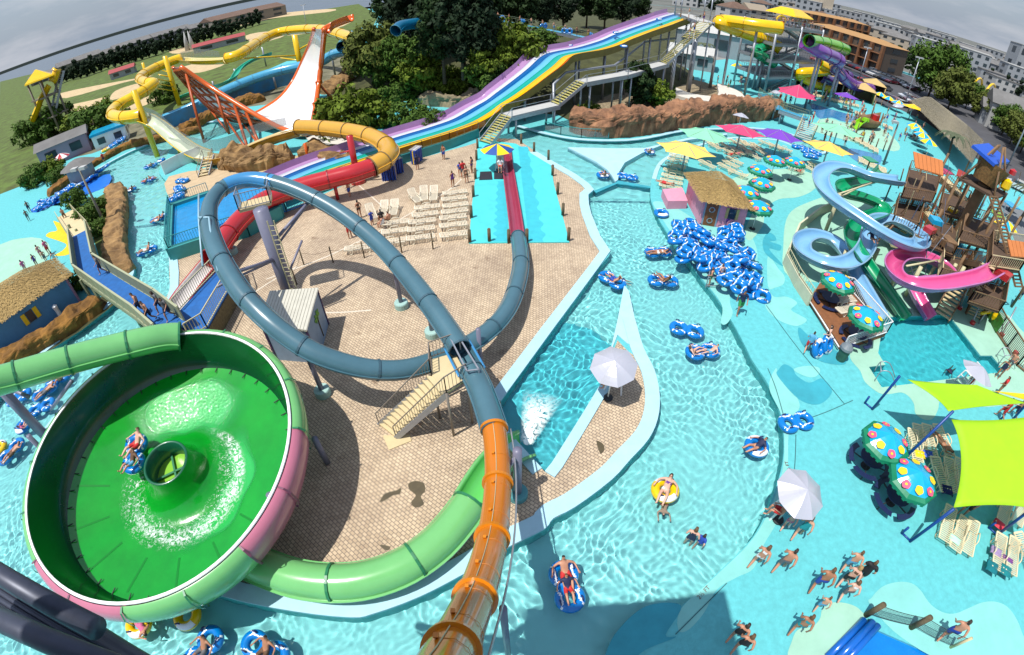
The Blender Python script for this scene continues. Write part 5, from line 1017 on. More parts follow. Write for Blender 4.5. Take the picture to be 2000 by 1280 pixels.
# brown deck with white picket fence
bd = thing('brown_deck', 'raised brown timber deck with white picket fences beside the splash pool', 'deck', at(1640, 640))
D4 = ats([(1578, 592), (1598, 560), (1655, 572), (1727, 658), (1641, 688)]); g = MB(); g.poly([(p.x, p.y) for p in D4], 0, .3); g.build('deck_floor', mat('brown_boards', srgb(150, 96, 58, .7), .75, var=.25, vs_=3), bd)
up3 = lambda p: p + Vector((0, 0, .3))
for a, b in ((D4[3], D4[4]), (D4[2], D4[3]), (D4[1], D4[2])): railing('picket_fence', [up3(a), up3(b)], .95, M_WHITE, bd, .17, .025)
g = MB(); g.tube([up3(D4[4]) + Vector((-.2, .1, .02)), up3(D4[0]) + Vector((-.1, 0, .02))], .05, 6); g.build('edge_kerb', M_WHITE, bd)
p = at(1641, 702); t = thing('litter_bin', 'round green litter bin with a domed grey lid at the deck corner', 'bin', p)
MB().lathe([(0, 0), (.3, 0), (.34, .8), (.3, .85)], 16, Matrix.Translation(p)).build('bin_body', mat('bin_green', srgb(60, 110, 90, .7), .6, var=.4, vs_=4), t); MB().lathe([(.4, .85), (.38, 1.0), (.2, 1.2), (0, 1.24)], 16, Matrix.Translation(p)).build('lid', mat('bin_lid', (.16, .19, .21), .4), t)
# handrails, splash pool
for q, d in (((1708, 745), 'at the outer corner'), ((1950, 712), 'at the corner steps')):
    g = MB(); a = at(*q); 
    for s in (0, .7): b = a + Vector((s * .6, s, 0)); g.tube(spline([b, b + Vector((0, 0, .8)), b + Vector((.5, -.25, .9)), b + Vector((1.2, -.6, .1))], 4), .03, 6)
    g.tube([a + Vector((0, 0, .8)), a + Vector((.42, .7, .8))], .03, 6); tag(g.build('pool_handrail', M_STEEL), 'bent steel handrail of the splash pool ' + d, 'handrail')
# ---------------------------------------------------------------- wooden play structure with the tipping bucket
pl = thing('play_structure', 'sprawling wooden climbing structure with decks, ramps and a tall tipping bucket', 'play structure', at(1850, 480))
M_WD = mat('play_wood', (.20, .115, .055), .75, var=.35, vs_=1.2); M_WDD = mat('play_wood_dark', (.085, .05, .03), .85, var=.3); M_OR = mat('orange_roof', srgb(212, 128, 66, .75), .5, var=.1); M_NET = mat('teal_mesh', srgb(70, 150, 140, .6), .7)
GP = [at(*q) for q in ((1770, 400), (1812, 392), (1860, 402), (1905, 425), (1762, 440), (1806, 440), (1850, 450), (1898, 470), (1945, 470), (1800, 490), (1845, 505), (1890, 520), (1935, 525), (1975, 520), (1890, 575), (1935, 590), (1975, 600), (1850, 560))]
HT = [5.5, 5.8, 4.6, 5.0, 5.2, 5.6, 5.0, 6.0, 5.2, 4.2, 4.6, 5.2, 5.5, 4.8, 3.4, 4.2, 4.0, 3.0]
for p, h in zip(GP, HT): MB().tube([p, p + Vector((0, 0, h))], .12, 8).build('post', M_WD, pl)
def pdeck(q, z, m=None):
    g = MB(); P = [at(x, y, z) for x, y in q]; g.poly([(p.x, p.y) for p in P], z - .12, z); g.build('platform', m or M_WD, pl)
    for a, b in zip(P, P[1:] + P[:1]): railing('slat_railing', [a, b], .95, M_WD if random.random() < .7 else M_TAN, pl, .22, .03)
pdeck([(1775, 330), (1835, 345), (1820, 395), (1760, 385)], 3.6, M_WDD); pdeck([(1750, 395), (1800, 405), (1785, 455), (1740, 440)], 2.4, M_WDD); pdeck([(1840, 375), (1890, 390), (1880, 430), (1830, 415)], 3.0, M_WDD); pdeck([(1820, 430), (1870, 445), (1860, 500), (1810, 480)], 2.6, M_WDD)
pdeck([(1880, 420), (1950, 440), (1940, 490), (1870, 470)], 3.4, M_WDD); pdeck([(1930, 470), (2000, 480), (1990, 530), (1925, 520)], 4.0, M_WDD); pdeck([(1835, 500), (1890, 510), (1885, 560), (1830, 545)], 2.0, M_WDD); pdeck([(1900, 545), (1960, 560), (1950, 610), (1890, 590)], 2.2, M_WDD)
for a, b in (((1840, 345, 3.6), (1885, 392, 3.0)), ((1800, 405, 2.4), (1830, 440, 2.6)), ((1870, 440, 2.6), (1900, 430, 3.4)), ((1890, 512, 2.0), (1930, 520, 4.0)), ((1786, 455, 2.4), (1815, 470, 2.6)), ((1885, 560, 2.0), (1912, 560, 2.2))): walkway(pl, at(*a), at(*b), 1.1, M_TAN, M_WD, .9, True, .3, False, M_WD)
for a, b in (((1838, 620, 0), (1880, 545, 2.0)), ((1720, 450, 0), (1752, 420, 2.4)), ((1900, 620, 0), (1925, 560, 2.2))): stair(pl, at(*a), at(*b), 1.2, M_TAN, M_WD, None, .9, True, M_WD)
def shed_roof(q, m, n=7):
    A, B, D_, E_ = [at(*p) for p in q]; g = MB()
    for k in range(n):
        t0, t1 = k / n, (k + .93) / n; v = [A.lerp(B, t0), A.lerp(B, t1), E_.lerp(D_, t1), E_.lerp(D_, t0)]; g.add(v + [p - Vector((0, 0, .1)) for p in v], [(0, 1, 2, 3), (7, 6, 5, 4), (0, 4, 5, 1), (1, 5, 6, 2), (2, 6, 7, 3), (3, 7, 4, 0)])
    return g.build('plank_roof', m, pl)
shed_roof([(1784, 296, 6.4), (1842, 314, 6.4), (1843, 343, 5.5), (1788, 327, 5.5)], M_OR); shed_roof([(1968, 468, 5.6), (2020, 476, 5.6), (2025, 505, 5.0), (1975, 500, 5.0)], M_OR); shed_roof([(1872, 330, 5.6), (1930, 362, 5.4), (1925, 372, 5.0), (1868, 342, 5.2)], mat('red_roof', srgb(170, 60, 50, .7), .5), 6)
tk = at(1848, 500); top = at(1905, 345, 7.5)
g = MB(); g.tube(resample([Vector((tk.x, tk.y, 0)), Vector((tk.x, tk.y, 3.5)), Vector((tk.x + .1, tk.y, 7.2))], .6), .5, 14); g.build('bucket_trunk', M_WD, pl)
bc = Vector((tk.x + .1, tk.y, 8.2))
g = MB(); g.lathe([(0, -.9), (1.0, -.9), (1.45, .8), (1.35, .8), (.95, -.7), (0, -.7)], 20, Matrix.Translation(bc) @ Matrix.Rotation(.25, 4, 'Y')); g.build('tipping_bucket', mat('thatch_brown', (.19, .10, .03), .9, var=.5, vs_=5, bump=.8, bs=12), pl)
g = MB(); g.box(bc + Vector((.5, 1.0, 1.3)), (4.4, 2.4, .25), .4, Matrix.Rotation(.4, 4, 'Z') @ Matrix.Rotation(.25, 4, 'X')); g.build('blue_awning', mat('awning_blue', srgb(34, 90, 200, .8), .5), pl)
g = MB(); g.box(bc + Vector((0, 0, -1.2)), (3.6, 3.6, .18), .4); g.build('bucket_deck', M_WDD, pl)
for k in range(4):
    a = .4 + math.pi / 4 + k * math.pi / 2; p = Vector((bc.x + 2.4 * math.cos(a), bc.y + 2.4 * math.sin(a), 0)); MB().tube([p, p + Vector((0, 0, 7))], .12, 8).build('post', M_WD, pl); MB().tube([p + Vector((0, 0, 6.6)), bc + Vector((.3 * math.cos(a), .3 * math.sin(a), 2.4))], .1, 6).build('rafter', M_WD, pl)
g = MB(); g.lathe([(0, .25), (.3, .1), (.3, -.25), (0, -.35)], 10, Matrix.Translation(bc + Vector((1.2, -1.2, .9)))); g.build('red_ball', M_RED, pl)
g = MB(); g.lathe([(0, .5), (.4, .3), (.45, -.3), (.3, -.5), (0, -.5)], 12, Matrix.Translation(bc + Vector((1.0, -1.3, -.2)))); g.build('yellow_barrel', M_YEL, pl)
for q, z, m, s in (((1700, 312), 3.0, M_EM, 1.5), ((1745, 350), 2.6, M_NET, 1.3), ((1845, 335), 1.6, mat('play_pink', srgb(200, 60, 110, .7), .5), 2.2), ((1770, 480), 1.4, M_EM, 1.2), ((1905, 395), 1.2, M_FB, 2.0), ((1925, 440), 1.5, M_FB, 2.2), ((1950, 420), 1.0, mat('play_lime', srgb(150, 190, 60, .7), .6), 2.0), ((1960, 480), 2.4, M_FB, 2.4), ((1975, 400), .8, M_FB, 2.0), ((1905, 385), 3.6, M_YEL, .7)):
    p = at(*q, z); g = MB(); g.box(p, (s, s * .8, .12), random.uniform(0, 3)); g.build('colour_panel', m, pl); pole(pl, p.x, p.y, 0, z, .08, M_WDD, 'post')
for q in ((1765, 330), (1745, 440), (1815, 405), (1860, 440), (1945, 505), (1830, 465)):
    a = at(*q, 3.2); b = a + Vector((random.uniform(-2, 2), random.uniform(-2, 2), -2.6)); MB().tube([a, b], .07, 6).build('brace', M_WD, pl)
random.seed(31)
for k in range(46):
    p = at(random.uniform(1740, 1990), random.uniform(385, 560)); h = random.uniform(1.5, 6.2); q = p + Vector((random.uniform(-1.6, 1.6), random.uniform(-1.6, 1.6), h)); MB().tube([p + Vector((0, 0, random.uniform(0, h * .5))), q], random.choice((.025, .04, .06)), 5).build(random.choice(('rope', 'pole', 'pipe')), random.choice((M_WD, M_TAN, M_STEEL, M_GREY, M_RUST)), pl)
for k in range(16):
    p = at(random.uniform(1750, 1990), random.uniform(390, 555), random.uniform(.8, 4.2)); MB().box(p, (random.uniform(.5, 1.4), random.uniform(.4, 1.0), random.uniform(.1, .9)), random.uniform(0, 3)).build('play_panel', random.choice((M_WD, M_TAN, M_FB, M_RED, M_YEL, M_EM, M_NET, M_WDD)), pl)
nets = MB(); a, b = at(1940, 385, 7.2), at(1990, 560, 2.2)
for s in (-.5, .5): nets.bar(a + Vector((s, 0, 0)), b + Vector((s, 0, 0)), .14)
for k in range(26): q = a.lerp(b, k / 25); nets.bar(q - Vector((.5, 0, 0)), q + Vector((.5, 0, 0)), .1)
nets.build('ladder_bridge', M_WD, pl)
for q in ((1873, 604), (1898, 633), (1922, 612), (1955, 657), (1982, 692)):
    p = at(*q); MB().lathe([(.2, 0), (.2, .25), (0, .25)], 10, Matrix.Translation(p)).build('red_foot', M_RED, pl)
for a, b in (((1898, 633), (1935, 545, 2.6)), ((1873, 604), (1893, 560, 2.4)), ((1955, 657), (1985, 600, 2.0))): MB().tube([at(*a), at(*b)], .06, 6).build('steel_post', M_STEEL, pl)
fw = thing('play_fence', 'curved wooden fence with a painted parrot panel along the splash pool deck', 'fence', at(1930, 640))
W = ats([(1925, 610), (1945, 650), (1965, 680), (1985, 715), (2015, 740)])
for a, b in zip(W, W[1:]): railing('fence_panel', [a, b], 1.5, M_WD, fw, .16, .04)
g = MB(); a, b = W[0], W[1]; g.bar(a + Vector((0, 0, .6)) - Vector((.1, .05, 0)), b + Vector((0, 0, .6)) - Vector((.1, .05, 0)), .06, 1.1); g.build('painted_panel', mat('jungle_paint', (.03, .2, .03), .6, var=.8, vs_=2.5, dirt=(.25, .3, .02)), fw)
MB().lathe([(0, .3), (.16, .25), (.22, 0), (.16, -.3), (0, -.5)], 10, Matrix.Translation(a.lerp(b, .5) + Vector((-.2, -.1, .75)))).build('painted_parrot', M_YEL, fw)
t = thing('water_cannon', 'yellow water cannon on a post beside the play structure', 'water cannon', at(1925, 625)); p = at(1925, 612, 1.0); MB().tube([p - Vector((.5, 0, 0)), p + Vector((.5, 0, .1))], .12, 10).build('barrel', M_YEL, t); MB().tube([(p.x, p.y, 0), p], .06, 8).build('post', M_STEEL, t)
# ---------------------------------------------------------------- pink hut with a thatched roof
ph = thing('pink_hut', 'small pink hut with a shaggy straw thatch, brown door and one window', 'hut', at(1390, 420))
B_, C_ = at(1364, 438), at(1449, 452); A_ = at(1338, 388); E_ = A_ + C_ - B_; hh = 2.25
g = MB(); cs = [A_, B_, C_, E_]
for i in range(4):
    a, b = cs[i], cs[(i + 1) % 4]; g.add([a, b, b + Vector((0, 0, hh)), a + Vector((0, 0, hh))], [(0, 1, 2, 3)])
M_PW = mat('pink_boards', srgb(238, 160, 184, .78), .65, var=.1, vs_=3); g.build('wall', M_PW, ph)
ctr = sum(cs, Vector()) / 4; M_TH = mat('straw_thatch', (.40, .27, .10), .95, var=.5, vs_=9, bump=1.0, bs=25)
def thatch(cs, ctr, z0, rise, over, par, ridge=.35, seed=1):
    rn = random.Random(seed); ev = [p + (p - ctr) * over + Vector((0, 0, z0)) for p in cs]; m0, m1 = (cs[0] + cs[1]) / 2, (cs[2] + cs[3]) / 2; L0, L1 = (cs[1] + cs[2]) / 2, (cs[3] + cs[0]) / 2
    if (m0 - m1).length > (L0 - L1).length: r0, r1 = ctr.lerp(m0, ridge), ctr.lerp(m1, ridge); top = [r0, r0, r1, r1]
    else: r0, r1 = ctr.lerp(L0, ridge), ctr.lerp(L1, ridge); top = [r1, r0, r0, r1]
    top = [t + Vector((0, 0, z0 + rise)) for t in top]; g = MB(); n = 13
    for i in range(4):
        a, b, c, d = ev[i], ev[(i + 1) % 4], top[(i + 1) % 4], top[i]; nw = max(10, int((b - a).length / .055))
        for j in range(n):                         # overlapping straw courses with ragged ends
            for k in range(nw):
                u0, u1 = k / nw, (k + 1) / nw; v0, v1 = j / n - (.02 + .11 * rn.random() if j else .07 * rn.random()), (j + 1) / n
                f = lambda u, v: a.lerp(b, u).lerp(d.lerp(c, u), v); lift = Vector((0, 0, .03 + .07 * rn.random()))
                g.add([f(u0, v0) + lift, f(u1, v0) + lift, f(u1, v1), f(u0, v1)], [(0, 1, 2, 3)])
    return g.build('thatch_roof', M_TH, par)
thatch(cs, ctr, hh - .1, 1.35, .2, ph)
def on_wall(a, b, u, w, z, h, d, m, nm, par):
    n = (b - a).cross(Vector((0, 0, 1))).normalized(); n = n if n.dot(a - ctr) > 0 else -n; t = (b - a).normalized(); c = a.lerp(b, u) + n * d + Vector((0, 0, z)); return MB().bar(c - t * w / 2, c + t * w / 2, .05, h).build(nm, m, par)
dr = on_wall(B_, C_, .22, .95, 1.0, 1.95, .03, mat('door_brown', (.22, .07, .02), .5, var=.2), 'door', ph)
on_wall(B_, C_, .22, 1.2, 1.03, 2.1, .012, mat('door_trim_blue', srgb(150, 180, 205, .7), .6), 'door_frame', dr)
n_ = (C_ - B_).cross(Vector((0, 0, 1))).normalized(); n_ = n_ if n_.dot(B_ - ctr) > 0 else -n_; rq = n_.to_track_quat('Z', 'Y').to_matrix().to_4x4()
for z in (1.45, .5): M = Matrix.Translation(B_.lerp(C_, .22) + n_ * .07 + Vector((0, 0, z))) @ rq; MB().lathe([(.24, 0), (.24, .03), (.17, .03), (.17, 0)], 16, M).build('porthole', M_STEEL, dr)
wn = on_wall(B_, C_, .68, .5, 1.35, .8, .05, mat('window_dark', (.03, .05, .07), .1), 'window', ph); on_wall(B_, C_, .68, .62, 1.35, .92, .03, M_PURP, 'window_frame', wn)
for u in (.57, .79): on_wall(B_, C_, u, .26, 1.35, .9, .03, mat('shutter_tan', srgb(205, 190, 120, .7), .6), 'shutter', ph)
tb = thing('pink_planter_box', 'low pink wooden box with slatted lid beside the pink hut', 'box', at(1315, 395)); q4 = ats([(1291, 385), (1302, 409), (1340, 408), (1330, 382)]); MB().poly([(p.x, p.y) for p in q4], 0, .75).build('box_body', M_PW, tb)
# ---------------------------------------------------------------- brown artificial rock wall and boulders
from mathutils import noise as mnoise
def hash3(x, y, z): 
    return math.sin(x * 1.7 + 1.3 * math.sin(y * 1.1 + z)) * .5 + math.sin(y * 2.3 + z * 1.9 + 1.1 * math.sin(x * 2.1)) * .3 + math.sin(x * 4.7 + z * 3.9 + y * 3.3) * .16 + math.sin(x * 9.1 - y * 7.3 + z * 8.7) * .07
M_ROCK = mat('red_brown_rock', srgb(182, 132, 96, .66), .95, var=.45, vs_=.7, bump=.9, bs=3, dirt=srgb(128, 92, 70, .55)); M_ROCKT = mat('tan_rock', srgb(186, 148, 96, .65), .95, var=.45, vs_=.8, bump=.9, bs=3, dirt=srgb(140, 100, 60, .5)); M_BERM = mat('orange_berm', srgb(172, 122, 50, .62), .95, var=.45, vs_=.8, bump=.9, bs=4, dirt=srgb(130, 90, 40, .5))
def rock_ridge(name, label, pts, wid, hgts, m, amp=.35, group=None, seed=0.):
    P = resample(spline(ats(pts), 8), .28); fr = frames(P); g = MB(); k = 25; n = len(P)
    for i, (p, (t, x, y)) in enumerate(zip(P, fr)):
        s = i / (n - 1) * (len(hgts) - 1); j = min(int(s), len(hgts) - 2); h = hgts[j] + (hgts[j + 1] - hgts[j]) * (s - j); e = min(1, i / 3, (n - 1 - i) / 3) ** .5 if n > 6 else 1
        for q in range(k):
            a = math.pi * q / (k - 1); ex = .32; c, s_ = math.cos(a), math.sin(a); u = math.copysign(abs(c) ** ex, c) * wid / 2 * (.3 + .7 * e); v = abs(s_) ** ex * h * e
            r = p + x * u + Vector((0, 0, v)); e2 = Vector((r.x + seed, r.y, r.z)); d = 1.1 * mnoise.noise(e2 * .55) + .9 * mnoise.noise(e2 * 1.3) + .45 * abs(mnoise.noise(e2 * 3.1)) + .2 * mnoise.noise(e2 * 6); g.v.append(tuple(r + (x * c + Vector((0, 0, max(s_, .0)))) * d * amp * (1 if v > .05 else .3) - Vector((0, 0, .1 if q in (0, k - 1) else 0))))
    for i in range(n - 1):
        for q in range(k - 1): g.f.append([i * k + q, i * k + q + 1, (i + 1) * k + q + 1, (i + 1) * k + q]); g.mi.append(0); g.sm.append(False)
    return tag(g.build(name, m), label, 'rock', group)
rock_ridge('rock_wall', 'long red brown artificial rock wall along the river channel', [(1118, 250), (1170, 262), (1240, 258), (1320, 245), (1400, 236), (1470, 230), (1512, 222)], 3.0, [2.2, 2.9, 2.3, 2.7, 2.9, 2.6, 2.2], M_ROCK, .6)
rock_ridge('rock_berm', 'tan rock berm between the grass patch and the river', [(222, 372), (232, 390), (232, 430), (228, 470), (232, 510), (246, 540)], 2.2, [1.0, 1.2, 1.1, 1.3, 1.1, .8], M_ROCKT, .3)
rock_ridge('rock_berm', 'orange brown berm below the blue thatched hut', [(208, 590), (170, 618), (130, 645), (85, 672), (30, 712), (-60, 790)], 2.0, [1.0, 1.1, .9, 1.1, 1.0, 1.0], M_BERM, .35)
rock_ridge('rock_berm', 'narrow brown berm along the far curb of the river', [(95, 385), (160, 340), (205, 312), (250, 290), (300, 278), (345, 266), (395, 254)], 1.6, [.8, .9, .8, 1.0, .9, .8], M_BERM, .25)
rock_ridge('rock_berm', 'brown berm under the orange half-pipe frame', [(355, 258), (400, 238), (440, 222), (480, 205), (520, 195)], 2.6, [1.0, 1.4, 1.6, 1.4, 1.0], M_BERM, .5)
rock_ridge('boulder_bank', 'tan boulders under the golden flume', [(425, 330), (455, 322), (500, 326), (540, 318), (575, 310)], 3.2, [1.2, 2.0, 1.5, 2.0, 1.0], M_ROCKT, .7)
rock_ridge('boulder_bank', 'tan boulders below the golden tube', [(590, 300), (625, 304), (660, 312), (690, 305)], 2.6, [1.0, 1.4, .9, .6], M_ROCKT, .5, None, 4.)
rock_ridge('stone_bank', 'pale stone bank at the foot of the wooded hill', [(820, 200), (865, 206), (905, 205), (935, 198)], 2.0, [1.0, 1.6, 1.4, 1.8], mat('pale_stone', srgb(176, 160, 128, .6), .95, var=.4, bump=.8, bs=3), .5)
rock_ridge('waterfall_rock', 'stepped tan rock with a small waterfall between cyan tube and trees', [(640, 185), (665, 172), (690, 165), (705, 150)], 4.0, [1.0, 2.0, 3.0, 3.5], M_ROCKT, .6, None, 2.)
g = MB(); g.smooth = True; A = at(698, 128, 4.0); Bq = at(690, 152, 1.6)
for k in range(8): 
    p = A.lerp(Bq, k / 7) + Vector((0, 0, .5 * math.sin(k / 7 * 3.1))); g.v += [tuple(p + Vector((-.5, 0, 0))), tuple(p + Vector((.5, .1, 0)))]
for k in range(7): g.f.append([2 * k, 2 * k + 1, 2 * k + 3, 2 * k + 2]); g.mi.append(0); g.sm.append(True)
tag(g.build('waterfall', M_WHITE), 'small white waterfall pouring over the stepped tan rock', 'waterfall')
sheet('back_river_water', [(715, 205), (800, 213), (900, 222), (950, 228), (945, 240), (850, 234), (760, 230), (735, 244), (640, 250)], .02, mat('aqua_water', srgb(110, 215, 222, .75), .1, var=.2, vs_=1, bump=.4, bs=4), 3)
sheet('sand_bed', [(600, 300), (700, 310), (760, 318), (700, 335), (600, 350), (520, 340), (470, 335), (540, 320)], .012, m_sand, 3)
sheet('concrete_terrace', [(330, 345), (420, 330), (520, 345), (500, 352), (400, 378), (345, 395), (325, 375)], .012, mat('tan_terrace', srgb(214, 188, 150, .72), .85, var=.15), 2)
# white fence and steps at the end of the yellow flume
t = thing('white_fence', 'solid white wall panels by the steps of the yellow flume', 'fence', at(350, 320)); W = ats([(322, 342), (354, 325), (398, 308)])
for a, b in zip(W, W[1:]): MB().bar(a + Vector((0, 0, .8)), b + Vector((0, 0, .8)), .1, 1.6).build('fence_panel', M_WHITE, t)
t = thing('wooden_steps', 'narrow wooden steps climbing to the yellow and golden flume', 'stairs', at(400, 340)); stair(t, at(398, 345), at(408, 305, 1.3), 1.3, M_TAN, M_BRN, None, .9, True)
# ---------------------------------------------------------------- sage bridge on the far channel, right of the rock wall
t = thing('channel_bridge', 'sage green wooden bridge with stairs over the river channel, behind the purple canopy', 'bridge', at(1560, 262))
walkway(t, at(1490, 185, 1.5), at(1525, 215, 1.9), 1.5, M_FB, M_SAGE, 1.0, True, .3); walkway(t, at(1525, 215, 1.9), at(1575, 232, 1.9), 1.6, M_FB, M_SAGE, 1.0, True, .3); stair(t, at(1568, 272, .1), at(1582, 240, 1.9), 2.2, mat('pale_tread', (.5, .48, .42), .7), M_CREAM, None, .9, False, M_SAGE)
# clear channel fence
t = thing('glass_fence', 'low clear panel fence in front of the rock wall', 'fence', at(1120, 265)); W = ats([(1064, 256), (1095, 264), (1135, 270), (1188, 272)]); railing('rail', W, 1.1, M_TEALW, t, 2.0, .03); screen(W, 1.05, t, 'glass_panel')
# surfing boards racks at the golden bend
rk = None
for i, (q, d) in enumerate((((762, 352), 'under the golden tube bend'), ((775, 340), 'beside the golden tube bend'), ((815, 318), 'standing free on the plaza'))):
    lab = 'white rack of upright blue mats ' + d
    if rk is None:
        rk = thing('mat_rack', lab, 'rack', at(*q), 'racks of blue mats', world=False); g = MB()
        for s in (-.5, .5): g.bar((s, -.4, 0), (s, .4, 0), .06); g.bar((s, 0, 0), (s, 0, 1.5), .06)
        g.bar((-.6, 0, 1.5), (.6, 0, 1.5), .06)
        for k in range(7): g.bar((-.6 + .2 * k, -.4, 1.55), (-.6 + .2 * k, .4, 1.55), .035)
        g.build('rack_frame', M_WHITE, rk)
        for k in range(8): g = MB(); g.box((-.6 + .17 * k, 0, .75), (.1, .55, 1.35), .1 * (k % 3 - 1)); g.cur = 1; g.box((-.6 + .17 * k, 0, .75), (.106, .12, 1.352), .1 * (k % 3 - 1)); g.build('mat', [mat('mat_blue', srgb(26, 70, 170, .75), .5), M_FY], rk)
    else: dup(rk, at(*q), .6 * i, lab)
# ---------------------------------------------------------------- hill, earth and planting beds
def hillz(x, y):
    h = 0.
    for cx, cy, rx, ry, hh in ((2, 95, 34, 26, 5.5), (-16, 92, 18, 18, 3.5), (20, 90, 12, 12, 3.0)): d = ((x - cx) / rx) ** 2 + ((y - cy) / ry) ** 2; h = max(h, hh * max(0, 1 - d) ** .8)
    return h
g = MB(); g.smooth = True; nx, ny = 80, 60
for j in range(ny + 1):
    for i in range(nx + 1): x, y = -40 + i, 64 + j * 1.2; h = hillz(x, y); g.v.append((x, y, -.3 + h + (.25 * hash3(x * .6, y * .6, 0) if h > .2 else 0)))
for j in range(ny):
    for i in range(nx):
        x, y = -40 + i, 64 + j * 1.2
        if max(hillz(x, y), hillz(x + 1, y + 1.2), hillz(x, y + 1.2), hillz(x + 1, y)) > 0: g.f.append([j * (nx + 1) + i, j * (nx + 1) + i + 1, (j + 1) * (nx + 1) + i + 1, (j + 1) * (nx + 1) + i]); g.mi.append(0); g.sm.append(True)
struct('hill', g, m_dirt)
sheet('earth_bed', [(620, 250), (640, 180), (690, 120), (760, 40), (1000, 15), (1330, 30), (1350, 90), (1300, 160), (1250, 235), (1130, 245), (1090, 225), (960, 215), (860, 195), (760, 200), (700, 225)], .004, m_dirt, 1)
sheet('planting_bed', [(1130, 235), (1180, 215), (1260, 210), (1330, 215), (1440, 215), (1450, 180), (1390, 165), (1320, 150), (1250, 165), (1180, 190)], .010, mat('pebble_bed', srgb(178, 160, 128, .6), 1, var=.6, vs_=3, bump=.8, bs=10), 2)
sheet('grass_patch', [(170, 400), (215, 372), (232, 385), (236, 440), (228, 500), (240, 545), (210, 545), (190, 490), (172, 440), (140, 405)], .012, m_grass, 2)
sheet('left_earth', [(60, 290), (150, 262), (240, 238), (330, 230), (430, 190), (560, 128), (660, 100), (700, 120), (640, 178), (560, 200), (440, 215), (330, 262), (250, 275), (180, 300), (90, 320)], .006, mat('worn_ground', (.20, .18, .12), .95, var=.5, vs_=.3, dirt=(.09, .10, .04)), 1)
g = MB(); g.poly([(-260, 52), (-92, 50), (-78, 56), (-82, 68), (-95, 78), (-150, 140), (-260, 250)], .007); struct('far_left_earth', g, m_grass)
sheet('earth_by_berm', [(130, 600), (215, 575), (230, 590), (160, 645), (90, 690), (0, 775), (-100, 900), (-100, 800), (0, 700)], .008, m_dirt, 1)
sheet('yellow_paint_patch', [(104, 432), (112, 450), (97, 454), (90, 462), (112, 470), (130, 478), (122, 490), (106, 500), (138, 496), (150, 470), (152, 440), (140, 428), (120, 436)], .014, mat('yellow_paint', srgb(244, 206, 10, .8), .7, var=.15), 3)
sheet('pale_pool_bottom', [(0, 478), (40, 466), (80, 466), (100, 490), (70, 530), (20, 570), (-60, 620), (-80, 520)], .012, m_pale, 2)
sheet('blue_tube_channel', [(60, 410), (110, 380), (180, 350), (215, 340), (212, 362), (170, 380), (110, 398), (75, 415)], .014, mat('channel_blue', srgb(20, 120, 225, .75), .5, var=.2), 2)
g = MB(); g.poly(flat([(1400, 170), (1420, 176), (1440, 184), (1453, 196), (1450, 208), (1430, 212), (1380, 205), (1330, 197), (1306, 182), (1318, 178), (1350, 190), (1400, 194)], 3), 0, .6); tag(g.build('white_ledge', MATS['white_concrete']), 'smooth white concrete ledge behind the red brown rock wall', 'ledge')
# ---------------------------------------------------------------- trees and shrubs
def leaf_mat(n, c, v=.5):
    m = mat(n, c, .75, var=v, vs_=.9, spec=.2); return m
M_L = {'dark': leaf_mat('leaf_dark', (.022, .048, .012)), 'pine': leaf_mat('leaf_pine', (.016, .034, .014)), 'mid': leaf_mat('leaf_mid', (.065, .125, .016)), 'lime': leaf_mat('leaf_lime', (.115, .165, .014)), 'olive': leaf_mat('leaf_olive', (.10, .125, .022)), 'grey': leaf_mat('leaf_grey', (.10, .12, .07))}
M_BARK = mat('bark', (.085, .06, .042), .95, var=.4, vs_=4)
def crown_mb(rx, rz, zc, nb, nl, ls, seed, cone=0., skirt=0.):
    rn = random.Random(seed); g = MB()
    for b in range(nb):
        while True:
            u = Vector((rn.uniform(-1, 1), rn.uniform(-1, 1), rn.uniform(-1, 1)))
            if .25 < u.length < 1: break
        if cone: k = (1 - cone * (u.z + 1) / 2); u = Vector((u.x * k, u.y * k, u.z))
        c = Vector((u.x * rx, u.y * rx, zc + u.z * rz)); br = rx * rn.uniform(.2, .36) * (1 - .5 * cone * (u.z + 1) / 2)
        for _ in range(nl):
            v = Vector((rn.gauss(0, 1), rn.gauss(0, 1), rn.gauss(0, 1))).normalized(); p = c + Vector((v.x, v.y, v.z * .75)) * br * rn.uniform(.55, 1.08)
            n = (v + Vector((rn.uniform(-.9, .9), rn.uniform(-.9, .9), rn.uniform(-.2, 1)))).normalized(); t = n.cross(Vector((rn.uniform(-1, 1), rn.uniform(-1, 1), .3))).normalized(); q = n.cross(t); s = ls * rn.uniform(.6, 1.3)
            g.add([p + t * s, p + q * s * .55, p - t * s, p - q * s * .55], [(0, 1, 2, 3)])
    return g
def tree_proto(nm, h, rx, rz, zc, nb, nl, ls, leaf, seed, cone=0., tr=.2, limbs=5):
    t = thing(nm, 'x', 'tree', world=False); crown_mb(rx, rz, zc, nb, nl, ls, seed, cone).build('crown', M_L[leaf], t)
    g = MB(); rn = random.Random(seed); g.tube([(0, 0, -.5), (.1, 0, zc * .5), (0, .1, zc + rz * .5)], [tr, tr * .7, tr * .2], 7)
    for k in range(limbs): a = k * 2.4; z0 = zc * rn.uniform(.4, .9); g.tube([(0, 0, z0), (rx * .35 * math.cos(a), rx * .35 * math.sin(a), z0 + rz * .25), (rx * .7 * math.cos(a), rx * .7 * math.sin(a), z0 + rz * .5)], [tr * .45, tr * .3, tr * .1], 5)
    g.build('trunk', M_BARK, t); return t
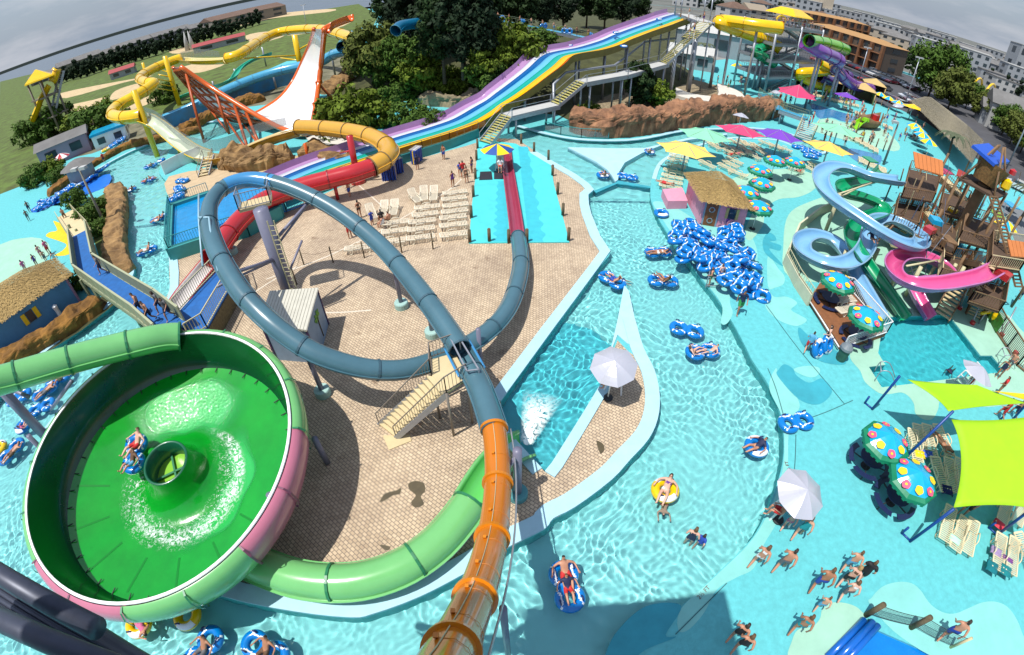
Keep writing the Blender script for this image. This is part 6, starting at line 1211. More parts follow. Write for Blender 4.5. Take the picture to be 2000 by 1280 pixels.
TP_ = {'broad': tree_proto('broadleaf_tree', 9, 4.2, 3.6, 5.2, 70, 75, .34, 'mid', 3), 'broad2': tree_proto('broadleaf_tree', 9, 4.0, 3.4, 4.8, 70, 75, .34, 'olive', 5), 'pine': tree_proto('pine_tree', 14, 4.4, 5.6, 8.2, 90, 75, .36, 'pine', 8, .55, .3), 'pine2': tree_proto('pine_tree', 14, 4.2, 5.0, 8.6, 80, 75, .36, 'dark', 11, .35, .3),
 'bush': tree_proto('shrub', 3, 2.6, 1.7, 1.5, 46, 70, .24, 'lime', 21, 0, .1, 4), 'bush2': tree_proto('shrub', 3, 2.4, 1.6, 1.4, 46, 70, .22, 'mid', 23, 0, .1, 4), 'cone': tree_proto('cypress_tree', 8, 2.0, 3.8, 4.2, 40, 60, .3, 'dark', 31, .5, .15, 0), 'far': tree_proto('evergreen_tree', 10, 3.6, 4.6, 5.0, 30, 40, .7, 'pine', 41, .3, .2, 0), 'pinebush': tree_proto('pine_tree', 6, 2.4, 2.6, 3.2, 55, 80, .2, 'dark', 51, .6, .14, 3)}
def tr(kind, q, s, label, group=None, cat=None, rz_=None, dist=None):
    p = at(*q) if dist is None else atd(q[0], q[1], dist); z = max(0, hillz(p.x, p.y) - .4); p0 = Vector((0, 0, CAM_H)); 
    if z > 0: p = at(q[0], q[1], z)
    o = dup(TP_[kind], (p.x, p.y, z), random.uniform(0, 6) if rz_ is None else rz_, label, group, s); 
    if cat: o['category'] = cat
    return o
G1 = 'trees on the wooded hill'
tr('broad', (768, 185), 1.0, 'bright green broadleaf tree in front of the dark pines, beside the small waterfall', G1); tr('broad2', (735, 165), 1.1, 'tall olive green tree next to the top of the half-pipe', G1); tr('broad', (800, 160), .8, 'young bright green tree under the dark blue tube', G1)
for i, (q, s, k) in enumerate((((830, 120), 1.25, 'pine'), ((870, 110), 1.35, 'pine2'), ((905, 120), 1.3, 'pine'), ((935, 95), 1.2, 'pine2'), ((850, 85), 1.4, 'pine2'), ((790, 95), 1.2, 'pine'), ((980, 75), 1.3, 'pine'), ((1015, 80), 1.3, 'pine2'), ((1055, 70), 1.3, 'pine'), ((900, 80), 1.5, 'pine2'), ((1180, 62), 1.1, 'pine2'), ((1215, 58), 1.15, 'pine'), ((1245, 52), 1.0, 'pine2'), ((1100, 62), 1.2, 'pine'), ((1145, 55), 1.1, 'pine2'), ((760, 75), 1.1, 'pine2'), ((905, 150), .95, 'pine'), ((868, 158), .9, 'pine2'), ((935, 140), .9, 'pine'))):
    tr(k, q, s, 'tall dark pine crowding the hill behind the rainbow slide and dark blue tube' , G1)
for q, s, k, lab in (((690, 258), 1.6, 'bush', 'big round lime green shrub beside the foot of the half-pipe'), ((735, 245), .9, 'bush', 'smaller shrub at the side of the big round shrub'), ((800, 246), 1.0, 'bush2', 'shrub between the big round shrub and the rainbow slide'), ((840, 248), .7, 'bush2', 'low shrub touching the rainbow slide edge'), ((960, 140), 1.1, 'bush', 'lime shrub climbing the hill above the rainbow slide'), ((1000, 122), 1.7, 'bush', 'wide lime shrub under the tube queue walkway'), ((955, 165), 1.2, 'bush2', 'dark shrub by the pale stone bank'), ((1040, 108), 1.4, 'bush2', 'round green shrub behind the rainbow slide bend'), ((870, 185), 1.2, 'bush', 'lime green shrub over the pale stone bank'), ((905, 190), .9, 'bush', 'small lime shrub at the end of the stone bank'), ((820, 165), 1.3, 'bush', 'lime shrub on the dark bank below the pines'), ((845, 180), 1.0, 'bush2', 'dark green shrub on the bank below the pines'), ((1085, 95), 1.2, 'bush', 'shrub under the far end of the queue walkway'), ((780, 200), 1.1, 'bush2', 'shrub at the foot of the bright broadleaf tree'),
 ((195, 268), 2.0, 'bush2', 'dark bushy shrub beside the yellow tube bend'), ((165, 262), 1.6, 'bush', 'lime tipped shrub beside the yellow tube bend'), ((110, 262), 2.2, 'bush2', 'brownish shrub under the far yellow slide'), ((225, 245), 1.5, 'bush2', 'shrub behind the yellow tube mouth'), ((75, 275), 2.0, 'bush2', 'hazy shrub at the picture edge below the yellow tower'), ((325, 200), 1.4, 'bush2', 'dark shrub beside the middle yellow pole'), ((210, 225), 1.2, 'bush', 'tall lime shrub above the yellow tube bend'), ((185, 430), .75, 'bush2', 'dark shrub on the grass patch by the light pole'), ((150, 400), .7, 'bush2', 'reddish shrub at the tip of the grass patch'), ((198, 455), .5, 'bush2', 'low shrub at the foot of the light pole'), ((75, 360), 1.0, 'bush2', 'planting behind the stacked tubes at the picture edge'), ((105, 345), .9, 'bush', 'green planting between the grey kiosk and the stacked tubes'), ((120, 358), .8, 'bush2', 'low planting in front of the grey kiosk'), ((160, 560), .5, 'bush2', 'weedy shrub beside the bridge leg'),
 ((1275, 205), 1.0, 'bush', 'brownish green shrub beside the conical pine'), ((1300, 185), .6, 'bush2', 'small shrub in the pebble bed'), ((1150, 232), .6, 'bush', 'low shrub above the red brown rock wall')): tr(k, q, s, lab, None, 'shrub')
tr('pinebush', (1240, 208), 1.15, 'conical dark pine standing above the red brown rock wall', None); tr('pinebush', (1262, 200), .8, 'smaller pine leaning on the conical pine above the rock wall')
for i in range(30):
    x = 118 + 13.4 * i; y = 164 - 3.95 * i + random.uniform(-2, 2); tr('far', (x, y), random.uniform(.75, 1.05), 'dark evergreen in the long windbreak row beyond the mini golf lawn', 'windbreak row beyond the lawn')
for q, s, k, lab in (((1812, 190), 1.7, 'broad', 'large bright round tree beside the parked cars'), ((1850, 215), 1.25, 'broad2', 'olive tree in the hedge row next to the large bright tree')): tr(k, q, s, lab, 'trees along the car park')
for i, q in enumerate(((1880, 228), (1897, 245), (1918, 258), (1938, 275), (1955, 292), (1975, 310), (1995, 330), (1868, 222), (2010, 350))): tr('broad2' if i % 3 else 'broad', (q[0] + 17, q[1] - 11), .85, 'tree in the dense dark hedge row between the car park and the white house', 'hedge row along the car park')
for i, q in enumerate(((1664, 118), (1680, 121), (1702, 128), (1742, 138), (1762, 142), (1775, 146), (1726, 134))): tr('cone', q, 1.15 if i != 2 else .9, 'dark bushy tree in front of the brown motel', 'trees in front of the motel')
for i, q in enumerate(((1390, 22), (1405, 20), (1500, 18), (1520, 20), (1570, 25), (1690, 62), (1715, 75), (1730, 78), (1800, 112), (1818, 115), (1850, 132), (1880, 140), (1905, 155), (1960, 180), (1985, 190), (1930, 165), (1360, 15), (1440, 16), (1475, 22), (1545, 22), (1755, 92), (1780, 105))): tr('far', q, .8, 'small street tree among the town buildings', 'street trees in the town')
# ---------------------------------------------------------------- buildings
def building(nm, label, c, w, d, h, rz_, wall, roofm, storeys=2, roof='gable', nwin=4, cat='building', rise=2.0, group=None, z0=0.):
    t = thing(nm, label, cat, (c.x, c.y, z0), group, world=False); t.rotation_euler = (0, 0, rz_)
    MB().box((0, 0, h / 2), (w, d, h)).build('wall', wall, t); g = MB(); e = .4
    if roof == 'gable':
        v = [(-w / 2 - e, -d / 2 - e, h), (w / 2 + e, -d / 2 - e, h), (w / 2 + e, d / 2 + e, h), (-w / 2 - e, d / 2 + e, h), (-w / 2 - e, 0, h + rise), (w / 2 + e, 0, h + rise)]; g.add(v, [(0, 1, 5, 4), (2, 3, 4, 5), (1, 2, 5), (3, 0, 4), (3, 2, 1, 0)])
    elif roof == 'hip':
        v = [(-w / 2 - e, -d / 2 - e, h), (w / 2 + e, -d / 2 - e, h), (w / 2 + e, d / 2 + e, h), (-w / 2 - e, d / 2 + e, h), (-w / 2 + d / 2, 0, h + rise), (w / 2 - d / 2, 0, h + rise)]; g.add(v, [(0, 1, 5, 4), (2, 3, 4, 5), (1, 2, 5), (3, 0, 4), (3, 2, 1, 0)])
    else: g.box((0, 0, h + .2), (w + .4, d + .4, .4))
    g.build('roof', roofm, t)
    for s in range(storeys):
        z = h * (s + .55) / storeys
        for sy in (-1, 1):
            for k in range(nwin): MB().box((-w / 2 + w * (k + .5) / nwin, sy * (d / 2 + .03), z), (w / nwin * .45, .12, h / storeys * .45)).build('window', M_WIN, t)
        for sx in (-1, 1): MB().box((sx * (w / 2 + .03), 0, z), (.12, d * .3, h / storeys * .45)).build('window', M_WIN, t)
    return t
M_WIN = mat('window_glass', (.035, .045, .055), .12); M_BW = mat('white_siding', (.42, .42, .41), .8, var=.1); M_BG2 = mat('grey_siding', (.30, .32, .34), .8, var=.1); M_BT = mat('tan_stucco', (.42, .36, .28), .85, var=.1); M_RG = mat('grey_shingle', (.16, .155, .15), .9, var=.25, vs_=.4); M_RB = mat('brown_shingle', (.14, .085, .06), .9, var=.25, vs_=.4); M_RW = mat('pale_roof', (.45, .45, .43), .7, var=.1)
building('park_building', 'grey park building with a wide pale roof behind the white yard', at(1402, 105), 22, 13, 5.5, -.35, M_BG2, M_RW, 1, 'gable', 3, rise=2.2)
building('park_building', 'low pavilion with a pale roof beside the rainbow stairs', at(1350, 130), 9, 7, 3, -.4, M_BG2, M_RW, 1, 'gable', 2, rise=1.4)
building('cottage', 'white cottage with a brown hip roof beyond the yellow slide', at(1430, 38), 14, 11, 6, .3, M_BW, M_RB, 2, 'hip', 3, rise=3)
building('cottage', 'cream cottage with a tan gable roof beside the brown roofed cottage', at(1468, 40), 13, 10, 6, .2, M_BT, mat('tan_shingle', (.28, .23, .17), .9), 2, 'gable', 2, rise=3)
mt_ = math.atan2((at(1745, 148) - at(1600, 82)).y, (at(1745, 148) - at(1600, 82)).x)
M_MOT = mat('motel_roof', (.36, .20, .075), .85, var=.1); M_MOB = mat('motel_brick', (.20, .085, .035), .85, var=.2)
def motel(label, a, b, h):
    p, q = at(*a), at(*b); v = q - p; t = building('motel', label, (p + q) / 2, v.length, 12, h, math.atan2(v.y, v.x), mat('motel_wall', (.10, .075, .055), .8), M_MOT, 3, 'hip', 12, 'motel', 1.2); L_ = v.length
    for s in range(1, 3): MB().box((0, -6.6, h * s / 3), (L_, 1.5, .25)).build('balcony', M_MOB, t)
    for k in range(9): MB().box((-L_ / 2 + L_ * k / 8, -6.8, h / 2), (.9, 1.2, h - .02)).build('pier', M_MOB, t)
motel('long three storey brown motel with a tan roof behind the car park', (1588, 92), (1738, 146), 8.5); motel('second brown motel wing with a tan roof, further back', (1560, 62), (1672, 82), 10)
building('white_house', 'white two storey house with a grey roof behind the hedge at the picture edge', at(1975, 262), 16, 9, 6, R(-38), M_BW, M_RG, 2, 'gable', 4, 'house', 2.8); building('white_house', 'small grey gabled house beside the white two storey house', at(1935, 245), 8, 7, 4, R(-38), M_BG2, M_RG, 1, 'gable', 2, 'house', 2)
TOWN = [(1592, 10, 7, 60, 'tower'), (1612, 14, 7, 60, 'tower'), (1640, 40, 8, 12, 'w'), (1660, 48, 8, 10, 'g'), (1685, 58, 8, 9, 'w'), (1706, 70, 9, 10, 'w'), (1745, 88, 12, 14, 'w'), (1765, 92, 12, 15, 'g'), (1780, 102, 10, 14, 'w'), (1800, 108, 12, 16, 'w'), (1822, 118, 12, 17, 'g'), (1840, 124, 10, 14, 't'), (1860, 132, 14, 10, 't'), (1878, 136, 22, 15, 'gable'), (1900, 150, 20, 12, 'gable'), (1932, 166, 20, 8, 'g'), (1955, 178, 16, 7, 'w'), (1985, 168, 16, 30, 'tower2'), (1340, 12, 14, 7, 'w'), (1375, 8, 12, 6, 'g'), (1500, 6, 14, 8, 'w'), (1535, 8, 14, 8, 'g'), (1725, 95, 10, 6, 'w'), (1790, 130, 12, 5, 'w'), (1815, 138, 14, 5, 'w')]
for i, (x, y, w_, h_, k) in enumerate(TOWN):
    p = at(x, y); D_ = math.hypot(p.x, p.y)
    if D_ > 420 or p.y < 0: d0 = ray(x, y); p = atd(x, y, 420); p.z = 0; D_ = 420
    lab = {'tower': 'tall pale apartment tower at the skyline beside the yellow tower canopy', 'tower2': 'grey balconied apartment tower cut by the picture edge', 'w': 'white town building on the skyline beyond the motel', 'g': 'grey town building on the skyline beyond the motel', 't': 'tan flat roofed building on the skyline beside the gabled hotel', 'gable': 'large grey gabled hotel on the skyline above the hedge'}[k]
    wl_ = {'w': M_BW, 'g': M_BG2, 't': M_BT, 'tower': M_BT, 'tower2': M_BG2, 'gable': M_BG2}[k]
    building('town_building', lab, p, w_ * D_ / 300, w_ * .8 * D_ / 320, h_ * (.66 if D_ < 250 else .8) * min(1.0, D_ / 260), R(-35) + .3 * random.random(), wl_, M_RG if k in 'wg' or k == 'gable' else M_RW, 3 if h_ > 9 else 2, 'gable' if k == 'gable' or (k == 'w' and i % 2) else 'flat', 4, group='town buildings on the skyline')
random.seed(21); BP = [building('town_building', 'x', Vector(), *v[:4], wall=v[4], roofm=v[5], storeys=v[6], roof=v[7], nwin=4) for v in ((14, 10, 7, 0, M_BW, M_RG, 2, 'gable'), (16, 12, 13, 0, M_BG2, M_RW, 4, 'flat'), (22, 12, 10, 0, M_BT, M_RG, 3, 'hip'), (12, 10, 6, 0, M_BG2, M_RB, 2, 'hip'))]
BN = ['white gable roofed town house among the roofs beyond the motel', 'grey flat roofed apartment block among the roofs beyond the motel', 'tan hip roofed inn among the roofs beyond the motel', 'small grey town house with a brown roof beyond the motel']
for i in range(64):
    a = R(random.uniform(27, 53)); D_ = random.uniform(270, 640); k = random.randrange(4); dup(BP[k], (D_ * math.sin(a), D_ * math.cos(a), 0), random.uniform(-.8, -.3), BN[k], 'town roofs %d beyond the motel' % k, random.uniform(.7, 1.0) * (1 if D_ < 380 else 1.25))
for p in BP:
    for o in [*p.children_recursive, p]: bpy.data.objects.remove(o)
LB = [(150, 108, 300, 26, 12), (265, 72, 330, 34, 9), (330, 58, 330, 26, 9), (472, 22, 280, 46, 14), (395, 40, 310, 22, 8), (200, 100, 330, 18, 6), (215, 85, 340, 16, 6), (90, 135, 300, 22, 7), (350, 48, 340, 18, 6)]
for i, (x, y, D_, w_, h_) in enumerate(LB): D_ *= 1.45; w_ *= 1.25; p = atd(x, y, D_); building('bayside_building', ('pale metal roofed bayside building beyond the windbreak' if i != 3 else 'large brown roofed bayside hotel beyond the windbreak'), p, w_, w_ * .5, h_ * .5, R(50), mat('bay_wall', (.2, .18, .15), .9), M_RB if i == 3 else M_RG, 2, 'gable', 4, 'building', 3, 'bayside buildings')
for q, w_, lab in (((430, 92), 22, 'long red roofed shelter on the mini golf lawn'), ((243, 148), 10, 'small red roofed kiosk on the mini golf lawn')): building('golf_shelter', lab, at(*q), w_, 6, 2.6, R(30), M_BG2, mat('red_metal_roof', (.32, .05, .05), .6, var=.1), 1, 'gable', 2, 'shelter', 1.2)
t = thing('golf_rocket', 'pale twin spired ornament on the mini golf course', 'ornament', at(372, 98)); p = at(372, 98)
for dx in (-1.5, 1.5): MB().tube([p + Vector((dx, 0, 0)), p + Vector((dx * .9, 0, 5)), p + Vector((dx * .7, 0, 9))], [1.3, .8, .1], 8).build('spire', M_BW, t)
building('pink_store', 'mauve storage building beside the dark shrubs at the picture edge', at(135, 305), 9, 6, 3.2, R(40), mat('mauve_wall', (.30, .22, .29), .8), M_RG, 1, 'gable', 2, 'building', 1)
t = thing('grey_kiosk', 'grey slatted kiosk with a round shingle roof by the far river curb', 'kiosk', at(165, 352)); p = at(165, 352); M_ = Matrix.Translation(p); MB().lathe([(2.0, 0), (2.0, 2.4)], 10, M_).build('wall', M_BG2, t); MB().lathe([(2.7, 2.3), (1.2, 3.0), (0, 3.3)], 12, M_).build('roof', M_RG, t)
t = thing('striped_umbrella_far', 'red and white striped umbrella beside the grey kiosk', 'umbrella', at(130, 330)); t.name = 'striped_umbrella'; p = at(130, 330); o = canopy_mesh(1.5, .7, 10, [0, 1]).build('canopy', [M_RED, M_WHITE], t); o.location = p + Vector((0, 0, 2)); pole(t, p.x, p.y, 0, 2.6, .04, M_WHITE, 'pole')
# cabanas
for i, q in enumerate(((1592, 172), (1628, 182), (1680, 196), (1702, 184), (1577, 168))):
    c = at(*q); t = thing('cabana', 'tan tented cabana with open front facing the wading pool', 'cabana', c, 'tan cabanas', world=False); t.rotation_euler = (0, 0, -.55); M_TT = mat('cabana_tan', srgb(214, 182, 118, .72), .8, var=.1)
    g = MB(); v = [(-2.6, -2.3, 2.5), (2.6, -2.3, 2.5), (2.6, 2.3, 2.5), (-2.6, 2.3, 2.5), (0, 0, 3.7)]; g.add(v, [(0, 1, 4), (1, 2, 4), (2, 3, 4), (3, 0, 4)]); g.build('canopy', M_TT, t)
    for sx in (-2.4, 2.4):
        for sy in (-2.1, 2.1): MB().tube([(sx, sy, 0), (sx, sy, 2.5)], .12, 6).build('post', M_TT, t)
    for sx in (-2.35, 2.35): MB().box((sx, 0, 1.2), (.06, 4.2, 2.4)).build('side_curtain', M_TT, t)
    MB().box((0, 2.1, 1.2), (4.6, .06, 2.4)).build('back_curtain', mat('cabana_dark', (.16, .11, .06), .9), t)
t = thing('thatched_shelter', 'long shelter with a grey weathered thatch along the car park fence', 'shelter', at(1840, 275)); q4 = ats([(1772, 222), (1800, 212), (1905, 300), (1880, 345)]); cc4 = sum(q4, Vector()) / 4; M_TH0 = M_TH; M_TH = mat('grey_thatch', (.26, .23, .16), .95, var=.4, vs_=5, bump=1, bs=20); thatch(q4, cc4, 2.6, 2.0, .04, t, .6); M_TH = M_TH0
for p in q4: pole(t, p.x, p.y, 0, 2.8, .12, M_WD, 'post')
# left thatched blue hut
t = thing('blue_hut', 'long blue hut with a straw thatch, yellow shuttered window and palm pot', 'hut', at(60, 650)); A_, B_ = at(158, 592), at(-60, 752); dn = (A_ - B_).cross(Vector((0, 0, 1))).normalized(); dn = dn if dn.y > 0 else -dn; C_ = B_ + dn * 6.5; E_ = A_ + dn * 5.0; ctr = (A_ + B_ + C_ + E_) / 4
g = MB(); cs = [A_, B_, C_, E_]
for i in range(4): a, b = cs[i], cs[(i + 1) % 4]; g.add([a, b, b + Vector((0, 0, 2.6)), a + Vector((0, 0, 2.6))], [(0, 1, 2, 3)])
g.build('wall', mat('hut_blue', srgb(88, 152, 200, .75), .7, var=.15, vs_=1), t); thatch(cs, ctr, 2.5, 1.5, .10, t, .5, 4)
MB().bar(A_ + Vector((0, 0, 0)), A_ + Vector((0, 0, 2.6)), .16).build('corner_trim', mat('mauve_trim', (.35, .2, .32), .7), t)
for u, w_, m in ((.36, .55, M_WIN), (.31, .35, M_FY), (.41, .35, M_FY)):
    n_ = -dn; d_ = (B_ - A_).normalized(); c = A_.lerp(B_, u) + n_ * (.04 if m is M_WIN else .05) + Vector((0, 0, 1.5)); MB().bar(c - d_ * w_ / 2, c + d_ * w_ / 2, .06, .9).build('window' if m is M_WIN else 'shutter', m, t)
pp = at(75, 645); t = thing('potted_palm', 'small potted palm standing in front of the blue hut', 'plant', pp); MB().lathe([(.22, 0), (.3, .5), (.24, .5), (0, .45)], 12, Matrix.Translation(pp)).build('pot', mat('terracotta', (.35, .12, .06), .8), t)
g = MB(); rn = random.Random(4)
for k in range(16):
    a = k * .8; b = pp + Vector((0, 0, .5 + .03 * k)); e = b + Vector((math.cos(a) * .6, math.sin(a) * .6, .5 + .3 * rn.random())); m1 = b.lerp(e, .6) + Vector((0, 0, .25)); s = Vector((-math.sin(a), math.cos(a), 0)) * .12; g.add([b, m1 + s, e, m1 - s], [(0, 1, 2, 3)])
g.build('fronds', M_L['mid'], t)
MB().tube([at(112, 595) , at(112, 595) + Vector((0, 0, 1.2))], .16, 10); o = MB().lathe([(.2, 0), (.16, .8), (.22, 1.2), (0, 1.35)], 12, Matrix.Translation(at(122, 622))).build('penguin_statue', M_WHITE); o.name = 'white_statue'; tag(o, 'small white statue standing against the blue hut wall', 'statue')
# palm by the thatched shelter
def palm(q, h, label):
    p = at(*q); t = thing('palm_tree', label, 'tree', p); MB().tube([p, p + Vector((.3, 0, h * .5)), p + Vector((0, .2, h))], [.22, .16, .14], 8).build('trunk', M_BARK, t); g = MB(); top = p + Vector((0, .2, h))
    for k in range(18):
        a = k * 2.4; L_ = random.uniform(2.0, 3.0); pr_ = None
        for j in range(8):
            u = j / 7; c = top + Vector((math.cos(a) * L_ * u, math.sin(a) * L_ * u, 1.0 * math.sin(u * 2.4) - 1.1 * u * u)); s = Vector((-math.sin(a), math.cos(a), 0)) * .35 * math.sin(math.pi * min(1, u + .12)); q_ = (c - s - Vector((0, 0, .12)), c, c + s - Vector((0, 0, .12)))
            if pr_: g.add([pr_[0], pr_[1], q_[1], q_[0]], [(0, 1, 2, 3)]); g.add([pr_[1], pr_[2], q_[2], q_[1]], [(0, 1, 2, 3)])
            pr_ = q_
    g.build('fronds', M_L['grey'], t)
palm((1838, 330), 4.6, 'palm tree in front of the grey thatched shelter'); palm((1985, 440), 4, 'palm tree beside the play structure at the picture edge'); palm((1373, 118), 3.2, 'small palm beside the grey park building')
# ---------------------------------------------------------------- steel slide tower on the far side
tw = thing('steel_tower', 'tall galvanised steel slide tower with a yellow hip canopy', 'slide tower', at(1540, 178))
c0, c1, c2 = at(1492, 182), at(1580, 178), at(1510, 158); vx, vy = (c1 - c0), Vector((-.35, 1, 0)).normalized() * 8
TZ = up((1580, 178), (1605, 62)); CR = [c0, c1, c1 + vy, c0 + vy]
for p in CR + [c0.lerp(c1, .5)]: MB().tube([p, p + Vector((0, 0, TZ + .4))], .22, 8).build('column', M_STEEL, tw)
for k in range(1, 5):
    z = TZ * k / 4; g = MB(); g.poly([(p.x, p.y) for p in CR], z - .15, z); g.build('tower_deck', mat('deck_grate', (.16, .17, .19), .6), tw)
    for a, b in zip(CR, CR[1:] + CR[:1]): MB().bar(a + Vector((0, 0, z - .25)), b + Vector((0, 0, z - .25)), .2, .4).build('beam', M_STEEL, tw); railing('handrail', [a + Vector((0, 0, z)), b + Vector((0, 0, z))], 1.1, M_STEEL, tw, .6, .03)
    a, b = (c0.lerp(c1, .15), c0.lerp(c1, .8)) if k % 2 else (c0.lerp(c1, .8), c0.lerp(c1, .15)); q = vy * .12
    stair(tw, a + q + Vector((0, 0, z - TZ / 4)), b + q + Vector((0, 0, z)), 1.4, M_STEEL, M_STEEL, 14)
cc_ = c0.lerp(c1, .55) + vy * .5; g = MB(); a_ = math.atan2(vx.y, vx.x); Mq = Matrix.Translation((cc_.x, cc_.y, TZ + 1.9)) @ Matrix.Rotation(a_ + math.pi / 4, 4, 'Z'); g.lathe([(4.6, 0), (4.4, .2), (1.9, 1.3), (0, 1.35)], 4, Mq); g.build('canopy', M_YEL, tw)
for s in (-1, 1): p = cc_ + vx.normalized() * 2.6 * s; MB().tube([(p.x, p.y, TZ), (p.x, p.y, TZ + 1.9)], .15, 6).build('canopy_post', M_YEL, tw)
for f, m in ((.25, M_YEL), (.5, M_WHITE), (.72, M_WHITE)):
    p = c0.lerp(c1, f) + vy * .3; M = Matrix.Translation((p.x, p.y, TZ + .9)) @ Matrix.Rotation(R(90), 4, 'X'); MB().lathe([(.75, -.2), (.95, -.2), (.95, .2), (.75, .2)], 16, M).build('tube_mouth', m, tw)
D0 = math.hypot(c0.x, c0.y)
def far_tube(nm, label, pts, r, mats_, cat='water slide', posts=()):
    t = thing(nm, label, cat, at(*pts[-1][:2])); t.location.z = 0; P = [at(*p) for p in pts]; tube_mb(resample(spline(P, 8), .5), r, 4, ring=True).build('tube', mats_, t)
    for p in P[1::2]:
        if p.z > 2: pole(t, p.x, p.y, 0, p.z - r * .8, .22, M_STEEL)
far_tube('yellow_tube_slide', 'yellow tube slide making a hairpin out from the steel tower', [(1525, 55, TZ + .2), (1480, 50, TZ), (1430, 43, TZ - .2), (1408, 41, TZ - .4), (1406, 46, TZ - .7), (1430, 56, TZ - 1.4), (1470, 70, TZ - 2.4), (1500, 80, TZ - 3.0), (1525, 96, TZ - 4)], 1.05, [M_YEL, M_YELD])
far_tube('purple_tube_slide', 'purple tube slide twisting down beside the car park', [(1570, 82, TZ - 1), (1600, 100, TZ - 2), (1628, 112, TZ - 3), (1640, 120, TZ - 3.6), (1632, 130, 6.8), (1640, 142, 5.4), (1652, 156, 4.0), (1672, 168, 2.6), (1700, 174, 1.6)], 1.1, [gloss('slide_purple', (150, 84, 184), .7), mat('purple_flange', (.12, .04, .17), .4)])
far_tube('purple_loop_slide', 'darker purple tube slide low behind the lime flume', [(1600, 150, 3.5), (1625, 160, 2.6), (1640, 158, 2.4), (1660, 152, 3.0), (1650, 146, 3.6)], 1.0, [gloss('slide_purple_dark', (92, 52, 140), .6), MATS['purple_flange']])
far_tube('lime_tube_slide', 'lime green tube slide leaving the steel tower towards the motel', [(1580, 80, TZ - .5), (1610, 84, TZ - 1.0), (1640, 92, TZ - 1.6), (1652, 98, TZ - 2.2)], .95, [gloss('slide_lime', (140, 210, 20), .75), M_TGD])
far_tube('yellow_lime_slide', 'yellow and lime flume running out in front of the steel tower', [(1600, 125, 6), (1618, 136, 5.2), (1605, 140, 4.6), (1570, 142, 4.0), (1560, 146, 3.4), (1580, 158, 2.4), (1605, 168, 1.5), (1625, 175, 1.0)], .95, [M_YEL, gloss('slide_lime', (140, 210, 20), .75)])
far_tube('teal_green_slide', 'teal topped green flume dropping on the near side of the steel tower', [(1505, 88, 8), (1485, 95, 7.4), (1478, 102, 7), (1490, 112, 6), (1512, 124, 5)], .9, [M_EM, M_TEALF])
# pirate ship play boat
p = at(1694, 250); t = thing('pirate_boat', 'small brown pirate play boat with cannons of spray in the wading pool', 'play boat', p, world=False); t.rotation_euler = (0, 0, .3)
g = MB(); g.smooth = True
for i in range(9):
    x = -3 + 6 * i / 8; w_ = 1.5 * (1 - abs(x / 3.1) ** 2.4) + .15; h_ = 1.6 + .12 * x * x
    for k in range(7): a = math.pi + math.pi * k / 6; g.v.append((x, w_ * math.cos(a), h_ + h_ * math.sin(a)))
for i in range(8):
    for k in range(6): g.f.append([i * 7 + k, i * 7 + k + 1, (i + 1) * 7 + k + 1, (i + 1) * 7 + k]); g.mi.append(0); g.sm.append(True)
o = g.build('hull', M_WD, t); mo = o.modifiers.new('th', 'SOLIDIFY'); mo.thickness = .12
MB().box((0, 0, 1.3), (4.4, 2, .1)).build('boat_deck', M_OR, t); MB().tube([(0, 0, 1.3), (0, 0, 4.6)], .1, 8).build('mast', M_WD, t); MB().box((1.4, 0, 1.8), (1, 1, .9)).build('red_seat', M_RED, t)
p = at(1668, 250); t = thing('frog_slide', 'lime green toddler slide shaped like a frog beside the pirate boat', 'play slide', p); flume_mb(resample([p + Vector((1.5, 0, 1.8)), p + Vector((.4, -.3, 1.2)), p + Vector((-1, -1, .2))], .3), .6, 1).build('chute', [gloss('slide_lime', (140, 210, 20), .75)] * 3, t); MB().lathe([(0, .5), (.7, .3), (.8, -.2), (0, -.6)], 10, Matrix.Translation(p + Vector((1.8, .2, 1.6)))).build('frog_body', MATS['slide_lime'], t)
for i, q in enumerate(((1620, 258), (1650, 268), (1666, 276), (1682, 282), (1699, 285), (1709, 293), (1724, 296), (1672, 262))): o = dup(p0, at(*q)); o.scale = (1.6, 1.6, 1.3); tag(o, 'dark post along the edge of the shallow wading pool', 'post', 'dark posts round the wading pool')
# light poles
def lamp(q, top, label, heads=2):
    a = at(*q); h = up(q, top); t = thing('light_pole', label, 'light pole', a, 'tall light poles'); MB().tube([a, a + Vector((0, 0, h))], [.16, .10], 8).build('pole', M_STEEL if h > 9 else mat('weathered_pole', (.2, .18, .15), .8), t)
    for s in range(heads): MB().box(a + Vector((-.6 + 1.2 * s, 0, h)), (.8, .5, .3)).build('lamp_head', M_BW, t)
lamp((210, 447), (153, 330), 'leaning grey light pole standing on the grass patch'); lamp((1765, 209), (1793, 112), 'tall light pole between the car park and the pool'); lamp((1675, 166), (1689, 92), 'light pole among the parked cars'); lamp((1643, 106), (1651, 72), 'light pole in front of the motel'); lamp((1965, 330), (2004, 200), 'light pole beside the hedge at the picture edge'); lamp((1640, 195), (1650, 150), 'short pole beside the cabanas', 1); lamp((130, 215), (116, 175), 'dark pole beside the distant yellow tower', 1); lamp((600, 60), (604, 8), 'light pole on the lawn behind the yellow tube')
lamp((1725, 322), (1742, 235), 'dark thin pole beside the small blue pool', 1); lamp((1452, 190), (1481, 95), 'tall grey pole by the rock wall end', 1); lamp((1385, 172), (1395, 112), 'thin white pole by the rainbow stairs', 1)
